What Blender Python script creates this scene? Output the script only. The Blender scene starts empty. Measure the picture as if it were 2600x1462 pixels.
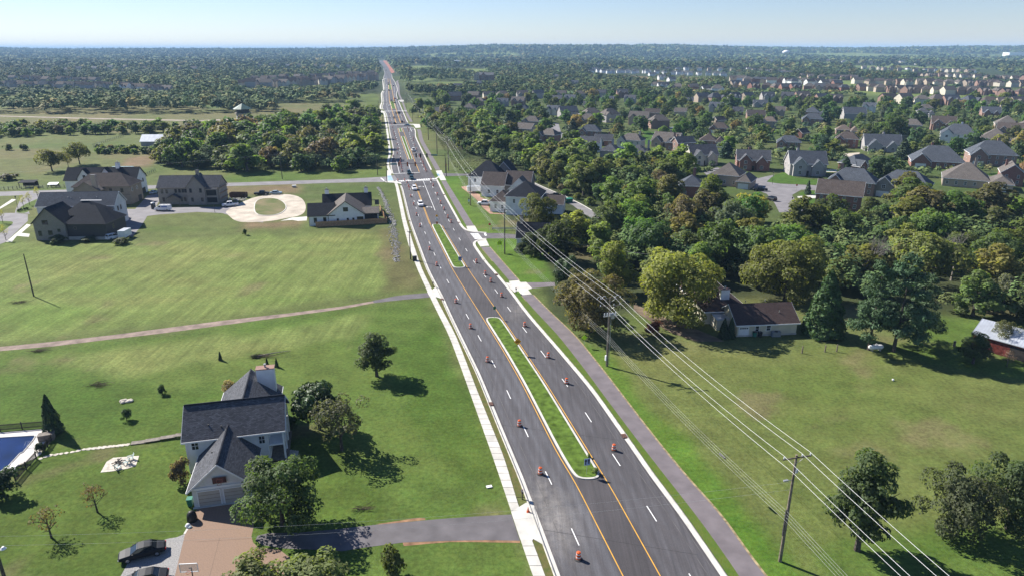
import bpy, bmesh, math, random
import numpy as np
from mathutils import Vector, Matrix

# ------------------------------------------------------------------ camera, world, sun, exposure
scene = bpy.context.scene
IW, IH = 2600.0, 1462.0            # size of the photograph that pixel positions refer to
CAM_H = 55.0
HFOV = math.radians(73.7)
FPX = IW / 2 / math.tan(HFOV / 2)
PITCH = math.atan((IH / 2 - 125.0) / FPX)
cd = bpy.data.cameras.new('camera'); cam = bpy.data.objects.new('camera', cd)
scene.collection.objects.link(cam); scene.camera = cam
cd.sensor_width = 36.0; cd.lens = 18.0 / math.tan(HFOV / 2)
cd.clip_start = 0.5; cd.clip_end = 60000
cam.location = (0, 0, CAM_H); cam.rotation_euler = (math.pi / 2 - PITCH, 0, 0)

SUN_EL = math.radians(38.0)
SUN_AZ = math.radians(-55.5)       # from +Y towards -X : ahead and to the left
sun_dir = Vector((math.sin(SUN_AZ) * math.cos(SUN_EL), math.cos(SUN_AZ) * math.cos(SUN_EL), math.sin(SUN_EL)))
world = bpy.data.worlds.new('World'); scene.world = world; world.use_nodes = True
wn = world.node_tree; bg = wn.nodes['Background']
sky = wn.nodes.new('ShaderNodeTexSky'); sky.sky_type = 'NISHITA'; sky.sun_disc = False
sky.sun_elevation = SUN_EL; sky.sun_rotation = SUN_AZ
sky.air_density = 1.0; sky.dust_density = 0.0; sky.ozone_density = 3.0; sky.altitude = 0
wb = wn.nodes.new('ShaderNodeMix'); wb.data_type = 'RGBA'; wb.blend_type = 'MULTIPLY'; wb.inputs[0].default_value = 1.0
wb.inputs[7].default_value = (0.95, 0.985, 1.22, 1)      # white balance of the whole sky
wn.links.new(sky.outputs[0], wb.inputs[6]); wn.links.new(wb.outputs[2], bg.inputs[0]); bg.inputs[1].default_value = 0.053
sl = bpy.data.lights.new('sun', 'SUN'); sl.energy = 5.0; sl.angle = math.radians(0.5); sl.color = (1.0, 0.95, 0.87)
so = bpy.data.objects.new('sun', sl); scene.collection.objects.link(so)
so.rotation_euler = sun_dir.to_track_quat('Z', 'Y').to_euler(); so.location = (0, 0, 200)
vs = scene.view_settings
vs.view_transform = 'Standard'; vs.look = 'None'; vs.exposure = 1.03; vs.gamma = 1.0
try: vs.use_curve_mapping = False
except Exception: pass
scene.cycles.use_denoising = True
scene.cycles.max_bounces = 6; scene.cycles.diffuse_bounces = 3; scene.cycles.transmission_bounces = 4
scene.cycles.volume_bounces = 0; scene.cycles.transparent_max_bounces = 8

# ------------------------------------------------------------------ helpers
C = scene.collection
rng = np.random.default_rng(7)
random.seed(7)
PI = math.pi
def P(x, y, z=0.0):
    """pixel of the photograph -> point on the level plane at height z"""
    dx = (x - IW / 2) / FPX; dy = -(y - IH / 2) / FPX
    d = (dx, math.cos(PITCH) + dy * math.sin(PITCH), -math.sin(PITCH) + dy * math.cos(PITCH))
    t = (z - CAM_H) / d[2]
    return Vector((d[0] * t, d[1] * t, z))
def proj(x, y, z=0.0):
    zc = y * math.cos(PITCH) - (z - CAM_H) * math.sin(PITCH); yc = y * math.sin(PITCH) + (z - CAM_H) * math.cos(PITCH)
    return IW / 2 + FPX * x / zc, IH / 2 - FPX * yc / zc

def mesh_np(name, v, faces, mats=None, midx=None, smooth=False):
    """mesh from an (n,3) vertex array and an (m,k) face array or a list of faces"""
    me = bpy.data.meshes.new(name)
    if isinstance(faces, np.ndarray):
        n, k = faces.shape
        me.vertices.add(len(v)); me.vertices.foreach_set('co', np.asarray(v, np.float32).ravel())
        me.loops.add(n * k); me.loops.foreach_set('vertex_index', faces.astype(np.int32).ravel())
        me.polygons.add(n); me.polygons.foreach_set('loop_start', np.arange(0, n * k, k, dtype=np.int32))
        if midx is not None: me.polygons.foreach_set('material_index', np.asarray(midx, np.int32))
        me.update(calc_edges=True)
    else:
        me.from_pydata([tuple(p) for p in v], [], [tuple(f) for f in faces])
        if midx is not None: me.polygons.foreach_set('material_index', np.asarray(midx, np.int32))
        me.update()
    for m in (mats or []): me.materials.append(m)
    if smooth: me.polygons.foreach_set('use_smooth', np.ones(len(me.polygons), bool))
    return me
def link(name, data, parent=None, loc=None, rz=None):
    o = bpy.data.objects.new(name, data); C.objects.link(o)
    if parent is not None: o.parent = parent
    if loc is not None: o.location = loc
    if rz is not None: o.rotation_euler = (0, 0, rz)
    return o
def tag(o, label=None, cat=None, group=None, kind=None):
    if label: o['label'] = label
    if cat: o['category'] = cat
    if group: o['group'] = group
    if kind: o['kind'] = kind
    return o
def thing(name, label, cat, loc=(0, 0, 0), rz=0.0, group=None):
    o = link(name, None, None, loc, rz); o.empty_display_size = 0.5
    return tag(o, label, cat, group)
def copy_tree(o, parent=None):
    c = o.copy(); C.objects.link(c); c.parent = parent
    for ch in o.children: copy_tree(ch, c)
    return c

class MB:
    """collects shapes, builds one mesh"""
    def __init__(s): s.v = []; s.f = []; s.m = []; s.cur = 0
    def add(s, vs, fs):
        b = len(s.v); s.v += [tuple(p) for p in vs]
        for f in fs: s.f.append(tuple(b + i for i in f)); s.m.append(s.cur)
        return s
    def box(s, x0, x1, y0, y1, z0, z1):
        return s.add([(x0,y0,z0),(x1,y0,z0),(x1,y1,z0),(x0,y1,z0),(x0,y0,z1),(x1,y0,z1),(x1,y1,z1),(x0,y1,z1)],
                     [(0,3,2,1),(4,5,6,7),(0,1,5,4),(1,2,6,5),(2,3,7,6),(3,0,4,7)])
    def cbox(s, c, d):
        return s.box(c[0]-d[0]/2, c[0]+d[0]/2, c[1]-d[1]/2, c[1]+d[1]/2, c[2]-d[2]/2, c[2]+d[2]/2)
    def prism(s, pts, z0, z1):
        n = len(pts)
        return s.add([(p[0],p[1],z0) for p in pts] + [(p[0],p[1],z1) for p in pts],
                     [tuple(range(n-1,-1,-1)), tuple(range(n,2*n))] + [(i,(i+1)%n,n+(i+1)%n,n+i) for i in range(n)])
    def slab(s, pts, t):
        """polygon in space thickened straight down by t"""
        n = len(pts)
        return s.add([tuple(p) for p in pts] + [(p[0],p[1],p[2]-t) for p in pts],
                     [tuple(range(n)), tuple(range(2*n-1,n-1,-1))] + [(i,n+i,n+(i+1)%n,(i+1)%n) for i in range(n)])
    def tube(s, pts, rad, seg=6, cap=True):
        pts = [Vector(p) for p in pts]; n = len(pts)
        rad = [rad]*n if not hasattr(rad,'__len__') else rad
        vs = []; fs = []
        up = Vector((0.3,0.2,0.93))
        for i,p in enumerate(pts):
            d = (pts[min(i+1,n-1)] - pts[max(i-1,0)])
            if d.length < 1e-9: d = Vector((0,0,1))
            d.normalize(); a = d.cross(up)
            if a.length < 0.05: a = d.cross(Vector((1,0,0)))
            a.normalize(); b = d.cross(a)
            for k in range(seg):
                t = 2*PI*k/seg; vs.append(p + (a*math.cos(t) + b*math.sin(t))*rad[i])
        for i in range(n-1):
            for k in range(seg):
                fs.append((i*seg+k, i*seg+(k+1)%seg, (i+1)*seg+(k+1)%seg, (i+1)*seg+k))
        if cap: fs += [tuple(range(seg-1,-1,-1)), tuple(range((n-1)*seg, n*seg))]
        return s.add(vs, fs)
    def lathe(s, prof, seg=12, c=(0,0,0)):
        vs = []; fs = []; n = len(prof)
        for r,z in prof:
            for k in range(seg):
                t = 2*PI*k/seg; vs.append((c[0]+r*math.cos(t), c[1]+r*math.sin(t), c[2]+z))
        for i in range(n-1):
            for k in range(seg):
                fs.append((i*seg+k, i*seg+(k+1)%seg, (i+1)*seg+(k+1)%seg, (i+1)*seg+k))
        fs += [tuple(range(seg-1,-1,-1)), tuple(range((n-1)*seg, n*seg))]
        return s.add(vs, fs)
    def mesh(s, name, mats, smooth=False):
        if not isinstance(mats, (list,tuple)): mats = [mats]
        return mesh_np(name, s.v, s.f, mats, s.m, smooth)
    def build(s, name, mats, parent=None, smooth=False, loc=None, rz=None):
        return link(name, s.mesh(name, mats, smooth), parent, loc, rz)

# value noise for zones and scatter
_lat = np.random.default_rng(11).random((256, 256))
def vnoise(x, y, s):
    x = np.asarray(x, float) / s + 91.3; y = np.asarray(y, float) / s + 37.7
    xi = np.floor(x).astype(int); yi = np.floor(y).astype(int); fx = x - xi; fy = y - yi
    fx = fx*fx*(3-2*fx); fy = fy*fy*(3-2*fy)
    g = lambda a, b: _lat[a % 256, b % 256]
    return (g(xi,yi)*(1-fx)+g(xi+1,yi)*fx)*(1-fy) + (g(xi,yi+1)*(1-fx)+g(xi+1,yi+1)*fx)*fy
def fbm(x, y, s, o=4):
    t = 0; a = 1.0; n = 0
    for i in range(o): t = t + a*vnoise(x + 17*i, y - 29*i, s/2**i); n += a; a *= 0.5
    return t/n
def inpoly(px, py, poly):
    px = np.asarray(px, float); py = np.asarray(py, float); r = np.zeros(px.shape, bool); n = len(poly)
    for i in range(n):
        x0,y0 = poly[i]; x1,y1 = poly[(i+1)%n]
        if y0 == y1: continue
        c = ((y0 > py) != (y1 > py)) & (px < (x1-x0)*(py-y0)/(y1-y0) + x0); r ^= c
    return r
def smooth(a, b, x):
    t = np.clip((np.asarray(x,float)-a)/(b-a), 0, 1); return t*t*(3-2*t)

# ------------------------------------------------------------------ materials
def M(name, col, rough=0.8, var=0.12, scale=2.0, bump=0.0, metal=0.0, bscale=None, spec=0.3, col2=None, detail=4.0):
    m = bpy.data.materials.new(name); m.use_nodes = True; nt = m.node_tree; n = nt.nodes; l = nt.links
    b = n['Principled BSDF']; b.inputs['Roughness'].default_value = rough; b.inputs['Metallic'].default_value = metal
    b.inputs['Specular IOR Level'].default_value = spec
    tc = n.new('ShaderNodeTexCoord'); nz = n.new('ShaderNodeTexNoise'); nz.inputs['Scale'].default_value = scale
    nz.inputs['Detail'].default_value = detail; l.new(tc.outputs['Object'], nz.inputs['Vector'])
    r = n.new('ShaderNodeValToRGB'); c = col; d = col2 if col2 else tuple(x*(1-2*var) for x in c)
    hi = col if col2 else tuple(min(1, x*(1+var)) for x in c)
    r.color_ramp.elements[0].color = (*d, 1); r.color_ramp.elements[1].color = (*hi, 1)
    r.color_ramp.elements[0].position = 0.3; r.color_ramp.elements[1].position = 0.7
    l.new(nz.outputs['Fac'], r.inputs[0]); l.new(r.outputs[0], b.inputs['Base Color'])
    if bump:
        nb = n.new('ShaderNodeTexNoise'); nb.inputs['Scale'].default_value = bscale or scale*4; nb.inputs['Detail'].default_value = 5
        l.new(tc.outputs['Object'], nb.inputs['Vector'])
        bp = n.new('ShaderNodeBump'); bp.inputs['Strength'].default_value = bump; bp.inputs['Distance'].default_value = 0.1
        l.new(nb.outputs['Fac'], bp.inputs['Height']); l.new(bp.outputs[0], b.inputs['Normal'])
    return m
def glass_mat(name, col=(0.02,0.025,0.03), rough=0.08):
    m = M(name, col, rough, 0.2, 0.8, spec=0.6); return m
def brick_mat(name, c1, c2, mortar, sx=1.0, rough=0.85):
    m = bpy.data.materials.new(name); m.use_nodes = True; nt = m.node_tree; n = nt.nodes; l = nt.links
    b = n['Principled BSDF']; b.inputs['Roughness'].default_value = rough
    tc = n.new('ShaderNodeTexCoord'); sep = n.new('ShaderNodeSeparateXYZ'); l.new(tc.outputs['Object'], sep.inputs[0])
    ad = n.new('ShaderNodeMath'); l.new(sep.outputs[0], ad.inputs[0]); l.new(sep.outputs[1], ad.inputs[1])
    cb = n.new('ShaderNodeCombineXYZ'); l.new(ad.outputs[0], cb.inputs[0]); l.new(sep.outputs[2], cb.inputs[1])
    br = n.new('ShaderNodeTexBrick'); br.inputs['Scale'].default_value = sx*2.4; br.inputs['Color1'].default_value = (*c1,1); br.inputs['Color2'].default_value = (*c2,1)
    br.inputs['Mortar'].default_value = (*mortar,1); br.inputs['Mortar Size'].default_value = 0.018
    l.new(cb.outputs[0], br.inputs['Vector'])
    nz = n.new('ShaderNodeTexNoise'); nz.inputs['Scale'].default_value = 1.1; nz.inputs['Detail'].default_value = 5; l.new(tc.outputs['Object'], nz.inputs[0])
    mx = n.new('ShaderNodeMix'); mx.data_type = 'RGBA'; mx.blend_type = 'MULTIPLY'; mx.inputs[0].default_value = 0.55
    l.new(br.outputs[0], mx.inputs[6]); l.new(nz.outputs['Color'], mx.inputs[7]); 
    hs = n.new('ShaderNodeMixRGB'); hs.blend_type = 'MIX'; hs.inputs[0].default_value = 0.75; l.new(mx.outputs[2], hs.inputs[1]); l.new(br.outputs[0], hs.inputs[2])
    l.new(hs.outputs[0], b.inputs['Base Color']); return m
def siding_mat(name, col, period=0.18, vertical=False, rough=0.6):
    m = M(name, col, rough, 0.06, 0.7); nt = m.node_tree; n = nt.nodes; l = nt.links
    tc = n.new('ShaderNodeTexCoord'); w = n.new('ShaderNodeTexWave'); w.wave_profile = 'SAW'; w.bands_direction = 'DIAGONAL' if vertical else 'Z'
    w.inputs['Scale'].default_value = 0.314/period; l.new(tc.outputs['Object'], w.inputs[0])
    bp = n.new('ShaderNodeBump'); bp.inputs['Strength'].default_value = 0.35; bp.inputs['Distance'].default_value = 0.03
    l.new(w.outputs['Fac'], bp.inputs['Height']); l.new(bp.outputs[0], n['Principled BSDF'].inputs['Normal']); return m
def shingle_mat(name, col, spread=0.35, sc=1.0):
    """asphalt shingles: courses of slightly different tabs; runs along the slope by height"""
    m = bpy.data.materials.new(name); m.use_nodes = True; nt = m.node_tree; n = nt.nodes; l = nt.links
    b = n['Principled BSDF']; b.inputs['Roughness'].default_value = 0.9; b.inputs['Specular IOR Level'].default_value = 0.12
    tc = n.new('ShaderNodeTexCoord'); sep = n.new('ShaderNodeSeparateXYZ'); l.new(tc.outputs['Object'], sep.inputs[0])
    geo = n.new('ShaderNodeNewGeometry'); sn = n.new('ShaderNodeSeparateXYZ'); vt = n.new('ShaderNodeVectorTransform')
    vt.vector_type = 'NORMAL'; vt.convert_from = 'WORLD'; vt.convert_to = 'OBJECT'
    l.new(geo.outputs['True Normal'], vt.inputs[0]); l.new(vt.outputs[0], sn.inputs[0])
    ax = n.new('ShaderNodeMath'); ax.operation = 'ABSOLUTE'; l.new(sn.outputs[0], ax.inputs[0])
    ay = n.new('ShaderNodeMath'); ay.operation = 'ABSOLUTE'; l.new(sn.outputs[1], ay.inputs[0])
    gt = n.new('ShaderNodeMath'); gt.operation = 'GREATER_THAN'; l.new(ax.outputs[0], gt.inputs[0]); l.new(ay.outputs[0], gt.inputs[1])
    mxv = n.new('ShaderNodeMix'); mxv.data_type = 'FLOAT'; l.new(gt.outputs[0], mxv.inputs[0]); l.new(sep.outputs[0], mxv.inputs[2]); l.new(sep.outputs[1], mxv.inputs[3])
    zz = n.new('ShaderNodeMath'); zz.operation = 'MULTIPLY'; zz.inputs[1].default_value = 1.9; l.new(sep.outputs[2], zz.inputs[0])
    cb = n.new('ShaderNodeCombineXYZ'); l.new(mxv.outputs[0], cb.inputs[0]); l.new(zz.outputs[0], cb.inputs[1])
    br = n.new('ShaderNodeTexBrick'); br.inputs['Scale'].default_value = 1.25*sc; br.inputs['Mortar Size'].default_value = 0.02
    lo = tuple(x*(1-spread) for x in col); hi = tuple(x*(1+spread) for x in col)
    br.inputs['Color1'].default_value = (*lo,1); br.inputs['Color2'].default_value = (*hi,1); br.inputs['Mortar'].default_value = (*[x*0.45 for x in col],1)
    l.new(cb.outputs[0], br.inputs['Vector'])
    nz = n.new('ShaderNodeTexNoise'); nz.inputs['Scale'].default_value = 0.5; nz.inputs['Detail'].default_value = 4; l.new(tc.outputs['Object'], nz.inputs[0])
    mr = n.new('ShaderNodeMapRange'); mr.inputs[3].default_value = 0.72; mr.inputs[4].default_value = 1.28; l.new(nz.outputs['Fac'], mr.inputs[0])
    mx = n.new('ShaderNodeMix'); mx.data_type = 'RGBA'; mx.blend_type = 'MULTIPLY'; mx.inputs[0].default_value = 1.0
    l.new(br.outputs[0], mx.inputs[6]); l.new(mr.outputs[0], mx.inputs[7]); l.new(mx.outputs[2], b.inputs['Base Color'])
    bp = n.new('ShaderNodeBump'); bp.inputs['Strength'].default_value = 0.4; bp.inputs['Distance'].default_value = 0.03
    l.new(br.outputs['Fac'], bp.inputs['Height']); bp.invert = True; l.new(bp.outputs[0], b.inputs['Normal'])
    return m

MT = {}
MT['concrete'] = M('pale concrete', (0.54,0.52,0.47), 0.85, 0.10, 0.6, bump=0.15, bscale=9)
MT['concrete2'] = M('aged concrete', (0.43,0.41,0.365), 0.85, 0.14, 0.9, bump=0.15, bscale=9)
MT['tan_conc'] = M('dusty concrete', (0.47,0.41,0.33), 0.9, 0.16, 0.25)
MT['aggregate'] = M('exposed aggregate', (0.245,0.165,0.118), 0.9, 0.10, 8.0, bump=0.3, bscale=25)
MT['gravel'] = M('gravel', (0.33,0.32,0.31), 0.95, 0.25, 9.0, bump=0.8, bscale=14)
MT['path'] = M('path asphalt', (0.155,0.135,0.142), 0.9, 0.10, 0.5, bump=0.1, bscale=25)
MT['drive'] = M('drive asphalt', (0.125,0.115,0.12), 0.9, 0.14, 0.4, bump=0.1, bscale=25)
MT['street'] = M('street asphalt', (0.20,0.19,0.195), 0.9, 0.12, 0.25, bump=0.1, bscale=20)
MT['dirt'] = M('track gravel', (0.25,0.19,0.155), 0.95, 0.22, 0.5, bump=0.4, bscale=8)
MT['clay'] = M('red clay soil', (0.33,0.12,0.07), 0.95, 0.3, 0.08)
MT['soil'] = M('orange brown soil', (0.27,0.155,0.085), 0.95, 0.25, 0.8, bump=0.3, bscale=8)
MT['white_paint'] = M('white road paint', (0.78,0.78,0.76), 0.7, 0.08, 1.5)
MT['yellow_paint'] = M('yellow road paint', (0.62,0.33,0.045), 0.7, 0.10, 0.8)
MT['blue_paint'] = M('pale blue tactile paint', (0.30,0.45,0.55), 0.8, 0.2, 1.0)
MT['black_metal'] = M('black metal', (0.022,0.022,0.024), 0.5, 0.2, 3)
MT['galv'] = M('galvanised steel', (0.42,0.43,0.44), 0.45, 0.15, 3, metal=0.6)
MT['white'] = M('white plastic', (0.78,0.78,0.77), 0.5, 0.06, 2)
MT['wire'] = M('bright aluminium wire', (0.80,0.80,0.78), 0.45, 0.05, 0.2)
MT['wire_dark'] = M('weathered wire', (0.42,0.43,0.40), 0.6, 0.1, 0.2)
MT['glass'] = glass_mat('window glass')
MT['tyre'] = M('tyre rubber', (0.02,0.02,0.02), 0.85, 0.2, 4)
MT['chrome'] = M('bright metal', (0.55,0.55,0.56), 0.25, 0.05, 3, metal=0.9)
# ------------------------------------------------------------------ pixel frames used while measuring the photograph
def Z(x0, y0, s): return lambda x, y: (x0 + x / s, y0 + y / s)
zA = Z(0, 80, 2.957); zB = Z(870, 80, 2.957); zC = Z(1730, 80, 2.957)
z4 = Z(0, 400, 3.958); z5 = Z(550, 400, 3.958); z6 = Z(1100, 400, 3.958)
zG = Z(1700, 400, 2.862); zL = Z(0, 750, 2.957); zM = Z(0, 972, 2.957); zN = Z(400, 920, 3.622)
zR5 = Z(870, 750, 2.957); zR6 = Z(870, 972, 2.957); zE = Z(1730, 650, 2.957); zF = Z(1730, 972, 2.957)
c1 = Z(940, 140, 9.66); c2 = Z(940, 280, 8.05); c3 = Z(960, 420, 7.247); c4 = Z(1020, 560, 6.44)
def poly_px(zf, pts): return [zf(*p) for p in pts]
def W2(pts, z=0.0): return [P(x, y, z) for x, y in pts]

# ------------------------------------------------------------------ road curves: x as a function of y (metres), from pixel rows
def curve(rows, sm=4.0):
    pts = sorted([tuple(P(x, y)[:2]) for y, x in rows], key=lambda p: p[1])
    ys = np.array([p[1] for p in pts]); xs = np.array([p[0] for p in pts])
    y0, y1 = ys[0], ys[-1]
    sl0 = (xs[1]-xs[0])/(ys[1]-ys[0])
    def f(y):
        y = np.asarray(y, float)
        r = 0
        for k, w in ((-1.5,1),(-1,2),(-0.5,3),(0,4),(0.5,3),(1,2),(1.5,1)):
            d = k*sm*np.clip(y/120.0, 0.6, 6)
            yy = y+d
            r = r + w*np.where(yy < y0, xs[0]+sl0*(yy-y0), np.interp(yy, ys, xs))
        return r/16.0
    return f
def rows2(lst, k): return [(r[0], r[k]) for r in lst]
LKr = [(1462,1423),(1249,1343),(1223.5,1334),(1093.7,1279),(972,1229),(953,1221.5),(851.5,1171.6),(777,1135.7),(750,1125),(731,1113.5),(684,1089),(622,1066),
       (560,1043),(516.6,1032.4),(469.7,1020.7),(441.5,997),(414,993.4),(408,993),(391.8,1002),(367,997.8),(339.6,991.6),(317,988),(285,981),
       (279.8,972),(268,971),(264,975.7),(239,972),(233,975),(230,978),(207,977),(198,974),(186.6,977.5),(171,973),(153.5,961)]
RKr = [(1462,1829.8),(1310,1727),(1208.7,1651),(1104,1579),(986.7,1497),(885,1411),(800.7,1338),(777,1320),(754,1304),(718,1276),(698,1259),(661,1225.7),
       (565,1164),(530,1145),(496,1126),(456,1107),(432.8,1093.4),(391.8,1074),(367,1062),(344.6,1051.8),(334.7,1055),(326,1051.8),(313.5,1034),(286,1023),
       (277.7,1019),(260,1012),(254,1009),(239,1005),(229,1009),(210,1003),(198,995),(187.6,994),(171,985),(153.5,971)]
LYr = [(1462,1582),(1219,1458),(1156,1418),(972,1325),(885,1275),(777,1207),(750,1189.6),(684,1149),(570,1091.8),(465.5,1053.8),(438,1046),(406.7,1037.5),(347.7,1017),(327,1010.8),(287,997),(259,989),(200,985),(153.5,966)]
RYr = [(1462,1676.6),(1232,1548),(1139,1490),(972,1386.5),(817.6,1282),(777,1253.5),(750,1234.5),(681,1187),(574,1122.5),(438,1065.5),(405.5,1051.8),(326,1022),(287,1008),(259,1001),(200,990),(153.5,968)]
SWr = [(1462,1353.6,1384),(1374,1323,1352),(1296.7,1297.8,1320),(1161,1252,1280),(972,1184.5,1203.5),(953,1178,1197),(851.5,1140.5,1157.5),(777,1103,1117.5),(750,1090,1104),
       (684,1059.6,1071),(622,1037,1050),(560,1021,1031),(516.6,1013,1022),(465.5,1002.8,1009.7),(426.6,982,988),(414,981,987),(391.8,988,993.5),(342,982,987),(285,973.5,977.5),
       (277,963,967),(268,964,968),(262,969,971.8),(238,966.5,969.5),(232,970.5,973.5),(229,973,975.6),(202,970.5,972.6)]
PTr = [(1462,1877,1943),(1418,1848,1908),(1310,1770,1833),(1208.7,1690,1741),(1107,1611,1658),(972,1510,1555),(953,1497,1541),(851.5,1418,1460),(780,1350,1383),(750,1325,1355),
       (712,1292.5,1316.6),(626.8,1220,1242),(574,1184,1204),(508,1145.6,1163),(460,1120,1132.5),(430,1105,1117.6),(391.8,1084,1095),(354.5,1063,1073),(336,1061,1071),(327,1058,1067),
       (308.6,1039,1047),(286,1028,1034),(264,1022,1026),(239,1010,1015),(217.6,1008,1014),(206,1005,1010)]
fL, fR, fLY, fRY = curve(LKr), curve(RKr), curve(LYr), curve(RYr)
fS0, fS1 = curve(rows2(SWr,1)), curve(rows2(SWr,2)); fP0, fP1 = curve(rows2(PTr,1)), curve(rows2(PTr,2))
ymin = 20.0
Y_END = P(965, 153.5).y
def ysteps(y0, y1, near=2.0):
    out = [y0]
    while out[-1] < y1: out.append(out[-1] + max(near, out[-1]*0.012))
    out[-1] = y1; return np.array(out)

# ------------------------------------------------------------------ ground: one sheet to the horizon
def terrain(x, y):
    x = np.asarray(x, float); y = np.asarray(y, float)
    px = np.where(y > 50, x/np.maximum(y, 1), 0)
    t = smooth(3600, 6000, y)
    ridge = 54*np.exp(-((px-0.10)/0.22)**2) + 16*np.exp(-((px+0.735)/0.05)**2) + 30*np.exp(-((px-0.72)/0.22)**2) + 34
    h = t*(ridge + 18*(fbm(x, y*0.35, 800, 4)-0.5) + 12*(vnoise(x, y*.3, 1900)-.5))
    return np.maximum(h, 0)
def clearing(x, y): return fbm(np.asarray(x)*.7, np.asarray(y)*.33, 240, 3)
GRASS = {'lush': (.058,.100,.018), 'lawn': (.072,.114,.024), 'mown': (.122,.156,.045), 'field': (.102,.122,.036), 'verge': (.074,.136,.020), 'strip': (.100,.098,.040),
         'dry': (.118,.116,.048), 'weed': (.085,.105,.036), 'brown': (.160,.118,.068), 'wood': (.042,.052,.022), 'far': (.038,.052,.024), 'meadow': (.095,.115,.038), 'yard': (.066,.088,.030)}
ZONES = [
 ('far',   [(-900,120),(3500,120),(3500,262),(-900,262)]),
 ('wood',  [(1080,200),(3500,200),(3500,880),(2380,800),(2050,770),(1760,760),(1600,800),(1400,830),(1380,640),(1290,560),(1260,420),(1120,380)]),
 ('yard',  [(1040,225),(3500,225),(3500,520),(2290,525),(2150,560),(2000,590),(1880,570),(1740,505),(1740,430),(1480,400),(1330,375),(1200,315),(1090,290)]),
 ('dry',   [(-900,262),(975,262),(975,320),(600,345),(-900,345)]),
 ('meadow',[(-900,335),(980,335),(990,470),(-900,520)]),
 ('dry',   [(-900,390),(130,380),(240,395),(110,440),(-900,470)]),
 ('dry',   [(250,385),(400,380),(420,400),(250,402)]),
 ('brown', [(330,398),(400,396),(390,425),(300,424)]),
 ('lawn',  [(570,440),(990,430),(990,462),(560,466)]),
 ('brown', [(555,474),(760,472),(760,492),(560,500)]),
 ('weed',  [(760,462),(1000,462),(1080,745),(960,745),(960,590),(780,580)]),
 ('meadow',[(340,545),(590,540),(780,585),(620,600),(330,620)]),
 ('brown', [(630,565),(770,560),(760,582),(600,590)]),
 ('mown',  [(-900,612),(330,616),(640,600),(968,590),(975,745),(560,800),(0,862),(-900,960)]),
 ('strip', [(968,580),(1000,575),(1085,740),(980,748)]),
 ('lawn',  [(-900,960),(0,895),(560,822),(1085,760),(1200,1000),(1310,1300),(1340,1462),(1500,2600),(-3000,2600)]),
 ('lush',  [(-900,1010),(0,960),(420,985),(700,1010),(900,1130),(960,1290),(900,1462),(900,2600),(-3000,2600)]),
 ('lush',  [(980,890),(1110,800),(1190,1000),(1250,1170),(1180,1250),(1040,1050)]),
 ('mown',  [(150,895),(640,840),(960,800),(900,860),(500,930),(330,960),(150,930)]),
 ('field', [(1360,760),(1500,900),(1700,890),(2100,880),(2480,930),(3600,960),(4200,2600),(2000,2600),(1900,1462)]),
 ('lawn',  [(1900,890),(2150,880),(2500,945),(2600,960),(3600,1000),(3600,880),(2600,830),(2370,800),(2330,870)]),
 ('lawn',  [(2060,1380),(2350,1330),(3600,1300),(4200,2600),(2300,2600)]),
 ('verge', [(1104,440),(1160,445),(1240,560),(1300,600),(1390,650),(1400,720),(1340,740),(1470,870),(1530,895),(1590,950),(1668,1041),(1735,1104),(1815,1202),(1900,1307),(1970,1371),(2060,1500),(2900,2600),(2000,2600),(1842,1462),(1500,990),(1300,740),(1170,570)]),
 ('weed',  [(1180,445),(1270,430),(1170,395),(1090,340),(1110,400)]),
 ('lawn',  [(1160,470),(1200,470),(1260,540),(1300,590),(1250,590)]),
 ('yard',  [(1000,195),(1210,190),(1420,205),(1330,225),(1100,225),(1040,240)]),
 ('meadow',[(700,240),(965,238),(968,300),(880,268),(780,262)]),
 ('yard',  [(1560,205),(1830,190),(1850,225),(1700,245),(1580,232)]),
 ('meadow',[(-900,235),(55,240),(20,280),(-900,300)]),
]
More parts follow.
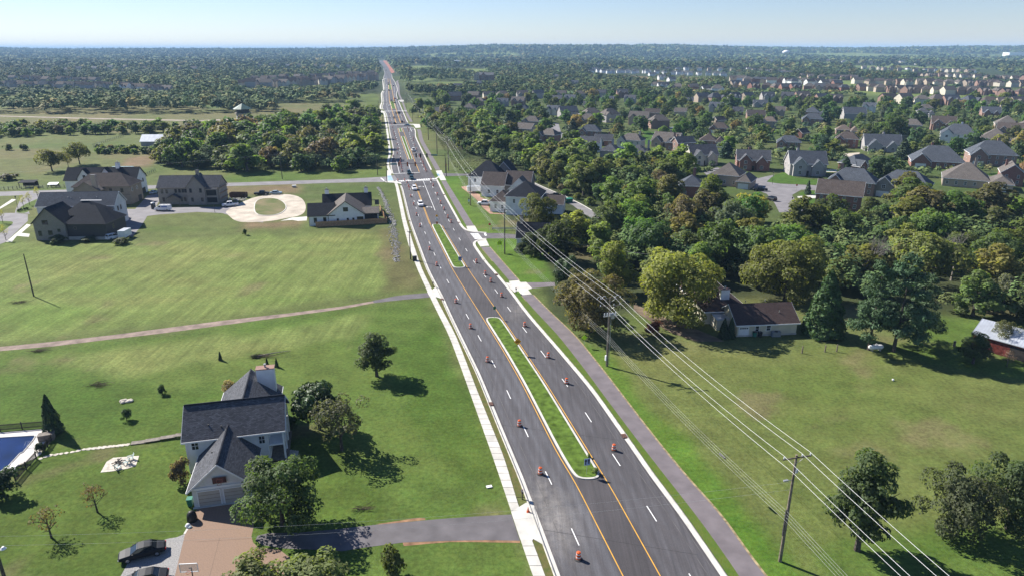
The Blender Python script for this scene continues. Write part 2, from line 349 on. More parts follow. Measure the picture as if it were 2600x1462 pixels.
def build_ground():
    ys = [-260.0, -120.0, -40.0, 0.0]
    y = 12.0
    while y < 26000: ys.append(y); y += max(1.3, y*0.0125)
    ys = np.array(ys); nt = 560
    t = np.linspace(-1, 1, nt); t = np.sign(t)*np.abs(t)**1.15*1.35
    X = (np.maximum(ys, -40)[:,None] + 130)*t[None,:]; Y = np.repeat(ys[:,None], nt, 1)
    Zt = terrain(X, Y)
    v = np.stack([X, Y, Zt], -1).reshape(-1,3); ny = len(ys)
    i = (np.arange(ny-1)[:,None]*nt + np.arange(nt-1)[None,:]).ravel()
    f = np.stack([i, i+1, i+nt+1, i+nt], 1)
    me = mesh_np('ground', v, f)
    # zone colours
    x = v[:,0]; yy = np.maximum(v[:,1], 14.0)
    zc = yy*math.cos(PITCH) + CAM_H*math.sin(PITCH)
    wob = np.clip(500.0/yy, 0.4, 6)
    px = IW/2 + FPX*x/zc + (fbm(x, yy, 9)-.5)*14*wob; py = IH/2 - FPX*(yy*math.sin(PITCH)-CAM_H*math.cos(PITCH))/zc + (fbm(x+50, yy, 9)-.5)*9*wob
    col = np.tile(np.array(GRASS['meadow']), (len(v),1)); mow = np.zeros(len(v))
    far = yy > 900
    for nm, poly in ZONES:
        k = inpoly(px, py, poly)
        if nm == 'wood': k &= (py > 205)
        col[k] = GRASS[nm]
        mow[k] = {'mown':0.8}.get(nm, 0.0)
    cm = smooth(.60,.65,clearing(x, yy))[:,None]*(yy > 800)[:,None]; fk = ((py < 262) & (px > 1040))[:,None]*cm; col = col*(1-fk) + np.array(GRASS['mown'])*fk
    # blend zones a little, then broad natural variation: drier rises, greener hollows
    g = col.reshape(ny, nt, 3)
    for _ in range(2):
        g[1:-1,1:-1] = (g[1:-1,1:-1]*2 + g[:-2,1:-1] + g[2:,1:-1] + g[1:-1,:-2] + g[1:-1,2:])/6
    col = g.reshape(-1,3)
    n1 = fbm(x, yy, 34, 5); n2 = fbm(x*0.6+200, yy*1.5, 11, 4); n3 = fbm(x-77, yy+9, 3.5, 3)
    k = (0.62*n1 + 0.38*n2)
    dry = smooth(0.50, 0.72, k)[:,None]*0.55; wet = smooth(0.50, 0.30, k)[:,None]*0.6
    col = col*(1-dry) + (col*np.array([1.34,1.08,1.28]))*dry
    col = col*(1-wet) + (col*np.array([0.72,0.93,0.65]))*wet
    col = col*(0.80+0.42*n3[:,None])
    bare = (smooth(0.70, 0.80, fbm(x+31, yy-12, 14, 4))*(py > 560))[:,None]*0.55
    col = col*(1-bare) + np.array([.150,.122,.066])*bare
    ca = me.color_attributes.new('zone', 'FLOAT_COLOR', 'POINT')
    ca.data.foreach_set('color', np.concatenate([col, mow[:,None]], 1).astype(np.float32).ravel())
    me.polygons.foreach_set('use_smooth', np.ones(len(me.polygons), bool))
    m = bpy.data.materials.new('grass ground'); m.use_nodes = True; nt_ = m.node_tree; n = nt_.nodes; l = nt_.links
    b = n['Principled BSDF']; b.inputs['Roughness'].default_value = 0.95; b.inputs['Specular IOR Level'].default_value = 0.08
    at = n.new('ShaderNodeAttribute'); at.attribute_name = 'zone'; tc = n.new('ShaderNodeTexCoord')
    def noise(sc, det, rough=0.6):
        q = n.new('ShaderNodeTexNoise'); q.inputs['Scale'].default_value = sc; q.inputs['Detail'].default_value = det; q.inputs['Roughness'].default_value = rough
        l.new(tc.outputs['Object'], q.inputs['Vector']); return q
    a = noise(1.6, 6, 0.75); c = noise(0.22, 5)
    def mr(src, lo, hi, f0=0.25, f1=0.75):
        q = n.new('ShaderNodeMapRange'); q.inputs[1].default_value = f0; q.inputs[2].default_value = f1; q.inputs[3].default_value = lo; q.inputs[4].default_value = hi
        l.new(src, q.inputs[0]); return q
    def mul(c1, c2, fac=1.0):
        q = n.new('ShaderNodeMix'); q.data_type = 'RGBA'; q.blend_type = 'MULTIPLY'; q.inputs[0].default_value = fac; l.new(c1, q.inputs[6]); l.new(c2, q.inputs[7]); return q
    v1 = mr(a.outputs['Fac'], 0.50, 1.50); v2 = mr(c.outputs['Fac'], 0.80, 1.22)
    k1 = mul(at.outputs['Color'], v1.outputs[0]); k2 = mul(k1.outputs[2], v2.outputs[0])
    # mowing lines in the hay field
    mp = n.new('ShaderNodeMapping'); mp.inputs['Rotation'].default_value = (0,0,math.radians(-6)); mp.inputs['Scale'].default_value = (1.0,0.045,1.0); l.new(tc.outputs['Object'], mp.inputs['Vector'])
    w = n.new('ShaderNodeTexNoise'); w.inputs['Scale'].default_value = 0.75; w.inputs['Detail'].default_value = 3.5; w.inputs['Roughness'].default_value = 0.65; l.new(mp.outputs[0], w.inputs['Vector'])
    wv = mr(w.outputs['Fac'], 0.72, 1.30, 0.32, 0.68)
    mm = n.new('ShaderNodeMix'); mm.data_type = 'RGBA'; mm.blend_type = 'MULTIPLY'; l.new(at.outputs['Alpha'], mm.inputs[0]); l.new(k2.outputs[2], mm.inputs[6]); l.new(wv.outputs[0], mm.inputs[7])
    # hue drift
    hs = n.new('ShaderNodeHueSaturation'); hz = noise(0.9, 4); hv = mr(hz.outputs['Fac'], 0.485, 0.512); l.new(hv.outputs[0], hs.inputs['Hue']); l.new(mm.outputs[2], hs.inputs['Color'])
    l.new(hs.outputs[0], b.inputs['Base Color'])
    nb = noise(3.0, 6, 0.7); bp = n.new('ShaderNodeBump'); bp.inputs['Strength'].default_value = 0.6; bp.inputs['Distance'].default_value = 0.12
    l.new(nb.outputs['Fac'], bp.inputs['Height']); l.new(bp.outputs[0], b.inputs['Normal'])
    me.materials.append(m)
    return tag(link('ground', me), kind='structure')
build_ground()

# ------------------------------------------------------------------ main road
def road_material():
    m = bpy.data.materials.new('road asphalt'); m.use_nodes = True; nt = m.node_tree; n = nt.nodes; l = nt.links
    b = n['Principled BSDF']; b.inputs['Roughness'].default_value = 0.82; b.inputs['Specular IOR Level'].default_value = 0.3
    at = n.new('ShaderNodeAttribute'); at.attribute_name = 'lane'; tc = n.new('ShaderNodeTexCoord')
    def noise(sc, det, vec=None, rough=0.6):
        q = n.new('ShaderNodeTexNoise'); q.inputs['Scale'].default_value = sc; q.inputs['Detail'].default_value = det; q.inputs['Roughness'].default_value = rough
        l.new(vec or tc.outputs['Object'], q.inputs['Vector']); return q
    def mr(src, f0, f1, lo, hi):
        q = n.new('ShaderNodeMapRange'); q.inputs[1].default_value = f0; q.inputs[2].default_value = f1; q.inputs[3].default_value = lo; q.inputs[4].default_value = hi; l.new(src, q.inputs[0]); return q
    # streaks run along the road: stretch the noise lengthwise
    mp = n.new('ShaderNodeMapping'); mp.inputs['Rotation'].default_value = (0,0,math.radians(-13.5)); mp.inputs['Scale'].default_value = (1.0,0.03,1.0); l.new(tc.outputs['Object'], mp.inputs[0])
    st = noise(2.1, 6, mp.outputs[0], .7); fi = noise(9, 5); br = noise(0.12, 4)
    sp = n.new('ShaderNodeSeparateColor'); l.new(at.outputs['Color'], sp.inputs[0])
    base = n.new('ShaderNodeMix'); base.data_type = 'RGBA'; l.new(sp.outputs[0], base.inputs[0])
    base.inputs[6].default_value = (0.060,0.055,0.058,1); base.inputs[7].default_value = (0.094,0.093,0.102,1)
    du = n.new('ShaderNodeMix'); du.data_type = 'RGBA'; l.new(base.outputs[2], du.inputs[6]); du.inputs[7].default_value = (0.36,0.33,0.29,1)
    dn = noise(0.55, 6, rough=0.7); dm = mr(dn.outputs['Fac'], 0.30, 0.80, 0.0, 1.0); dd = n.new('ShaderNodeMath'); dd.operation = 'MULTIPLY'; l.new(dm.outputs[0], dd.inputs[0]); l.new(sp.outputs[1], dd.inputs[1])
    l.new(dd.outputs[0], du.inputs[0])
    m1 = n.new('ShaderNodeMix'); m1.data_type = 'RGBA'; m1.blend_type = 'MULTIPLY'; m1.inputs[0].default_value = 1; l.new(du.outputs[2], m1.inputs[6]); l.new(mr(st.outputs['Fac'],0.3,0.7,0.74,1.30).outputs[0], m1.inputs[7])
    m2 = n.new('ShaderNodeMix'); m2.data_type = 'RGBA'; m2.blend_type = 'MULTIPLY'; m2.inputs[0].default_value = 1; l.new(m1.outputs[2], m2.inputs[6]); l.new(mr(br.outputs['Fac'],0.3,0.7,0.86,1.14).outputs[0], m2.inputs[7])
    m3 = n.new('ShaderNodeMix'); m3.data_type = 'RGBA'; m3.blend_type = 'MULTIPLY'; m3.inputs[0].default_value = 1; l.new(m2.outputs[2], m3.inputs[6]); l.new(mr(fi.outputs['Fac'],0.3,0.7,0.82,1.18).outputs[0], m3.inputs[7])
    l.new(m3.outputs[2], b.inputs['Base Color'])
    bp = n.new('ShaderNodeBump'); bp.inputs['Strength'].default_value = 0.15; bp.inputs['Distance'].default_value = 0.02; l.new(fi.outputs['Fac'], bp.inputs['Height']); l.new(bp.outputs[0], b.inputs['Normal'])
    return m
MT['road'] = road_material()
ZR = 0.030; ZP = 0.036
yr = ysteps(ymin, Y_END, 1.5)
def build_road():
    nl = 44; u = np.linspace(0, 1, nl)
    xl = fL(yr); xr = fR(yr); ly = fLY(yr); ry = fRY(yr)
    X = xl[:,None] + (xr-xl)[:,None]*u; Y = np.repeat(yr[:,None], nl, 1)
    v = np.stack([X, Y, np.full_like(X, ZR)], -1).reshape(-1,3); ny = len(yr)
    i = (np.arange(ny-1)[:,None]*nl + np.arange(nl-1)).ravel(); f = np.stack([i,i+1,i+nl+1,i+nl],1)
    me = mesh_np('main_road', v, f, [MT['road']])
    # worn wheel tracks per lane, and dust tracked out at the driveways
    lane = np.zeros_like(X)
    c1_ = (X-xl[:,None])/(ly-xl)[:,None]; c2_ = (X-ry[:,None])/(xr-ry)[:,None]
    for c, s in ((c1_,1.0),(c2_,0.55)):
        ok = (c > 0.02) & (c < 0.98); q = (c*2) % 1.0
        lane += ok*s*(0.35 + 0.65*(np.exp(-((q-0.27)/0.12)**2)+np.exp(-((q-0.75)/0.12)**2)))*np.where(c < 0.5, 0.75 if s == 1 else 1.0, 1.0 if s == 1 else .7)
    dust = np.zeros_like(X)
    for (qx, qy, r, a) in ((1388,1290,5,.5),(1425,1345,5,.35),(1362,1235,3,.25),(1325,775,4,.6),(1310,800,4,.25)):
        c = P(qx, qy); dust += a*np.exp(-(((X-c.x)/(r*0.5))**2+((Y-c.y)/r)**2))
    col = np.stack([np.clip(lane,0,1), np.clip(dust,0,1), np.zeros_like(X), np.ones_like(X)], -1).reshape(-1,4)
    ca = me.color_attributes.new('lane','FLOAT_COLOR','POINT'); ca.data.foreach_set('color', col.astype(np.float32).ravel())
    return tag(link('main_road', me), kind='structure')
ROAD = build_road()
def ribbon(name, fx, y0, y1, w0, w1, z, mat, parent=None, near=2.0, off=True, h=None):
    """strip along curve fx between offsets w0 and w1 (m, to the right); h gives it a raised box section"""
    ys = ysteps(y0, y1, near); xs = fx(ys); dx = np.gradient(xs, ys); L = np.sqrt(1+dx*dx); nx, ny_ = 1/L, -dx/L
    a = np.stack([xs+nx*w0, ys+ny_*w0, np.full_like(xs, z)], 1); b = np.stack([xs+nx*w1, ys+ny_*w1, np.full_like(xs, z)], 1); n = len(ys)
    if h is None:
        v = np.concatenate([a,b]); i = np.arange(n-1); f = np.stack([i, i+n, i+n+1, i+1],1)
    else:
        a2 = a - [0,0,h]; b2 = b - [0,0,h]; v = np.concatenate([a,b,a2,b2]); i = np.arange(n-1)
        f = np.concatenate([np.stack([i,i+n,i+n+1,i+1],1), np.stack([i+2*n,i,i+1,i+1+2*n],1), np.stack([i+n,i+3*n,i+3*n+1,i+n+1],1)])
    return link(name, mesh_np(name, v, f, [mat]), parent)
def sheet(name, pts, z, mat, parent=None, kind='structure', t=None):
    pts = [(p[0],p[1],z) for p in pts]
    a = sum(pts[i][0]*pts[(i+1)%len(pts)][1]-pts[(i+1)%len(pts)][0]*pts[i][1] for i in range(len(pts)))
    if a < 0: pts = pts[::-1]
    if t: me = MB().slab(pts, t).mesh(name, mat)
    else: me = mesh_np(name, pts, [tuple(range(len(pts)))], [mat])
    o = link(name, me, parent)
    if parent is None: tag(o, kind=kind)
    return o
def smooth_poly(pts, n=3, closed=True):
    """Chaikin corner rounding"""
    for _ in range(n):
        q = []
        m = len(pts)
        for i in range(m if closed else m-1):
            a, b = pts[i], pts[(i+1)%m]
            q.append((a[0]*.75+b[0]*.25, a[1]*.75+b[1]*.25)); q.append((a[0]*.25+b[0]*.75, a[1]*.25+b[1]*.75))
        if not closed: q = [pts[0]] + q + [pts[-1]]
        pts = q
    return pts
def yof(py): return P(1200, py).y

# kerb and gutter, left and right, broken where the side streets open
def kerb_run(side, f, ya, yb):
    s = -1 if side == 'l' else 1
    ribbon('gutter', f, ya, yb, *sorted((s*0.0, s*0.50)), 0.034, MT['concrete'], KERB, 2.0)
    ribbon('kerb_stone', f, ya, yb, *sorted((s*0.50, s*0.72)), 0.15, MT['concrete2'], KERB, 2.0, h=0.2)
KERB = tag(link('kerb', None), kind='structure')
for a, b in ((1700,472),(441,282.5),(279,232),(229,175)):
    ya = ymin if a > 1500 else yof(a); kerb_run('l', fL, ya, yof(b))
for a, b in ((1700,661),(566,457),(432,327),(312,256),(252,190)):
    ya = ymin if a > 1500 else yof(a); kerb_run('r', fR, ya, yof(b))
# storm drain mouths
for px_, py_ in (zR6(1113,160), zR6(2115,400), c4(1550,888), c4(660,1293), c3(1217,548), c3(1490,1060), c3(575,1030)):
    c = P(px_, py_); MB().cbox((0,0,0.10),(0.7,1.1,0.14)).build('drain_inlet', M('rusty drain iron', (0.11,0.055,0.04), 0.8, 0.3, 4), KERB, loc=c, rz=math.radians(13))

# lane markings
def marks(name, fx, y0, y1, w, mat): return ribbon(name, fx, y0, y1, -w/2, w/2, ZP, mat, ROAD)
ya_t = yof(1700) if False else ymin
marks('yellow_edge_line', lambda y: fLY(y), ymin, yof(570), 0.13, MT['yellow_paint'])
marks('yellow_edge_line', lambda y: fRY(y), ymin, yof(574), 0.13, MT['yellow_paint'])
marks('yellow_centre_line', lambda y: fLY(y)-0.16, yof(570), yof(467), 0.15, MT['yellow_paint'])
marks('yellow_centre_line', lambda y: fLY(y)+0.16, yof(570), yof(467), 0.15, MT['yellow_paint'])
marks('yellow_centre_line', lambda y: fRY(y)-0.1, yof(437), yof(326), 0.22, MT['yellow_paint'])
marks('yellow_edge_line', lambda y: fLY(y)-0.3, yof(406), yof(326), 0.2, MT['yellow_paint'])
marks('yellow_edge_line', lambda y: fLY(y), yof(313), yof(200), 0.4, MT['yellow_paint'])
marks('yellow_edge_line', lambda y: fRY(y), yof(313), yof(200), 0.4, MT['yellow_paint'])
def dash_run(fa, fb, t, y_start, y0, y1, w=0.13):
    g = lambda y: fa(y)*(1-t)+fb(y)*t
    step = 11.9; k0 = math.ceil((y0-y_start)/step); y = y_start + k0*step
    while y < y1:
        marks('lane_dash', g, y-1.5, y+1.5, w*max(1, y/220), MT['white_paint']); y += step
dash_run(fL, fLY, 0.515, yof(1362), 30, yof(468)); dash_run(fRY, fR, 0.50, yof(1303), 30, yof(462))
dash_run(fL, fLY, 0.52, yof(438)+14, yof(425), yof(330)); dash_run(fRY, fR, 0.48, yof(420), yof(432), yof(330))
dash_run(fL, fLY, 0.5, yof(300), yof(310), yof(215)); dash_run(fRY, fR, 0.5, yof(300), yof(310), yof(215))
def line_px(name, a, b, w, mat, z=ZP, parent=ROAD):
    A = P(*a); B = P(*b); d = (B-A); d.normalize(); nrm = Vector((-d.y,d.x,0))*w/2
    return sheet(name, [A+nrm, A-nrm, B-nrm, B+nrm], z, mat, parent)
line_px('turn_lane_line', c3(830,290), c3(1050,835), 0.16, MT['white_paint'])
line_px('stop_line', c3(640,293), c3(1070,280), 0.6, MT['white_paint'])
line_px('stop_line', c3(265,160), c3(770,134), 0.6, MT['white_paint'])
line_px('turn_lane_line', c3(392,152), c2(540,1040), 0.18, MT['white_paint'])
line_px('turn_lane_line', c3(612,135), c2(790,1110), 0.18, MT['white_paint'])
line_px('stop_line', c2(375,310), c2(1000,292), 1.2, MT['white_paint'])
line_px('stop_line', c2(640,366), c2(905,364), 0.9, MT['white_paint'])
line_px('crossing_line', c1(210,1385), c1(900,1372), 2.2, MT['white_paint'])
line_px('turn_lane_line', c2(815,375), c2(850,440), 0.25, MT['white_paint'])
for k in range(18):           # ladder crossing at the junction
    t = k/17.0; a = c3(345 + t*715, 297 - t*47); c = P(*a)
    if 5 <= k <= 6: pass
    q = 0.42; L = 1.35
    sheet('crossing_bar', [(c.x-q-.30,c.y+L),(c.x+q-.30,c.y+L),(c.x+q+.30,c.y-L),(c.x-q+.30,c.y-L)], ZP, MT['white_paint'], ROAD)
seam = M('sealed paving seam', (0.034,0.032,0.034), .8, .2, 2)
for _y in (68.5, 93.0, 118.0, 149.0, 187.0, 232.0, 262.0): 
    xa, xb = float(fL(_y))+.1, float(fR(_y))-.1; sheet('paving_seam', [(xa,_y),(xb,_y-4.3),(xb,_y-4.24),(xa,_y+.06)], ZR+.003, seam, ROAD)
seam_l = M('pale paving seam', (0.125,0.120,0.118), .85, .25, .4)
for fa, fb, t in ((fL,fLY,.06),(fRY,fR,.94),(fRY,fR,.80),(fL,fLY,.24)): marks_ = ribbon('paving_seam', (lambda y, fa=fa, fb=fb, t=t: fa(y)*(1-t)+fb(y)*t), 30, yof(480), -.03, .03, ZR+.003, seam_l, ROAD)
def turn_arrow(px_, py_):
    c = P(px_, py_); o = MB()
    o.add([(0.9,-1.2,0),(1.15,-1.2,0),(1.15,0.2,0),(0.9,0.0,0)],[(0,1,2,3)]); o.add([(1.15,0.2,0),(-0.3,0.5,0),(-0.3,0.2,0),(0.9,0.0,0)],[(0,1,2,3)]); o.add([(-0.3,0.9,0),(-1.3,0.35,0),(-0.3,-0.2,0)],[(0,1,2)])
    o.build('turn_arrow', MT['white_paint'], ROAD, loc=(c.x,c.y,ZP), rz=math.radians(13))
for a in (c3(790,395), c3(930,772)): turn_arrow(*a)
for a in (c2(555,252), c2(870,402), c2(505,60)): turn_arrow(*a)

# medians
def median(name, pxs, rounded=2, turf=None):
    w = [tuple(P(x,y)[:2]) for x,y in pxs]; w = smooth_poly(w, rounded)
    root = tag(link(name, None), kind='structure')
    c = np.mean(np.array(w),0); inn = []
    n = len(w)
    for i in range(n):
        p = np.array(w[i]); a = np.array(w[i-1]); b = np.array(w[(i+1)%n]); t = b-a; t /= max(np.linalg.norm(t),1e-6); nr = np.array([-t[1],t[0]])
        if np.dot(nr, c-p) < 0: nr = -nr
        inn.append(tuple(p+nr*0.32))
    vs = [(x,y,0.02) for x,y in w]+[(x,y,0.16) for x,y in w]+[(x,y,0.17) for x,y in inn]
    fs = []
    for i in range(n):
        j = (i+1)%n; fs += [(i,j,n+j,n+i),(n+i,n+j,2*n+j,2*n+i)]
    link('kerb_ring', mesh_np('kerb_ring', vs, fs, [MT['concrete']]), root)
    sheet('median_grass', inn, 0.175, turf or MT['median_grass'], root); return root
MT['median_grass'] = M('median turf', (.088,.145,.024), 0.95, 0.26, 0.9, bump=0.6, bscale=3, spec=0.08, detail=8)
def mid_rows(fl, fr, rows, dl=0.28, dr=-0.28):
    Lq = [(fl(yof(r))+dl, yof(r)) for r in rows]; Rq = [(fr(yof(r))+dr, yof(r)) for r in rows]
    return Lq, Rq
def median_rows(name, rows, nose_n, nose_s, cut=0.9, dl=0.35, dr=-0.35):
    yS, yN = yof(rows[0]), yof(rows[1]); ys = np.linspace(yS+cut, yN-cut, max(6, int((yN-yS)/4)))
    Lq = [(float(fLY(y))+dl, y) for y in ys]; Rq = [(float(fRY(y))+dr, y) for y in ys]
    s = [(Lq[0][0]*.75+Rq[0][0]*.25, yS), (Lq[0][0]*.25+Rq[0][0]*.75, yS)]; nn = [(Lq[-1][0]*.25+Rq[-1][0]*.75, yN), (Lq[-1][0]*.75+Rq[-1][0]*.25, yN)]
    w = s + Rq + nn + Lq[::-1]
    w = smooth_poly(w, 2)
    pts = [proj(x,y) for x,y in w]
    return median(name, pts, 0)
median_rows('median_island', (1217,806), 1, 1); median_rows('median_island', (681,570), 1, 1)
median_rows('median_island', (406,347), 1, 1, dl=0.4, dr=-0.9); median_rows('median_island', (336,326), 1, 1, dl=0.4, dr=-0.9)
median_rows('median_island', (277,258), 1, 1); median_rows('median_island', (228,214), 1, 1)

MT['concrete_b'] = M('slightly older concrete', (0.50,0.48,0.43), 0.85, 0.10, 0.6, bump=0.15, bscale=9)
# left sidewalk: separate concrete slabs
SW = tag(link('sidewalk', None), kind='structure')
ysw = [30.0]
while ysw[-1] < yof(466): ysw.append(ysw[-1] + (1.62 if ysw[-1] < 190 else 3.3))
rs = random.Random(3)
for a, b in zip(ysw[:-1], ysw[1:]):
    g = 0.035 + 0.0001*a; x = [float(fS0(a)), float(fS1(a)), float(fS1(b)), float(fS0(b))]; z = 0.10 + rs.uniform(-.006,.006)
    MB().slab([(x[0],a+g,z),(x[1],a+g,z),(x[2],b-g,z),(x[3],b-g,z)], 0.1).build('paving_slab', MT['concrete'] if rs.random() < .6 else MT['concrete_b'], SW)
def walk_strip(y0, y1):
    ys = ysteps(y0, y1, 3); v = np.concatenate([np.stack([f(ys), ys, np.full_like(ys, 0.06)],1) for f in (fS0, fS1)]); n = len(ys); i = np.arange(n-1)
    link('walk_strip', mesh_np('walk_strip', v, np.stack([i,i+n,i+n+1,i+1],1), [MT['concrete']]), SW)
walk_strip(yof(441), yof(283)); walk_strip(yof(278), yof(231)); walk_strip(yof(229), yof(200))
# right shared path
def path_strip(y0, y1):
    ys = ysteps(y0, y1, 3); v = np.concatenate([np.stack([f(ys), ys, np.full_like(ys, 0.02)],1) for f in (fP0, fP1)]); n = len(ys); i = np.arange(n-1)
    return link('path_section', mesh_np('path_section', v, np.stack([i,i+n,i+n+1,i+1],1), [MT['path']]), PATH)
PATH = tag(link('shared_path', None), kind='structure')
path_strip(24, yof(748)); path_strip(yof(712), yof(627)); path_strip(yof(574), yof(460)); path_strip(yof(432), yof(329)); path_strip(yof(310), yof(205))
# pale worn edge of soil beside the path
for a, b in ((24, yof(748)), (yof(712), yof(627))):
    tag(ribbon('soil_edge', fP1, a, b, 0.0, 0.30, 0.012, M('pale soil edge', (0.30,0.235,0.13), .95, .3, 1.5)), kind='structure')
    tag(ribbon('soil_edge', fP0, a, b, -0.22, 0.0, 0.012, M('pale soil edge', (0.22,0.18,0.10), .95, .3, 1.5)), kind='structure')

# grass strips between kerb and walks
def strip_between(name, fa, fb, y0, y1, z, mat):
    ys = ysteps(y0, y1, 2); v = np.concatenate([np.stack([f(ys), ys, np.full_like(ys, z)],1) for f in (fa, fb)]); n = len(ys); i = np.arange(n-1)
    tag(link(name, mesh_np(name, v, np.stack([i,i+n,i+n+1,i+1],1), [mat])), kind='structure')
MT['strip_l'] = M('thin dry strip grass', (.125,.108,.042), .95, .2, 1.2, bump=.5, bscale=4, spec=.08, col2=(.075,.095,.026), detail=7)
MT['strip_r'] = M('fresh strip grass', (.098,.125,.028), .95, .2, .9, bump=.5, bscale=4, spec=.08, col2=(.066,.118,.018), detail=7)
for a, b in ((24, yof(1318)), (yof(1262), yof(762)), (yof(728), yof(472))): strip_between('grass_strip', lambda y: fS1(y), lambda y: fL(y)-.70, a, b, .05, MT['strip_l'])
for a, b in ((24, yof(764)), (yof(712), yof(664)), (yof(566), yof(462))): strip_between('grass_strip', lambda y: fR(y)+.70, lambda y: fP0(y), a, b, .015, MT['strip_r'])
# concrete aprons and corners
def apron(name, pts, z=0.045, mat='concrete'): return sheet(name, W2(pts), z, MT[mat], t=0.05)
apron('driveway_apron', poly_px(c4, [(415,1165),(500,1138),(548,1095),(610,1115),(678,1290),(552,1247),(560,1290),(455,1240)]), 0.108)
apron('driveway_apron', poly_px(zR6, [(1265,970),(1330,930),(1378,900),(1437,930),(1505,1215),(1430,1172),(1425,1185),(1335,1180)]), 0.108)
apron('driveway_apron', poly_px(c4, [(1665,1013),(1765,1025),(1755,992),(1915,980),(1945,1010),(2035,1008),(2132,1110),(2066,1130),(2126,1202),(1962,1217),(1905,1150),(1842,1172)]), 0.04)
apron('corner_apron', poly_px(c4, [(1055,95),(1195,90),(1255,197),(1180,192),(1085,168)]), 0.045)
apron('corner_apron', poly_px(c4, [(1232,335),(1300,312),(1372,298),(1432,418),(1285,428),(1240,360)]), 0.05)
cv = [tuple(P(*c4(*q))[:2]) for q in ((1378,297),(1300,304),(1228,326),(1180,350),(1160,388),(1178,430),(1210,478),(1260,550),(1330,652))]
cv = smooth_poly(cv, 2, False); inn_ = []
for i_ in range(len(cv)):
    q0 = np.array(cv[max(i_-1,0)]); q1 = np.array(cv[min(i_+1,len(cv)-1)]); t_ = q1-q0; t_ /= np.linalg.norm(t_); inn_.append(tuple(np.array(cv[i_]) + np.array([-t_[1],t_[0]])*.75))
mm_ = MB(); nn_ = len(cv); mm_.add([(x,y,.13) for x,y in cv]+[(x,y,.13) for x,y in inn_]+[(x,y,.0) for x,y in cv],[(i,i+1,nn_+i+1,nn_+i) for i in range(nn_-1)]+[(i,2*nn_+i,2*nn_+i+1,i+1) for i in range(nn_-1)])
mm_.build('kerb_return', MT['concrete'], KERB)
cv = smooth_poly([tuple(P(*c4(*q))[:2]) for q in ((905,5),(945,70),(985,125),(1045,165),(1130,192),(1255,203),(1380,209))], 2, False); inn_ = []
for i_ in range(len(cv)):
    q0 = np.array(cv[max(i_-1,0)]); q1 = np.array(cv[min(i_+1,len(cv)-1)]); t_ = q1-q0; t_ /= np.linalg.norm(t_); inn_.append(tuple(np.array(cv[i_]) + np.array([-t_[1],t_[0]])*.75))
mm_ = MB(); nn_ = len(cv); mm_.add([(x,y,.13) for x,y in cv]+[(x,y,.13) for x,y in inn_]+[(x,y,.0) for x,y in cv],[(i,i+1,nn_+i+1,nn_+i) for i in range(nn_-1)]+[(i,2*nn_+i,2*nn_+i+1,i+1) for i in range(nn_-1)])
mm_.build('kerb_return', MT['concrete'], KERB)
apron('corner_apron', poly_px(c3, [(1060,105),(1165,95),(1255,280),(1150,280),(1120,225),(1070,255),(1062,235),(1110,205)]), 0.045)
apron('corner_apron', poly_px(c3, [(165,100),(215,95),(245,150),(240,185),(290,300),(170,312)]), 0.05)
sheet('tactile_pad', W2(poly_px(c3, [(172,195),(238,188),(282,285),(180,292)])), 0.058, MT['blue_paint'])
sheet('tactile_pad', W2(poly_px(c3, [(1076,160),(1118,155),(1140,205),(1105,200)])), 0.052, MT['blue_paint'])
apron('corner_apron', poly_px(c3, [(120,300),(290,300),(420,318),(432,352),(360,330),(300,325),(150,318)]), 0.054)
apron('corner_apron', poly_px(c2, [(790,285),(1010,290),(1030,360),(930,370),(885,305)]), 0.045)
apron('corner_apron', poly_px(c1, [(690,1105),(820,1105),(830,1140),(740,1150)]), 0.045)
apron('corner_apron', poly_px(c1, [(170,1360),(290,1355),(320,1420),(180,1400)]), 0.045)

# side streets, drives and tracks
def street(name, pxs, z, mat, rounded=0, kind='structure'):
    w = [tuple(P(x,y)[:2]) for x,y in pxs]
    if rounded: w = smooth_poly(w, rounded)
    return sheet(name, w, z, MT[mat] if isinstance(mat,str) else mat)
street('side_street', [(1022,440),(985,449),(870,455.6),(558,465.8),(352,472.5),(176,482),(0,487.5),(-500,500),(-500,514),(0,498.5),(178,492),(352,481),(555,474.2),(870,464.4),(985,462.5),(1025,466)], 0.022, 'street')
street('side_street', poly_px(c3, [(1100,150),(1185,148),(1670,160),(2300,175),(2300,215),(1670,190),(1240,205),(1110,205)]), 0.022, 'drive')
street('side_street', poly_px(c4, [(985,120),(1085,185),(1260,202),(1380,208),(1660,212),(1850,230),(1900,300),(1700,295),(1370,298),(1200,345),(1160,400),(1000,300)]), 0.022, 'drive')
for k in range(6):
    y0 = 214+k*16.5; a = c4(1120+k*13, y0); b = c4(1255+k*13, y0-3); c = c4(1259+k*13, y0+7); d = c4(1127+k*13, y0+9)
    sheet('crossing_bar', W2([a,b,c,d]), 0.028, MT['white_paint'], ROAD)
sheet('stop_line', W2(poly_px(c4, [(1343,210),(1375,210),(1392,252),(1360,254)])), 0.028, MT['white_paint'], ROAD)
line_px('stop_line', c3(50,235), c3(112,288), 0.6, MT['white_paint'], 0.03)
street('residential_street', poly_px(z6, [(740,150),(800,165),(880,215),(960,235),(1100,300),(1300,385),(1480,470),(1600,540),(1680,620),(1620,625),(1500,560),(1400,480),(1200,405),(1040,330),(950,275),(860,230),(790,200),(740,180)]), 0.022, 'street')
tag(ribbon('kerb_line', curve([(r[1],r[0]) for r in poly_px(z6, [(880,213),(960,233),(1100,298),(1300,383),(1480,468),(1600,538)])],1.0), yof(535), yof(455), 0, 0.3, 0.12, MT['concrete'], h=.12), kind='structure')
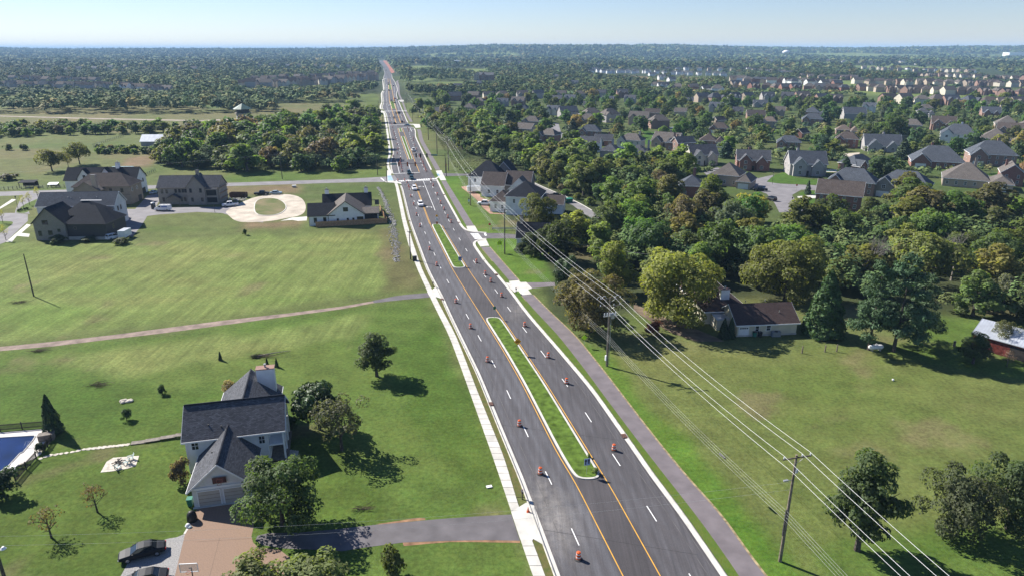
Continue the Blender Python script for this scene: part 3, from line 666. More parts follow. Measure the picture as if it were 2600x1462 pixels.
street('gravel_track', [zL(0,384),zL(400,345),(286,849.8),(571.5,812.6),zL(2200,128),(870,777),(946,764),(950,768.5),(872,783.5),(625,817),zL(1200,285),zL(850,325),zL(400,380),zL(0,415),(-300,925),(-300,905)], 0.010, 'dirt')
street('driveway', [(945,763.5),z5(1800,1390),z5(1950,1372),z5(2130,1358),z5(2150,1402),z5(1900,1425),z5(1750,1440),(950,769)], 0.016, 'drive')
street('driveway', poly_px(zR6, [(1268,985),(1000,1000),(740,1018),(500,1040),(250,1062),(0,1090),(-150,1105),(-320,1120),(-560,1125),(-640,1145),(-655,1180),(-600,1215),(-450,1240),(-250,1248),(0,1260),(150,1235),(450,1196),(800,1182),(1080,1178),(1332,1182)]), 0.016, 'drive')
street('soil_edge', poly_px(zR6, [(1332,1182),(1080,1178),(800,1182),(450,1196),(460,1222),(640,1205),(800,1192),(1000,1192),(1332,1198)]), 0.008, 'soil')
street('soil_edge', poly_px(zR6, [(250,1058),(400,1035),(560,1010),(620,1012),(620,1026),(500,1038),(300,1058)]), 0.008, 'soil')
street('aggregate_driveway', poly_px(zM, [(1478,945),(1560,920),(1900,900),(1905,1075),(1888,1150),(1900,1195),(1935,1230),(2000,1238),(2100,1250),(2180,1310),(2180,1500),(1700,1800),(1200,1800),(1312,1449),(1390,1130)]), 0.012, 'aggregate')
street('gravel_parking', poly_px(zM, [(1392,1128),(1330,1155),(1260,1166),(1100,1230),(960,1350),(905,1449),(840,1700),(1240,1700),(1312,1449)]), 0.008, 'gravel')
for a, b in ((zM(1650,1160), zM(1560,1500)), (zM(1480,1190), zM(1885,1165))): line_px('drive_joint', a, b, 0.05, M('worn joint', (.16,.115,.09), .9), 0.017, ROAD)
line_px('edging_strip', zM(1385,1130), zM(1425,1060), 0.25, MT['concrete'], 0.02, ROAD)
street('driveway', poly_px(c4, [(2035,1012),(2500,1010),(2510,1070),(2132,1108)]), 0.016, 'path')
street('driveway', poly_px(zG, [(-260,1060),(-80,1140),(120,1215),(330,1300),(400,1335),(200,1335),(20,1275),(-150,1180),(-260,1110)]), 0.010, M('worn earth drive', (0.17,0.125,0.085), .95, .3, .35))
# left estate road, cul-de-sac and its parking courts
street('estate_road', [z4(-600,560),z4(150,560),z4(280,575),z4(280,640),z4(60,850),z4(-600,1100)], 0.012, 'street')
street('estate_road', [z4(150,560),z4(160,520),z4(215,400),z4(260,370),z4(430,350),z4(430,430),z4(250,470),z4(300,570)], 0.016, 'street')
street('estate_road', poly_px(z4, [(1190,520),(1360,520),(1480,385),(1580,360),(1600,440),(1560,510),(1900,500),(2260,500),(2560,490),(2560,520),(2700,600),(2640,655),(2470,640),(2330,590),(2230,560),(1980,550),(1600,575),(1480,590),(1420,690),(1330,800),(1200,790),(1180,600)]), 0.014, 'street')
lp = smooth_poly(poly_px(z5, [(80,540),(330,410),(560,370),(760,372),(860,410),(900,480),(890,550),(830,590),(700,610),(560,640),(330,655),(190,645),(110,575)]),2)
street('turning_loop', lp, 0.019, 'tan_conc')
isl = smooth_poly(poly_px(z5, [(375,455),(440,415),(560,408),(650,430),(705,480),(700,530),(620,580),(480,592),(375,570)]),2)
median('loop_island', isl, 0, M('weedy bare soil', (.20,.165,.095), .95, .2, .16, col2=(.085,.115,.035), spec=.08))
street('walkway', poly_px(z5, [(640,638),(760,605),(910,595),(905,635),(820,640),(760,630)]), 0.021, 'concrete')
street('walkway', poly_px(z4, [(60,850),(270,670),(310,680),(215,760),(300,770),(290,800),(170,790),(120,850)]), 0.022, 'concrete')
street('walkway', poly_px(z4, [(-300,600),(0,500),(120,420),(165,425),(0,520),(-300,660)]), 0.020, 'concrete')
# house walks by the right-hand houses
street('brick_path', poly_px(z6, [(280,295),(345,290),(345,330),(470,375),(475,400),(580,440),(540,470),(600,560),(720,560),(720,572),(570,568),(500,510),(430,420),(350,355),(290,310)]), 0.02, M('brown brick paving', (0.33,0.20,0.14), .9, .2, 3))
# rear roads in the right-hand estate
street('estate_road', poly_px(zC, [(530,1150),(700,1075),(640,1130),(740,1145),(1060,1160),(1480,1160),(1480,1190),(1060,1195),(900,1190),(830,1230),(860,1270),(930,1330),(905,1355),(860,1350),(735,1360),(700,1290),(640,1220),(560,1190)]), 0.02, 'street')
street('estate_road', poly_px(zB, [(1560,690),(1620,690),(1640,760),(1740,820),(1700,830),(1600,805),(1540,740)]), 0.02, 'street')
street('estate_road', poly_px(zB, [(1690,640),(1780,600),(1800,610),(1720,660)]), 0.02, 'street')
street('estate_road', poly_px(zB, [(2050,375),(2120,380),(2200,430),(2180,435)]), 0.02, 'street')
street('estate_road', poly_px(zC, [(1200,920),(1340,910),(1330,945),(1205,945)]), 0.02, 'tan_conc')
for pl, mt in (([(870,1240),(1045,1225),(1045,1250),(880,1262)],'concrete'), ([(550,1110),(680,1080),(690,1090),(560,1140)],'street'), ([(170,1060),(270,1020),(290,1030),(190,1080)],'street')):
    street('driveway', poly_px(zC, pl), 0.026, mt)
for pl in ([(610,1135),(700,1080),(800,1050),(860,1100),(1060,1120),(1060,1155),(740,1142)], [(880,1215),(950,1195),(1045,1205),(1045,1222),(890,1232)], [(880,1268),(1000,1255),(1030,1260),(980,1300),(930,1310)], [(540,1170),(640,1170),(670,1195),(600,1215)],
           [(2250,1080),(2420,1050),(2420,1085)], [(1320,1130),(1480,1100),(1480,1155),(1330,1150)], [(0,760),(60,830),(80,870),(0,830)]):
    street('lawn', poly_px(zC, pl), 0.016, M('estate lawn', (.060,.115,.020), .95, .15, .4, spec=.08))
for pl in ([(2240,730),(2400,780),(2400,850),(2260,850)], [(2480,740),(2570,760),(2560,830),(2490,800)]): street('lawn', poly_px(zB, pl), 0.016, M('estate lawn', (.055,.115,.020), .95, .15, .4, spec=.08))
# far road works and fields
street('bare_clay', poly_px(c1, [(310,125),(370,100),(430,180),(510,300),(580,380),(600,430),(540,450),(440,420),(390,330)]), 0.025, 'clay')
street('far_lane', poly_px(zA, [(1500,668),(1800,655),(2100,640),(2570,600),(2570,606),(2100,648),(1800,666),(1500,676),(700,660),(0,640),(0,634),(700,652)]), 0.02, M('dry lane', (.30,.25,.20), .95, .2, .1))
street('far_field', poly_px(zB, [(480,395),(700,380),(1100,372),(1200,380),(960,412),(800,430),(700,445),(560,435),(480,440)]), 0.015, M('pasture', (.090,.120,.030), .95, .2, .02, spec=.08))
street('far_field', poly_px(zB, [(0,480),(250,470),(270,500),(270,590),(160,600),(190,545),(70,510),(0,520)]), 0.015, M('pasture', (.090,.120,.030), .95, .2, .02, spec=.08))
street('far_field', poly_px(zB, [(2020,325),(2280,340),(2440,385),(2350,400),(2130,370),(2050,360)]), 0.015, M('bare pasture', (.165,.125,.070), .95, .2, .02, spec=.08))
street('far_field', poly_px(zC, [(-20,340),(200,355),(330,385),(320,405),(60,390)]), 0.015, M('bare pasture', (.165,.125,.070), .95, .2, .02, spec=.08))
street('far_field', poly_px(zA, [(0,490),(150,490),(130,540),(60,570),(0,570)]), 0.015, M('pasture', (.095,.130,.035), .95, .2, .02, spec=.08))
street('far_field', poly_px(zA, [(1520,560),(1680,560),(1640,580),(1560,582)]), 0.015, M('pasture', (.085,.120,.035), .95, .2, .02, spec=.08))
# ------------------------------------------------------------------ houses
MT['sh_char'] = shingle_mat('charcoal shingles', (0.088,0.091,0.102), 0.32)
MT['sh_dark'] = shingle_mat('near black shingles', (0.026,0.029,0.038), 0.25)
MT['sh_blue'] = shingle_mat('blue grey shingles', (0.085,0.095,0.112), 0.22)
MT['sh_grey'] = shingle_mat('grey shingles', (0.150,0.150,0.150), 0.22)
MT['sh_taupe'] = shingle_mat('taupe shingles', (0.140,0.124,0.112), 0.22)
MT['sh_brown'] = shingle_mat('brown shingles', (0.098,0.080,0.072), 0.22)
MT['sh_tan'] = shingle_mat('tan brown shingles', (0.165,0.132,0.110), 0.22)
MT['sh_red'] = shingle_mat('dark red brown shingles', (0.076,0.053,0.049), 0.18)
MT['metal_roof'] = M('pale metal roofing', (0.55,0.58,0.62), 0.35, 0.08, 0.6, metal=0.4)
MT['w_white'] = siding_mat('white siding', (0.74,0.74,0.73))
MT['w_wbrick'] = brick_mat('white painted brick', (0.72,0.71,0.69), (0.66,0.65,0.63), (0.52,0.52,0.50))
MT['w_cream'] = siding_mat('cream siding', (0.58,0.53,0.43))
MT['w_beige'] = siding_mat('beige vinyl siding', (0.56,0.51,0.39), 0.2)
MT['w_tan'] = siding_mat('taupe board siding', (0.27,0.225,0.175), 0.4, True)
MT['w_greyst'] = brick_mat('grey brown stone', (0.26,0.235,0.205), (0.19,0.17,0.15), (0.30,0.28,0.25), 0.6)
MT['w_blackb'] = siding_mat('charcoal board siding', (0.050,0.046,0.046), 0.4, True)
MT['w_lgrey'] = siding_mat('pale grey board siding', (0.55,0.56,0.58), 0.4, True)
MT['w_grey'] = siding_mat('warm grey siding', (0.36,0.34,0.33))
MT['w_brick'] = brick_mat('red brick', (0.26,0.095,0.062), (0.20,0.075,0.055), (0.32,0.26,0.22))
MT['w_brick2'] = brick_mat('rose brown brick', (0.29,0.165,0.125), (0.23,0.13,0.10), (0.34,0.28,0.24))
MT['w_brick3'] = brick_mat('buff brick', (0.42,0.33,0.25), (0.36,0.28,0.21), (0.42,0.37,0.31))
MT['w_red'] = M('weathered red boards', (0.20,0.045,0.035), 0.85, 0.3, 1.5)
MT['trim'] = M('white trim', (0.76,0.76,0.75), 0.55, 0.05, 1)
MT['trim_d'] = M('dark trim', (0.045,0.043,0.043), 0.55, 0.1, 1)
MT['trim_t'] = M('taupe trim', (0.20,0.165,0.13), 0.6, 0.1, 1)
MT['garage'] = siding_mat('white garage panels', (0.72,0.72,0.70), 0.5)
MT['garage_t'] = siding_mat('taupe garage panels', (0.44,0.40,0.35), 0.5)
MT['wood'] = M('fresh cedar boards', (0.40,0.245,0.13), 0.8, 0.18, 1.5)
MT['wood_grey'] = M('grey weathered boards', (0.19,0.165,0.14), 0.85, 0.2, 2)
MT['wood_dark'] = M('dark stained boards', (0.045,0.040,0.036), 0.85, 0.2, 2)
MT['screen'] = M('dark porch screen', (0.012,0.013,0.018), 0.6, 0.1, 1)

_wcache = {}
def window_meshes(w, h, bars, fm):
    k = (round(w,2), round(h,2), bars, fm)
    if k not in _wcache:
        f = MB(); t = 0.09; d0, d1 = -0.05, 0.02
        f.box(-w/2,w/2,d0,d1,-h/2,-h/2+t).box(-w/2,w/2,d0,d1,h/2-t,h/2).box(-w/2,-w/2+t,d0,d1,-h/2+t,h/2-t).box(w/2-t,w/2,d0,d1,-h/2+t,h/2-t)
        if bars >= 1: f.box(-w/2+t,w/2-t,-0.035,-0.012,-0.03,0.03)
        if bars >= 2: f.box(-0.025,0.025,-0.036,-0.011,-h/2+t,-0.03).box(-0.025,0.025,-0.036,-0.011,0.03,h/2-t)
        p = MB().box(-w/2+t,w/2-t,-0.010,0.012,-h/2+t,h/2-t)
        _wcache[k] = (f.mesh('frame', MT[fm]), p.mesh('pane', MT['glass']))
    return _wcache[k]
FACE = {'f': 0.0, 'r': PI/2, 'b': PI, 'l': -PI/2}
def face_pos(wg, face, u, z):
    x0,x1,y0,y1 = wg[:4]
    return {'f': (x0+u, y0-0.012, z), 'b': (x1-u, y1+0.012, z), 'r': (x1+0.012, y0+u, z), 'l': (x0-0.012, y1-u, z)}[face]
def add_window(root, wg, face, u, z, w=1.0, h=1.5, bars=1, fm='trim'):
    a, b = window_meshes(w, h, bars, fm); loc = face_pos(wg, face, u, z)
    o = link('window', a, root, loc, FACE[face]); link('pane', b, o); return o
def add_panel(root, name, wg, face, u, z0, w, h, mat, t=0.06):
    loc = face_pos(wg, face, u, z0)
    m = MB().box(-w/2,w/2,-t,0.01,0,h)
    return m.build(name, MT[mat] if isinstance(mat,str) else mat, root, loc=loc, rz=FACE[face])
def wing_mesh(mbw, mbr, mbt, wg, trim=True):
    x0,x1,y0,y1,h,kind,rise = wg[:7]; oh = wg[7] if len(wg) > 7 else 0.45; t = 0.16
    xc, yc = (x0+x1)/2, (y0+y1)/2; e = 0.015
    if kind == 'gx':
        prof = [(y0,0),(y1,0),(y1,h),(yc,h+rise-0.02),(y0,h)]
        v = [(x0,a,b) for a,b in prof]+[(x1,a,b) for a,b in prof]
        mbw.add(v, [(4,3,2,1,0),(5,6,7,8,9)]+[(i,(i+1)%5,5+(i+1)%5,5+i) for i in range(5) if i not in (0,)])
        s = rise/((y1-y0)/2); zt = h+rise+t; ze = h-oh*s+t
        mbr.slab([(x0-oh,y0-oh,ze),(x1+oh,y0-oh,ze),(x1+oh,yc+e,zt),(x0-oh,yc+e,zt)], t-0.02)
        mbr.slab([(x1+oh,y1+oh,ze),(x0-oh,y1+oh,ze),(x0-oh,yc-e,zt),(x1+oh,yc-e,zt)], t-0.02)
        if trim:
            mbt.box(x0-oh,x1+oh,y0-oh-0.06,y0-oh-0.003,ze-0.24,ze-0.01).box(x0-oh,x1+oh,y1+oh+0.003,y1+oh+0.06,ze-0.24,ze-0.01)
            for sx in (x0-oh-0.05, x1+oh+0.004):
                for ya, yb in ((y0-oh,yc),(y1+oh,yc)):
                    za, zb = ze-0.02, zt-0.02
                    mbt.add([(sx,ya,za-.24),(sx+.046,ya,za-.24),(sx+.046,yb,zb-.24),(sx,yb,zb-.24),(sx,ya,za),(sx+.046,ya,za),(sx+.046,yb,zb),(sx,yb,zb)],[(0,1,2,3),(7,6,5,4),(0,4,5,1),(2,6,7,3),(1,5,6,2),(3,7,4,0)])
    elif kind == 'gy':
        prof = [(x0,0),(x1,0),(x1,h),(xc,h+rise-0.02),(x0,h)]
        v = [(a,y0,b) for a,b in prof]+[(a,y1,b) for a,b in prof]
        mbw.add(v, [(0,1,2,3,4),(9,8,7,6,5)]+[((i+1)%5,i,5+i,5+(i+1)%5) for i in range(5) if i not in (0,)])
        s = rise/((x1-x0)/2); zt = h+rise+t; ze = h-oh*s+t
        mbr.slab([(x0-oh,y1+oh,ze),(x0-oh,y0-oh,ze),(xc+e,y0-oh,zt),(xc+e,y1+oh,zt)], t-0.02)
        mbr.slab([(x1+oh,y0-oh,ze),(x1+oh,y1+oh,ze),(xc-e,y1+oh,zt),(xc-e,y0-oh,zt)], t-0.02)
        if trim:
            mbt.box(x0-oh-0.06,x0-oh-0.003,y0-oh,y1+oh,ze-0.24,ze-0.01).box(x1+oh+0.003,x1+oh+0.06,y0-oh,y1+oh,ze-0.24,ze-0.01)
            for sy in (y0-oh-0.05, y1+oh+0.004):
                for xa, xb in ((x0-oh,xc),(x1+oh,xc)):
                    za, zb = ze-0.02, zt-0.02
                    mbt.add([(xa,sy,za-.24),(xa,sy+.046,za-.24),(xb,sy+.046,zb-.24),(xb,sy,zb-.24),(xa,sy,za),(xa,sy+.046,za),(xb,sy+.046,zb),(xb,sy,zb)],[(0,1,2,3),(7,6,5,4),(0,4,5,1),(2,6,7,3),(1,5,6,2),(3,7,4,0)])
    else:   # hip
        mbw.box(x0,x1,y0,y1,0,h)
        X0,X1,Y0,Y1 = x0-oh,x1+oh,y0-oh,y1+oh; hw = min(X1-X0, Y1-Y0)/2; z0 = h; z1 = h+rise
        if X1-X0 >= Y1-Y0: a = (X0+hw*0.92,yc,z1); b = (X1-hw*0.92,yc,z1)
        else: a = (xc,Y0+hw*0.92,z1); b = (xc,Y1-hw*0.92,z1)
        A,B,Cc,D = (X0,Y0,z0),(X1,Y0,z0),(X1,Y1,z0),(X0,Y1,z0)
        if X1-X0 >= Y1-Y0: fs = [[A,B,b,a],[B,Cc,b],[Cc,D,a,b],[D,A,a]]
        else: fs = [[A,B,a],[B,Cc,b,a],[Cc,D,b],[D,A,a,b]]
        for q in fs: mbr.slab(q, 0.12)
        if trim:
            mbt.box(X0-.05,X1+.05,Y0-.06,Y0-.004,z0-.24,z0-.02).box(X0-.05,X1+.05,Y1+.004,Y1+.06,z0-.24,z0-.02).box(X0-.06,X0-.004,Y0,Y1,z0-.24,z0-.02).box(X1+.004,X1+.06,Y0,Y1,z0-.24,z0-.02)
def house(name, label, loc, rz, wings, walls, roofs, trim='trim', cat='house', group=None, foundation=None):
    """wings share a wall material and a roof material when these are plain strings, else one per wing"""
    root = thing(name, label, cat, loc, rz, group)
    per = {}
    for i, wg in enumerate(wings):
        wm = walls if isinstance(walls, str) else walls[i]; rm = roofs if isinstance(roofs, str) else roofs[i]
        mw, mr, mt = MB(), MB(), MB(); wing_mesh(mw, mr, mt, wg, trim is not None)
        mw.build('wall', MT[wm], root); ro = mr.build('roof', MT[rm], root)
        if trim: mt.build('fascia', MT[trim], ro)
    return root
def chimney(root, x, y, z0, z1, w, d, mat, pot=True, cap='trim_d'):
    o = MB().box(x-w/2,x+w/2,y-d/2,y+d/2,z0,z1).build('chimney', MT[mat], root)
    MB().box(x-w/2-.07,x+w/2+.07,y-d/2-.07,y+d/2+.07,z1+.003,z1+.13).build('chimney_cap', MT[cap], o)
    if pot: MB().lathe([(.14,0),(.14,.4),(.2,.42),(.2,.55)], 10, (x,y,z1+.13)).build('flue', MT['galv'], o)
    return o
def vents(root, pts, mat='trim_d'):
    for x,y,z in pts: MB().lathe([(.09,0),(.09,.45)], 8, (x,y,z)).build('vent_pipe', MT[mat], root)
HOUSE_SPOTS = []       # (x, y, radius) kept clear of scattered trees
def keep(px_, py_, r): c = P(px_, py_); HOUSE_SPOTS.append((c.x, c.y, r))

# --- white house with the double garage, foreground left
def foreground_house():
    g = P(494,1287); rz = math.radians(13.5)
    wings = [(0,7.0,0,9.5,2.9,'gy',3.1,0.55), (-1.9,8.6,8.1,15.7,5.3,'gx',3.0,0.45), (1.2,9.2,12.6,22.5,4.6,'gy',3.2,0.4), (8.6,10.6,8.1,15.7,5.1,'gx',0.0,0.0)]
    r = thing('farm_house', 'large white two storey house with charcoal shingle roof and double garage', 'house', g, rz)
    for i, wg in enumerate(wings[:3]):
        mw, mr, mt = MB(), MB(), MB(); wing_mesh(mw, mr, mt, wg)
        if i == 1:      # the main roof runs on over the two storey side porch
            mr, mt, dd = MB(), MB(), MB(); wing_mesh(dd, mr, mt, (-1.9,10.6,8.1,15.7,5.3,'gx',3.0,0.45))
        mw.build('wall', MT['w_wbrick' if i == 0 else 'w_white'], r); ro = mr.build('roof', MT['sh_char'], r); mt.build('fascia', MT['trim'], ro)
        wgx = wg
        if i == 0: cap = MB().tube([(3.5,-.5,6.17),(3.5,9.3,6.17)], .13, 6)
        elif i == 1: cap = MB().tube([(-2.3,11.9,8.47),(11.0,11.9,8.47)], .15, 6)
        else: cap = MB().tube([(5.2,13.0,7.97),(5.2,22.8,7.97)], .13, 6)
        cap.build('ridge_cap', MT['sh_dark'], ro)
    g0 = wings[0]
    for u in (1.95, 5.05):
        d = add_panel(r, 'garage_door', g0, 'f', u, 0.02, 2.6, 2.15, 'garage_t', 0.03)
        fr = MB().box(-1.42,-1.3,-.09,0.005,0,2.27).box(1.3,1.42,-.09,0.005,0,2.27).box(-1.3,1.3,-.09,0.005,2.15,2.27); fr.build('door_frame', MT['trim'], d)
        for k in range(3): MB().box(-1.29,1.29,-.045,-.031,.53*(k+1)-.02,.53*(k+1)+.02).build('panel_joint', MT['trim_t'], d)
    MB().box(-.06,7.06,-.13,-.012,2.50,2.78).build('band_board', MT['trim'], r)
    # basketball board on the gable
    b = MB().box(2.65,4.3,-.30,-.25,3.25,4.1).build('basketball_board', M('brown backboard', (0.10,0.04,0.035), .6, .3, 2), r)
    MB().box(3.1,3.85,-.315,-.302,3.35,3.41).box(3.1,3.85,-.315,-.302,3.8,3.86).box(3.1,3.16,-.315,-.302,3.41,3.8).box(3.79,3.85,-.315,-.302,3.41,3.8).build('target_square', M('faded red line', (.30,.10,.08), .7), b)
    MB().tube([(3.475+.24*math.cos(t*PI/8),-.58+.24*math.sin(t*PI/8),3.28) for t in range(17)], .02, 5).build('hoop', M('orange hoop', (.45,.12,.04), .6), b)
    MB().box(3.35,3.6,-.25,-.02,3.5,3.8).build('bracket', MT['trim_d'], b)
    m1 = wings[1]
    add_window(r, m1, 'f', 1.1, 4.15, 1.0, 1.3, 2); add_window(r, m1, 'f', 9.7, 3.9, .9, 1.3, 2)
    add_window(r, m1, 'l', 2.2, 4.0, 1.0, 1.4, 2); add_window(r, m1, 'l', 5.5, 1.5, 1.0, 1.5, 2); add_window(r, g0, 'l', 4, 1.7, 1.0, 1.2, 2)
    for u in (2.0, 5.2):
        add_window(r, m1, 'r', u, 1.6, 1.0, 1.9, 2); add_window(r, m1, 'r', u, 4.1, 1.0, 1.5, 2)
    # porch: deck, steps, posts, rails
    MB().box(8.62,11.0,8.0,15.8,0.3,0.5).build('porch_deck', MT['wood_grey'], r)
    MB().box(8.62,10.7,8.1,15.7,2.75,2.95).build('balcony_deck', MT['trim'], r)
    for v in (8.25, 10.7, 13.1, 15.5):
        MB().box(10.5,10.75,v-.12,v+.12,.503,5.05).build('porch_post', MT['trim'], r)
    for z in (1.0, 1.35, 3.35, 3.8): MB().box(10.59,10.66,8.4,15.4,z,z+.08).build('porch_rail', MT['trim'], r)
    for k in range(4): MB().box(11.02+.3*k,11.30+.3*k,8.6,10.3,0,0.42-.1*k).build('porch_step', MT['concrete2'], r)
    # tall corner boards seen past the porch
    for u in (-1.95, 8.5): MB().box(u-.05,u+.09,8.02,8.09,0,5.1).build('corner_board', MT['trim'], r)
    chimney(r, 7.6, 20.8, 3.2, 8.9, 2.6, 1.3, 'w_white', True, 'w_brick2')
    vents(r, [(1.0,9.3,6.1),(2.7,8.9,5.9)]); vents(r, [(2.0,4.6,4.55)])
    MB().box(-.1,7.1,-.4,-.02,0,.035).build('threshold', MT['concrete'], r)
    return r
foreground_house()
keep(600,1130,14)

def win_row(r, wg, face, us, z, w=1.0, h=1.5, bars=1, fm='trim'):
    for u in us: add_window(r, wg, face, u, z, w, h, bars, fm)
# --- white gabled house with the timber fence
def white_gable_house():
    o = P(786,575.6); b = P(984,566.5); rz = math.atan2(b.y-o.y, b.x-o.x)
    w = [(0,8.0,0.4,9,3.6,'gx',3.0,.45), (6.2,17.6,0,13.5,3.7,'gy',4.2,.4), (17.6,22.4,1.2,9,3.3,'gx',1.2,.35), (4,20,13.5,20.5,3.8,'gx',3.3,.4)]
    r = house('farm_house', 'white board house with near black gabled roof behind a timber fence', o, rz, w, 'w_white', ['sh_dark','sh_taupe','sh_taupe','sh_dark'], 'trim_d')
    win_row(r, w[0], 'f', (2.0,5.0), 1.9, 1.0, 1.7, 1, 'trim_d'); win_row(r, w[1], 'f', (3.0,6.2,8.0), 1.7, .7, 1.2, 1, 'trim_d'); add_window(r, w[1], 'f', 5.7, 5.2, 1.6, 1.4, 2, 'trim_d')
    add_window(r, w[1], 'f', 10.2, 1.9, 2.1, 1.4, 2, 'trim_d'); add_panel(r, 'porch_screen', w[2], 'f', 2.4, .3, 4.2, 2.7, 'screen'); add_panel(r, 'porch_screen', w[2], 'r', 4, .3, 6, 2.4, 'screen')
    chimney(r, 5.2, 17.5, 3, 8.6, 1.3, 1.2, 'w_white'); chimney(r, 18.6, 17.5, 3, 8.8, 1.3, 1.2, 'w_white')
    for u in (0.05, 6.25): MB().box(u-.06,u+.06,-.06,.0,0,3.3).build('downpipe', MT['trim_d'], r)
    keep(870,545,15); return r
white_gable_house()
# --- black house with stone gable, far left
def black_house():
    o = P(93.5,611)
    w = [(0,9.3,0,8.5,5.6,'gy',4.4,.45), (9.3,21.2,0.6,12,5.0,'hip',4.6,.5), (-1.6,6,8.5,15,5.2,'hip',3.6,.4), (6,16.5,5,14.5,6.6,'hip',3.6,.3)]
    r = house('stone_house', 'dark house with stone gable and near black roof at the field edge', o, math.radians(1.5), w, ['w_greyst','w_blackb','w_greyst','w_blackb'], 'sh_dark', 'trim_d')
    add_window(r, w[0], 'f', 3.6, 5.6, 1.7, 1.4, 2, 'trim_d'); add_window(r, w[0], 'f', 1.5, 2.2, 1.0, 1.6, 1, 'trim_d'); add_window(r, w[0], 'f', 4.6, 2.4, 1.3, 1.4, 1, 'trim_d'); add_window(r, w[0], 'f', 7.3, 3.1, .9, 1.0, 1, 'trim_d')
    add_window(r, w[1], 'f', 2.6, 3.6, .8, .8, 1, 'trim_t'); add_window(r, w[1], 'r', 4, 3.2, 1, 1.4, 1, 'trim_t')
    MB().box(9.5,14.5,.42,.56,0,1.0).build('foundation', MT['concrete2'], r); MB().box(16.2,21.1,.42,.56,0,.9).build('foundation', MT['concrete2'], r)
    MB().cbox((13,9.7,10.27),(6.4,.5,.1)).build('ridge_flashing', MT['trim'], r); keep(180,575,17); return r
black_house()
def grey_house():
    o = P(299,574); w = [(-24,0,0,8.5,7.0,'gx',3.6,.35)]
    r = house('board_house', 'pale grey board house with blue grey roof behind the dark house', o, math.radians(5), w, 'w_lgrey', 'sh_blue', 'trim')
    win_row(r, w[0], 'f', (16.5,20), 5.2, 1.0, 1.5, 1, 'trim_t'); win_row(r, w[0], 'r', (2.4,4.4), 5.4, .9, 1.6, 1, 'trim_t'); win_row(r, w[0], 'r', (2.4,5.4), 2.0, .9, 1.5, 1, 'trim_t')
    vents(r, [(-15,2.5,9),(-14,2.3,8.9),(-11,2,8.8),(-6,2.4,8.9)], 'galv')
    keep(220,560,16); return r
grey_house()
def tan_house():
    o = P(336,519); w = [(-20,0,0,10,6.9,'hip',4.2,.5), (-18,-9,-4,0,6.2,'gy',3.0,.4)]
    r = house('hipped_house', 'taupe two storey house with brown hipped roof and tall brick chimney', o, math.radians(4), w, 'w_tan', ['sh_brown','sh_taupe'], 'trim_t')
    win_row(r, w[0], 'f', (13.2,17.2), 5.3, 1.1, 1.6, 2, 'trim_t'); win_row(r, w[0], 'f', (14.2,17.2), 2.0, 1.2, 1.5, 2, 'trim_t'); win_row(r, w[0], 'r', (2,6), 5.3, 1, 1.5, 1, 'trim'); win_row(r, w[1], 'f', (2.2,4.6,7.2), 4.6, .9, 1.2, 1, 'trim')
    MB().box(-20.03,.03,-.05,-.012,3.5,3.75).build('band_board', MT['trim_t'], r); add_panel(r, 'garage_door', w[0], 'r', 7.2, .02, 2.6, 2.2, 'trim_d')
    chimney(r, -10.5, -3.2, 0, 11.6, 1.7, 1.2, 'w_brick3', False); keep(270,495,14); return r
tan_house()
def back_white_house():
    o = P(352,497); w = [(-27,0,0,9,6.6,'gx',4.0,.4), (-21,-15.5,-2,0,7.4,'gy',3.6,.35), (-13,-7,-2,0,7.4,'gy',4.0,.35)]
    r = house('gabled_house', 'white house with twin front gables and dark roof behind the taupe house', o, math.radians(4), w, 'w_white', 'sh_dark', 'trim_d')
    win_row(r, w[0], 'r', (2.5,6), 5.2, .9, 1.5, 1, 'trim_d'); add_panel(r, 'garage_door', w[0], 'r', 4.5, .02, 4.6, 2.2, 'trim_d')
    win_row(r, w[1], 'f', (2.7,), 8, 1, 1.2, 1, 'trim_d'); win_row(r, w[2], 'f', (3,), 8.2, 1, 1.2, 1, 'trim_d')
    chimney(r, -8, 4.5, 7, 12.4, 1.3, 1.3, 'w_white'); keep(270,470,14); return r
back_white_house()
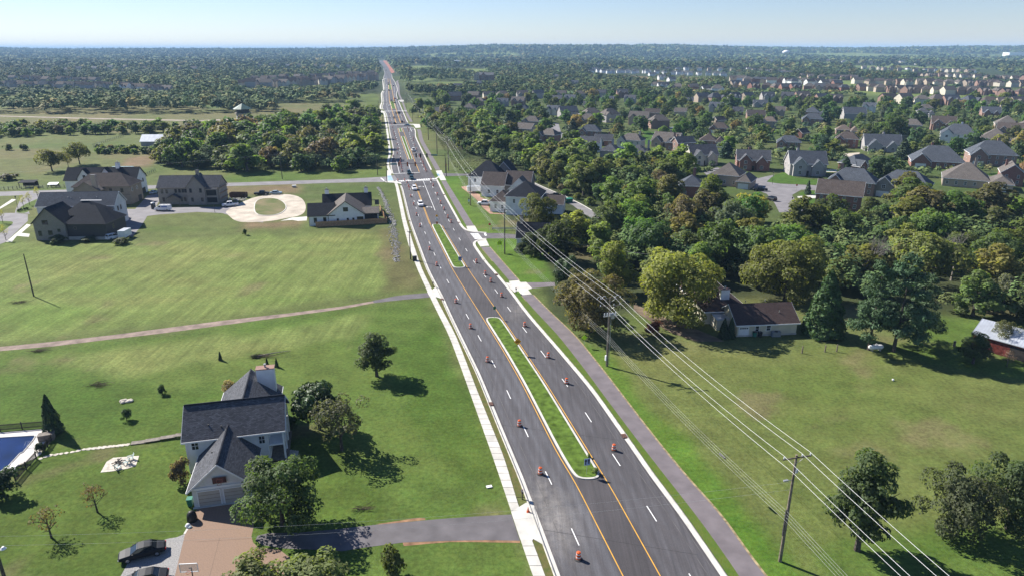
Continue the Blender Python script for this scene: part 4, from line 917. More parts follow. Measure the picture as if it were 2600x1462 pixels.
def long_stone_house():
    o = P(404,521); w = [(0,22.2,0.6,9.6,6.4,'gx',3.6,.3), (11.2,17.6,-.9,6,6.8,'gy',4.0,.3), (17.6,22.0,-.4,.6,5.8,'gx',.2,.0)]
    r = house('stone_house', 'long grey stone house with charcoal roof and plastered front gable, under construction', o, math.radians(3.5), w, ['w_greyst','w_greyst','w_greyst'], 'sh_char', 'trim_t')
    win_row(r, w[0], 'f', (1.6,3.3), 4.9, .8, 1.5, 1, 'trim_d'); win_row(r, w[0], 'f', (6.6,8.0,9.2,10.2), 5.1, .9, 1.4, 1, 'trim_d'); win_row(r, w[0], 'f', (1.8,8.3,9.6), 1.9, .9, 1.6, 1, 'trim_d')
    win_row(r, w[1], 'f', (1.4,5.0), 5.4, .9, 1.6, 1, 'trim_d'); win_row(r, w[1], 'f', (1.6,5.2), 2.0, .9, 1.5, 1, 'trim_d')
    add_panel(r, 'open_bay', w[2], 'f', 2.2, 3.4, 3.6, 2.0, 'screen'); add_panel(r, 'open_bay', w[2], 'f', 2.2, .8, 3.6, 1.9, 'screen')
    p = MB(); p.slab([(3.4,-1.6,2.7),(6.0,-1.6,4.2),(6.0,.7,4.2),(3.4,.7,2.7)],.15); p.slab([(6.0,-1.6,4.2),(8.6,-1.6,2.7),(8.6,.7,2.7),(6.0,.7,4.2)],.15); po = p.build('porch_roof', MT['sh_char'], r)
    for u in (3.8, 8.2): MB().box(u-.1,u+.1,-1.5,-1.3,0,2.85).build('porch_post', MT['trim_t'], r)
    chimney(r, 14.4, 3.2, 9.5, 12.2, 1.0, 1.0, 'w_greyst', False); keep(480,500,15)
    for k in range(7):   # scaffold on the right end
        MB().tube([(22.6,0.4+k*1.4,0),(22.6,.4+k*1.4,6.4)],.035,5).build('scaffold_pole', MT['galv'], r)
    for z in (2,4,6): MB().box(22.45,23.2,.3,9,z,z+.06).build('scaffold_board', MT['wood'], r)
    return r
long_stone_house()
# --- white houses to the right of the road
def right_house(o, rz, label, w, roofs, wins, garage=None, walls='w_white', shut=None):
    r = house('gabled_house', label, o, rz, w, walls, roofs, 'trim')
    for a in wins: win_row(r, w[a[0]], a[1], a[2], *a[3:])
    return r
o = P(*z6(352,330)); rr = math.radians(-12)
right_house(o, rr, 'white house with steep near black hipped roof beside the junction', [(0,14,0,13,5.8,'hip',5.6,.45),(8,18,9,17,5.2,'gy',5.4,.4)], 'sh_dark', [(0,'l',(2,5,8.5),4.3,1,1.5,2),(0,'l',(2,8.5),1.8,1,1.6,2),(0,'f',(3,6),4.2,1,1.5,2)], walls=['w_white','w_greyst'])
keep(1230,470,13)
o = P(*z6(485,392))
right_house(o, rr, 'white house with brown shingled gables, middle one of three beside the path', [(0,9,0,11,4.6,'gx',4.2,.4),(9,19,2,13,4.8,'gx',4.4,.4),(12,20,-4,2,4.4,'gy',4.0,.4)], ['sh_brown','sh_brown','sh_taupe'], [(0,'l',(2.5,6),2.2,1.1,1.8,2),(0,'f',(3,6.5),2.1,1.0,1.6,2)], walls=['w_white','w_greyst','w_white'])
keep(1275,485,12)
o = P(*z6(572,545))
r3 = right_house(o, rr, 'white two storey house with dark hipped roof and brick walk behind an oak', [(0,7.5,0,8,3.8,'hip',3.4,.45),(6.5,18.5,-3.6,8.5,6.6,'hip',4.6,.45),(18.5,26,1,8,3.6,'gx',2.4,.4)], ['sh_brown','sh_dark','sh_brown'], [(0,'l',(2,5),2,1,1.7,2),(0,'f',(2,4.5),2,.9,1.6,2),(1,'l',(2,4.6,8),5.0,.9,1.6,2),(1,'l',(2,4.6),2.0,.9,1.7,2),(1,'f',(3,6,9),5.0,.9,1.5,2)])
keep(1310,530,13)
# --- small white chapel-like house hidden by trees
o = P(*z6(838,925)); rz = math.radians(-8)
cw = [(0,9,0,6.4,3.6,'gx',3.8,.3)]
r = house('cottage', 'little white gabled cottage with arched window beside the utility pole', o, rz, cw, 'w_white', 'sh_dark', 'trim')
add_window(r, cw[0], 'l', 3.2, 2.3, 1.3, 2.6, 2); add_window(r, cw[0], 'l', 5.2, 1.9, .8, 1.6, 1); add_window(r, cw[0], 'l', 1.2, 1.9, .8, 1.6, 1)
chimney(r, 1.0, 3.2, 6, 9.4, .9, .9, 'w_brick3', True); keep(1330,610,8)
# --- brown ranch house, right
def ranch():
    o = P(*zG(485,1300)); b = P(*zG(905,1283)); rz = math.atan2(b.y-o.y, b.x-o.x)
    w = [(0,12.6,0,8.6,2.75,'gx',2.6,.45), (-3.9,5.2,7.2,28,2.95,'hip',2.75,.5), (-2.8,0,3.6,8.6,2.2,'gy',.0,.0)]
    r = thing('ranch_house', 'low beige sided house with dark red brown roof below the woods', 'house', o, rz)
    for i, wg in enumerate(w):
        mw, mr, mt = MB(), MB(), MB(); wing_mesh(mw, mr, mt, wg)
        mw.build('wall', MT['w_beige'], r)
        if i < 2: ro = mr.build('roof', MT['sh_red'], r); mt.build('fascia', MT['trim'], ro)
    MB().slab([(-2.9,3.5,2.35),(-.1,3.5,2.35),(-.1,8.5,2.6),(-2.9,8.5,2.6)],.12).build('flat_roof', MT['metal_roof'], r)
    d = add_panel(r, 'garage_door', w[0], 'f', 1.4, .02, 2.2, 2.1, 'garage'); 
    for k in range(4): MB().box(-.85+.45*k,-.5+.45*k,-.075,-.062,1.65,1.9).build('door_pane', MT['glass'], d)
    add_window(r, w[0], 'f', 4.2, 1.6, .9, 1.3, 1); add_window(r, w[0], 'f', 6.6, 1.7, 1.0, 1.3, 1); add_window(r, w[0], 'l', 4, 1.8, 1, 1.4, 1); add_window(r, w[2], 'l', 3, 1.6, 1, 1.3, 1)
    chimney(r, 0.9, 9.8, 3, 6.7, 1.9, .9, 'w_white', True, 'w_brick2')
    vents(r, [(3.3,4.6,5.6),(7.6,4.8,5.6),(9.5,2.0,4.1)], 'galv')
    MB().box(-.05,12.65,-.08,-.015,0,.35).build('foundation', MT['concrete2'], r)
    keep(1940,800,10); keep(1830,755,9); return r
ranch()
# --- red barn at the right edge
def barn():
    o = P(*zE(2175,680)); b = P(*zE(2575,795)); rz = math.atan2(b.y-o.y, b.x-o.x)
    w = [(0,12.5,0,7.6,2.9,'gx',1.9,.35)]
    r = thing('red_barn', 'red board barn with pale metal roof at the lawn edge', 'barn', o, rz)
    mw, mr, mt = MB(), MB(), MB(); wing_mesh(mw, mr, mt, w[0], False); mw.build('wall', MT['w_red'], r)
    ro = mr.build('roof', MT['metal_roof'], r)
    for k in range(27):
        x = -.3+k*.5; s = 1.9/3.8
        MB().add([(x-.02,-.35,2.9-.35*s+.165),(x+.02,-.35,2.9-.35*s+.165),(x+.02,3.79,4.965),(x-.02,3.79,4.965),(x-.02,-.35,2.9-.35*s+.2),(x+.02,-.35,2.9-.35*s+.2),(x+.02,3.79,5.0),(x-.02,3.79,5.0)],[(4,5,6,7),(0,4,7,3),(1,2,6,5),(0,1,5,4)]).build('roof_seam', MT['metal_roof'], ro)
    for k in range(42): MB().box(.02+k*.3,.27+k*.3,-.035,-.005,0,2.85).build('plank', MT['w_red'], r)
    for k in range(25): MB().box(-.035,-.005,.02+k*.3,.27+k*.3,0,2.9).build('plank', MT['w_red'], r)
    add_panel(r, 'barn_door', w[0], 'f', 7.5, .05, 2.6, 2.3, 'wood_dark'); keep(2540,870,9); return r
barn()
# --- far farm building with white roof and hidden brick house, left
o = P(*zA(1060,862)); w = [(0,17,0,9,2.8,'gx',3.4,.4),(10,17,-3,0,2.6,'gy',2.4,.3)]
r = house('farm_shed', 'low farm building with bright white metal roof beyond the hedge', o, math.radians(4), w, 'w_grey', ['metal_roof','metal_roof'], 'trim', 'shed'); keep(395,362,12)
o = P(*zA(2060,960)); w = [(0,14,0,8,3.0,'gx',2.6,.4),(8,12,-2,0,2.8,'gy',2.2,.3)]
r = house('brick_house', 'small red brick house almost hidden among the tall trees', o, math.radians(12), w, 'w_brick', 'sh_grey', 'trim'); win_row(r, w[0], 'f', (2,5), 1.6, 1, 1.3, 1); keep(716,388,9)
# park pavilion tower
o = P(*zA(1832,672)); r = thing('lookout_pavilion', 'small open pavilion with green roof on a pale base by the lane', 'pavilion', o, .2)
MB().lathe([(5.5,0),(5.5,5.5)],8).build('base', MT['concrete2'], r); MB().lathe([(5.0,5.5),(5.0,9.5)],8).build('screen_wall', MT['wood_dark'], r); MB().lathe([(7.5,9.4),(.3,13.5)],8).build('roof', M('green metal', (.07,.13,.10), .5), r); MB().lathe([(6.4,5.5),(6.4,6.4)],8).build('parapet', MT['w_greyst'], r)
# school block
o = P(*zB(985,370)); w = [(0,10,0,16,11,'gy',4,.4),(10,36,3,15,10,'gx',4,.4),(14,22,-1,3,10,'gy',4.5,.4)]
r = house('school_block', 'three storey red brick block with grey roof across the pasture', o, math.radians(-6), w, ['w_brick3','w_brick','w_brick'], 'sh_grey', 'trim', 'building')
for z in (2.2,5.6,9): win_row(r, w[1], 'f', (1.5,13.5,16,18.5,21,23.5), z, 1.3, 1.8, 1); win_row(r, w[2], 'f', (2,4,6), z, 1.2, 1.8, 1); win_row(r, w[0], 'f', (3,7), z, 1.4, 1.8, 1)
keep(1225,200,30)

# --- the estate on the right: houses measured one by one (pixel, width in m, form, wall, roof, turn)
WN = {'w_brick':'red brick','w_brick2':'rose brick','w_brick3':'buff brick','w_cream':'cream','w_grey':'warm grey','w_white':'white','w_greyst':'stone'}
RN = {'sh_char':'charcoal','sh_dark':'near black','sh_blue':'blue grey','sh_grey':'mid grey','sh_taupe':'taupe','sh_brown':'brown','sh_tan':'tan brown'}
FN = {'A':'hipped %s roof and one front gable','B':'steep %s roof and twin front gables','C':'low hipped %s roof and garage wing','D':'plain gabled %s roof'}
OWN_LABEL = {}
for _fr, _x, _y, _t in ((zC,170,1005,'cream house with three steep front gables beside a short driveway'),(zC,535,1045,'red brick house with charcoal gables facing the estate street corner'),
   (zC,945,1085,'warm grey two storey house on the green corner lawn facing the street'),(zC,1370,1085,'red brick hipped house with pool behind, beside the big round tree'),
   (zC,1920,1030,'wide red brick house with blue grey hipped roof and white garage doors'),(zC,2330,1010,'rose brick house with blue grey roof and white garage, next to the wide brick house'),
   (zC,370,1165,'buff brick house with low taupe hipped roof beside the estate junction'),(zC,110,1250,'red brick house with low blue grey roof above the yellow tree'),
   (zC,1260,1225,'two storey rose brick house with blue grey hipped roof beside the cul-de-sac'),(zC,1165,1340,'red brick house with plain brown gable roof below the cul-de-sac'),
   (zC,1640,1250,'pale stone house with blue grey hipped roof half hidden behind the woods'),(zC,2210,1180,'long buff brick house with wide taupe roof behind the dark trees'),
   (zC,2545,1150,'red brick house with taupe gable turned side on above the dark trees'),(zC,2070,840,'white gabled house with blue grey hipped roof among brown roofed neighbours'),
   (zC,1510,905,'warm grey house with twin gables above the round garden court'),(zC,2390,870,'buff brick house with the largest taupe hipped roof of the estate'),
   (zB,1955,860,'red brick house with charcoal roof and twin white garage doors'),(zB,2410,870,'buff brick house with steep taupe twin gables below the swimming pool'),
   (zB,1850,810,'rose brick house with blue grey hipped roof inside the street bend'),(zB,1530,840,'rose brick house with taupe hipped roof at the woodland edge by the curving street')):
    OWN_LABEL[tuple(round(v) for v in _fr(_x,_y))] = _t
def estate_house(px_, py_, wid, form, wall, roof, deg, detail=2, flip=1, where='among estate trees', h=None):
    c = P(px_, py_); wid *= .94; rs_ = random.Random(int(px_*7+py_*13)); d = wid*rs_.uniform(.62,.75); H = h or rs_.choice((5.2,5.6,3.4)); half = wid/2
    if form == 'A': w = [(-half,half,0,d,H,'hip',d*.42,.45), (-half*.75*flip-wid*.14,-half*.75*flip+wid*.22,-2.2,2,H*.93,'gy',wid*.17,.35)]
    elif form == 'B': w = [(-half,half,0,d,H,'gx',d*.42,.4), (-half*.86,-half*.86+wid*.36,-2.0,1.5,H*.95,'gy',wid*.19,.35), (half*.2,half*.2+wid*.3,-1.2,1.5,H*.85,'gy',wid*.16,.35)]
    elif form == 'C': w = [(-half,half*.35,0,d,H if H < 5 else 4.6,'hip',d*.38,.45), (half*.35,half,-3.5*1,d*.7,3.1,'hip',2.8,.4)]
    else: w = [(-half,half,0,d,H,'gx',d*.40,.4)]
    lab = OWN_LABEL.get((round(px_), round(py_))) or '%s house with %s %s' % (WN[wall], FN[form] % RN[roof], where)
    tr = 'trim' if detail >= 1 else None
    r = house('estate_house' if detail else 'distant_house', lab, c, math.radians(deg), w, wall, roof, tr, 'house', lab)
    if detail >= 2:
        for i, wg in enumerate(w):
            L = wg[1]-wg[0]; hh = wg[4]; lv = [1.7] if hh < 4.8 else [1.7, 4.1]
            for z in lv:
                n = max(1, int(L/3.2))
                if i == 0:
                    us = [L*(k+.5)/n for k in range(n)]
                    us = [u for u in us if not any(w[j][0] < wg[0]+u < w[j][1] for j in range(1, len(w)))]
                    win_row(r, wg, 'f', us, z, 1.0, 1.45, 2)
                    D = wg[3]-wg[1+1]; m = max(1, int(D/4)); sd = 'l' if c.x > 0 else 'r'
                    win_row(r, wg, sd, [D*(k+.5)/m for k in range(m)], z, .9, 1.35, 1)
                elif z > 2 or form == 'B': win_row(r, wg, 'f', [L/2], z, 1.4, 1.5, 2)
        if form in 'AC': g = add_panel(r, 'garage_door', w[-1], 'f', (w[-1][1]-w[-1][0])/2, .02, min(4.6,(w[-1][1]-w[-1][0])*.75), 2.2, 'garage')
        else: add_panel(r, 'front_door', w[0], 'f', (w[0][1]-w[0][0])*.5, .1, 1.0, 2.1, 'wood_dark')
        if rs_.random() < .6: chimney(r, rs_.uniform(-.3,.3)*wid, d*.75, H*.8, H+d*.42+.9, 1.0, .9, wall, False)
        vents(r, [(rs_.uniform(-.3,.3)*wid, d*.28, H+d*.12), (rs_.uniform(-.3,.3)*wid, d*.25, H+d*.1)])
    HOUSE_SPOTS.append((c.x, c.y + d*.45, wid*.62))
    return r
B1,B2,B3,CR,GR,WH,ST = 'w_brick','w_brick2','w_brick3','w_cream','w_grey','w_white','w_greyst'
CH,DK,BL,GY,TP,BR,TN = 'sh_char','sh_dark','sh_blue','sh_grey','sh_taupe','sh_brown','sh_tan'
EST = [ # zC frame
 (170,1005,15,'B',CR,CH,8),(535,1045,16,'B',B1,CH,-12),(945,1085,17,'B',GR,BL,-8),(1370,1085,15,'A',B1,BL,30),(1920,1030,24,'A',B1,BL,-24),(2330,1010,21,'A',B2,BL,-22),
 (370,1165,18,'C',B3,TP,-30),(110,1250,14,'C',B1,BL,-14),(1260,1225,18,'A',B2,BL,-32),(1165,1340,16,'D',B1,BR,-28),(1640,1250,19,'A',ST,BL,-38),(2210,1180,26,'C',B3,TP,-30),(2545,1150,14,'D',B1,TP,60),
 (800,900,13,'A',B2,BL,-20),(1235,875,13,'A',B1,BR,-25),(1510,905,20,'B',GR,BL,-15),(1680,850,17,'A',B3,BR,-20),(2070,840,20,'A',WH,BL,-30),(2390,870,23,'C',B3,TP,-35),(225,865,15,'C',B2,BR,-18),
 (280,765,13,'A',B1,BR,-20),(35,905,12,'D',B2,CH,20),(560,660,15,'D',B2,BR,-10),(410,630,12,'B',B1,CH,-15),(650,730,11,'A',B3,TN,-25),(980,710,15,'A',B2,BL,-20),(930,800,10,'D',B1,BR,40),
 (1240,780,14,'C',B2,TN,-20),(1000,650,18,'C',B2,BL,-25),(1300,670,18,'D',GR,BL,-10),(1400,610,11,'B',WH,BL,-35),(720,640,12,'B',B3,TP,-20),(590,570,14,'B',GR,BL,-15),(250,610,12,'B',GR,BL,-30),
 (1830,645,13,'C',GR,CH,-20),(1835,605,12,'A',B3,TP,-20),(1960,745,16,'B',B2,BR,-25),(1720,765,13,'A',B3,TP,-30),(2480,735,22,'C',B3,TP,-30),(2320,660,14,'B',B2,BL,-20),(2450,805,15,'B',B2,BR,-35),(50,545,11,'B',B2,CH,-15),(300,700,10,'D',B3,BR,30)]
for q in EST: x, y = zC(q[0], q[1]); estate_house(x, y, *q[2:], detail=2 if y > 320 else 1)
EST2 = [ # zB frame
 (710,655,12,'B',GR,CH,-20),(960,610,15,'C',B3,TP,-15),(1020,565,11,'A',B2,TP,-20),(1195,565,12,'B',GR,BL,-15),(1310,560,14,'B',B2,TP,-18),(1330,600,16,'C',GR,BL,-15),(1570,630,12,'B',CR,BL,-30),(1600,545,12,'D',B1,CH,-20),
 (1700,540,12,'B',GR,BL,-25),(1850,580,12,'B',B2,CH,-15),(1985,550,13,'B',B2,BL,-20),(2150,545,12,'B',GR,CH,-25),(1410,730,13,'A',B3,TP,-20),(1355,790,12,'D',B3,TP,-30),(1530,840,12,'A',B2,TP,-35),(1830,715,14,'A',B3,TP,-20),
 (1850,810,14,'A',B2,BL,-15),(1955,860,11,'D',B1,CH,-12),(1850,905,12,'D',WH,CH,-20),(2020,965,14,'C',GR,CH,-25),(2150,890,14,'A',CR,TP,-30),(2410,870,17,'B',B3,TP,-35),(2320,660,12,'D',B2,BR,-15),(2530,655,10,'D',B3,TP,-20),
 (2235,965,12,'C',GR,CH,-20),(2500,900,12,'C',B2,BL,-30),(860,430,13,'B',B1,CH,-10),(1020,415,12,'A',B2,BL,-12),(1740,410,12,'B',GR,BL,-15),(1890,300,15,'B',WH,CH,-20),(2330,335,16,'D',WH,GY,10),(2400,365,15,'B',WH,GY,5),(2480,385,15,'D',WH,GY,20),(1600,360,12,'A',B2,CH,-20)]
for q in EST2: x, y = zB(q[0], q[1]); estate_house(x, y, *q[2:], detail=2 if y > 340 else 1)
# farther rows
rr_ = random.Random(21)
def far_row(pts, n, walls, roofs, where, wid=(11,15), forms='BDA', jx=6, jy=1.2, deg=(-25,25), hs=(5.6,6.2)):
    for k in range(n):
        t = (k+.5)/n*(len(pts)-1); i = min(int(t), len(pts)-2); u = t-i
        x = pts[i][0]*(1-u)+pts[i+1][0]*u + rr_.uniform(-jx,jx); y = pts[i][1]*(1-u)+pts[i+1][1]*u + rr_.uniform(-jy,jy)
        estate_house(x, y, rr_.uniform(*wid), rr_.choice(forms), rr_.choice(walls), rr_.choice(roofs), rr_.uniform(*deg), detail=0, flip=rr_.choice((-1,1)), where=where, h=rr_.choice(hs))
wf = 'beyond the bare pasture'; bf = 'in the far estate'; lf = 'behind the hedgerow woods'
far_row([(1500,186),(1640,188),(1840,196)], 22, [WH], [GY,CH,BL], wf)
far_row([(1680,180),(1900,182),(2010,190)], 16, [WH,B3], [TP,CH], wf)
far_row([(1850,207),(2000,214),(2140,222)], 15, [WH,B3,B1], [TP,BR,CH], wf, (13,17))
far_row([(1860,224),(2000,231),(2160,236)], 11, [B3,B2,B1], [BR,TP,CH], bf, (14,18))
far_row([(2170,214),(2400,218),(2640,222)], 18, [B3,CR,B2], [TP,BR], bf, (13,17))
far_row([(2180,232),(2380,240),(2640,246)], 17, [B3,CR,B2], [TP,BR], bf, (14,18))
far_row([(2180,176),(2350,182),(2480,186)], 17, [CR,WH,B3], [TP,BR], bf)
far_row([(2320,196),(2450,200),(2640,208)], 16, [CR,B3,B2], [TP,BR], bf)
far_row([(2020,200),(2120,202),(2180,206)], 8, [B3,B2], [TP,BR], bf)
far_row([(0,222),(120,224),(280,226)], 14, [GR,CR], [TP,BR,GY], lf, (12,16), 'BD')
far_row([(20,206),(160,210),(260,212)], 10, [GR,B3], [TP,BR], lf, (12,16), 'BD')
far_row([(300,228),(360,232),(430,238)], 7, [GR,CR,WH], [TP,BR], lf, (12,17), 'BD')
far_row([(605,226),(760,222),(860,216),(955,204)], 22, [GR,CR,B3], [TP,BR], lf, (14,20), 'BD', hs=(8.5,10))
far_row([(640,207),(800,200),(950,190)], 16, [B2,B3], [TP,BR], lf, (12,15), 'BD')
far_row([(1330,162),(1450,166),(1560,168)], 8, [WH,B3], [TP,CH], wf)
far_row([(1760,262),(1950,258),(2150,262)], 9, [B2,B3,GR], [BL,TP,CH], 'behind the estate', (13,17))
far_row([(2240,262),(2420,268),(2620,276)], 9, [B2,B3,CR], [TP,BR,BL], 'behind the estate', (14,18))
far_row([(1130,258),(1350,252),(1600,250)], 10, [B2,GR,CR], [BL,TP,CH], 'below the pasture', (12,15))
far_row([(1420,300),(1560,310),(1700,330)], 5, [B2,B3,GR], [TP,BL], 'by the bend', (13,16))
far_row([(1640,225),(1740,232),(1840,240)], 6, [WH,B1,B3], [CH,TP], 'near the pasture', (13,17))
far_row([(60,186),(300,178),(560,180)], 12, [GR,WH,CR], [TP,GY], 'in the hazy town', (14,20), hs=(6,8))
far_row([(640,170),(780,172),(900,178)], 8, [GR,WH,B3], [TP,GY], 'in the hazy town', (14,20), hs=(6,8))
far_row([(1080,158),(1250,160),(1330,164)], 6, [WH,CR], [TP,GY], 'in the hazy town', (14,20), hs=(6,8))
far_row([(1750,158),(2050,160),(2350,166)], 16, [WH,CR], [TP,GY], 'in the hazy town', (14,22), hs=(6,9))
# water tower, warehouse, mast
def water_tower():
    c = P(1993,128.6+14); c = Vector((c.x*1,c.y,0)); 
    y = 3400.0; x = (1993-IW/2)/FPX*(y*math.cos(PITCH)+CAM_H*math.sin(PITCH)); z = float(terrain(x,y))
    r = thing('water_tower', 'white domed water tower on the far skyline', 'water tower', (x,y,z))
    MB().lathe([(4.5,-4),(3.4,8),(3.4,30)],16).build('stem', MT['white'], r); MB().lathe([(3.5,29.5),(13,34),(16.5,39),(16.5,42),(12,47),(4,49.5),(.2,50)],20).build('tank', MT['white'], r, True)
water_tower()
for (px_, yy, wm, hm, lab) in ((1165,2700,110,9,'long white warehouse far beyond the trees'),(2500,3900,250,9,'broad white industrial shed on the horizon'),(2590,4300,140,18,'tall pale industrial block on the horizon')):
    x = (px_-IW/2)/FPX*(yy*math.cos(PITCH)+CAM_H*math.sin(PITCH)); r = thing('warehouse', lab, 'warehouse', (x,yy,float(terrain(x,yy))+4))
    MB().box(-wm/2,wm/2,0,60,-6,hm).build('wall', MT['white'], r); MB().box(-wm/2-1,wm/2+1,-1,61,hm+.02,hm+.6).build('roof', MT['metal_roof'], r)
y = 3000.0; x = (832-IW/2)/FPX*(y*math.cos(PITCH)+CAM_H*math.sin(PITCH)); r = thing('radio_mast', 'thin lattice radio mast on the hazy skyline', 'mast', (x,y,float(terrain(x,y))))
MB().tube([(0,0,0),(0,0,70)],[.8,.5],4).build('mast_shaft', MT['galv'], r); MB().cbox((0,0,60),(3,3,4)).build('antenna_ring', MT['white'], r)
# ------------------------------------------------------------------ vegetation
def foliage_material(name, trans=0.25, rough=0.6, spec=0.25, glossy_var=False):
    m = bpy.data.materials.new(name); m.use_nodes = True; nt = m.node_tree; n = nt.nodes; l = nt.links
    b = n['Principled BSDF']; b.inputs['Roughness'].default_value = rough; b.inputs['Specular IOR Level'].default_value = spec
    oi = n.new('ShaderNodeObjectInfo'); at = n.new('ShaderNodeAttribute'); at.attribute_name = 'leaf'
    sp = n.new('ShaderNodeSeparateColor'); l.new(at.outputs['Color'], sp.inputs[0])
    mr = n.new('ShaderNodeMapRange'); mr.inputs[3].default_value = 0.95; mr.inputs[4].default_value = 2.3; l.new(sp.outputs[0], mr.inputs[0])
    mx = n.new('ShaderNodeMix'); mx.data_type = 'RGBA'; mx.blend_type = 'MULTIPLY'; mx.inputs[0].default_value = 1; l.new(oi.outputs['Color'], mx.inputs[6]); l.new(mr.outputs[0], mx.inputs[7])
    hs = n.new('ShaderNodeHueSaturation'); mh = n.new('ShaderNodeMapRange'); mh.inputs[3].default_value = 0.484; mh.inputs[4].default_value = 0.511; hs.inputs['Saturation'].default_value = 0.93; l.new(sp.outputs[1], mh.inputs[0]); l.new(mh.outputs[0], hs.inputs['Hue']); l.new(mx.outputs[2], hs.inputs['Color'])
    l.new(hs.outputs[0], b.inputs['Base Color'])
    tr = n.new('ShaderNodeBsdfTranslucent'); tg = n.new('ShaderNodeMix'); tg.data_type = 'RGBA'; tg.blend_type = 'MULTIPLY'; tg.inputs[0].default_value = 1; tg.inputs[7].default_value = (1.45,1.5,0.6,1)
    l.new(hs.outputs[0], tg.inputs[6]); l.new(tg.outputs[2], tr.inputs['Color'])
    ms = n.new('ShaderNodeMixShader'); ms.inputs[0].default_value = trans; l.new(b.outputs[0], ms.inputs[1]); l.new(tr.outputs[0], ms.inputs[2]); l.new(ms.outputs[0], n['Material Output'].inputs['Surface'])
    return m
MT['leaf'] = foliage_material('foliage', 0.48); MT['leaf_gloss'] = foliage_material('glossy foliage', 0.2, 0.5, 0.3); MT['needle'] = foliage_material('needles', 0.15, 0.65)
MT['bark'] = M('bark', (0.085,0.070,0.058), 0.9, 0.3, 3, bump=0.4); MT['bark_pale'] = M('pale grey bark', (0.23,0.205,0.18), 0.9, 0.25, 3)

def leaf_cloud(cen, nor, size, rnd, g, aspect=0.62):
    """one quad per leaf cluster, facing nor with jitter; returns verts, faces, colour variation"""
    n = len(cen); nor = nor + g.normal(0, .55, (n,3)); nor /= np.linalg.norm(nor,axis=1)[:,None]+1e-9
    t = g.normal(0,1,(n,3)); t -= (t*nor).sum(1)[:,None]*nor; t /= np.linalg.norm(t,axis=1)[:,None]+1e-9; b = np.cross(nor, t)
    s = size*g.uniform(.6,1.35,n); s = s[:,None]
    lift = nor*s*0.18
    v = np.stack([cen+t*s*.62-lift, cen+b*s*.62*aspect+lift*.5, cen-t*s*.62-lift, cen-b*s*.62*aspect+lift*.5],1).reshape(-1,3)
    f = np.arange(4*n).reshape(n,4); c = np.repeat(rnd,4,0)
    return v, f, c
def ball(g, n):
    d = g.normal(0,1,(n,3)); return d/np.linalg.norm(d,axis=1)[:,None]
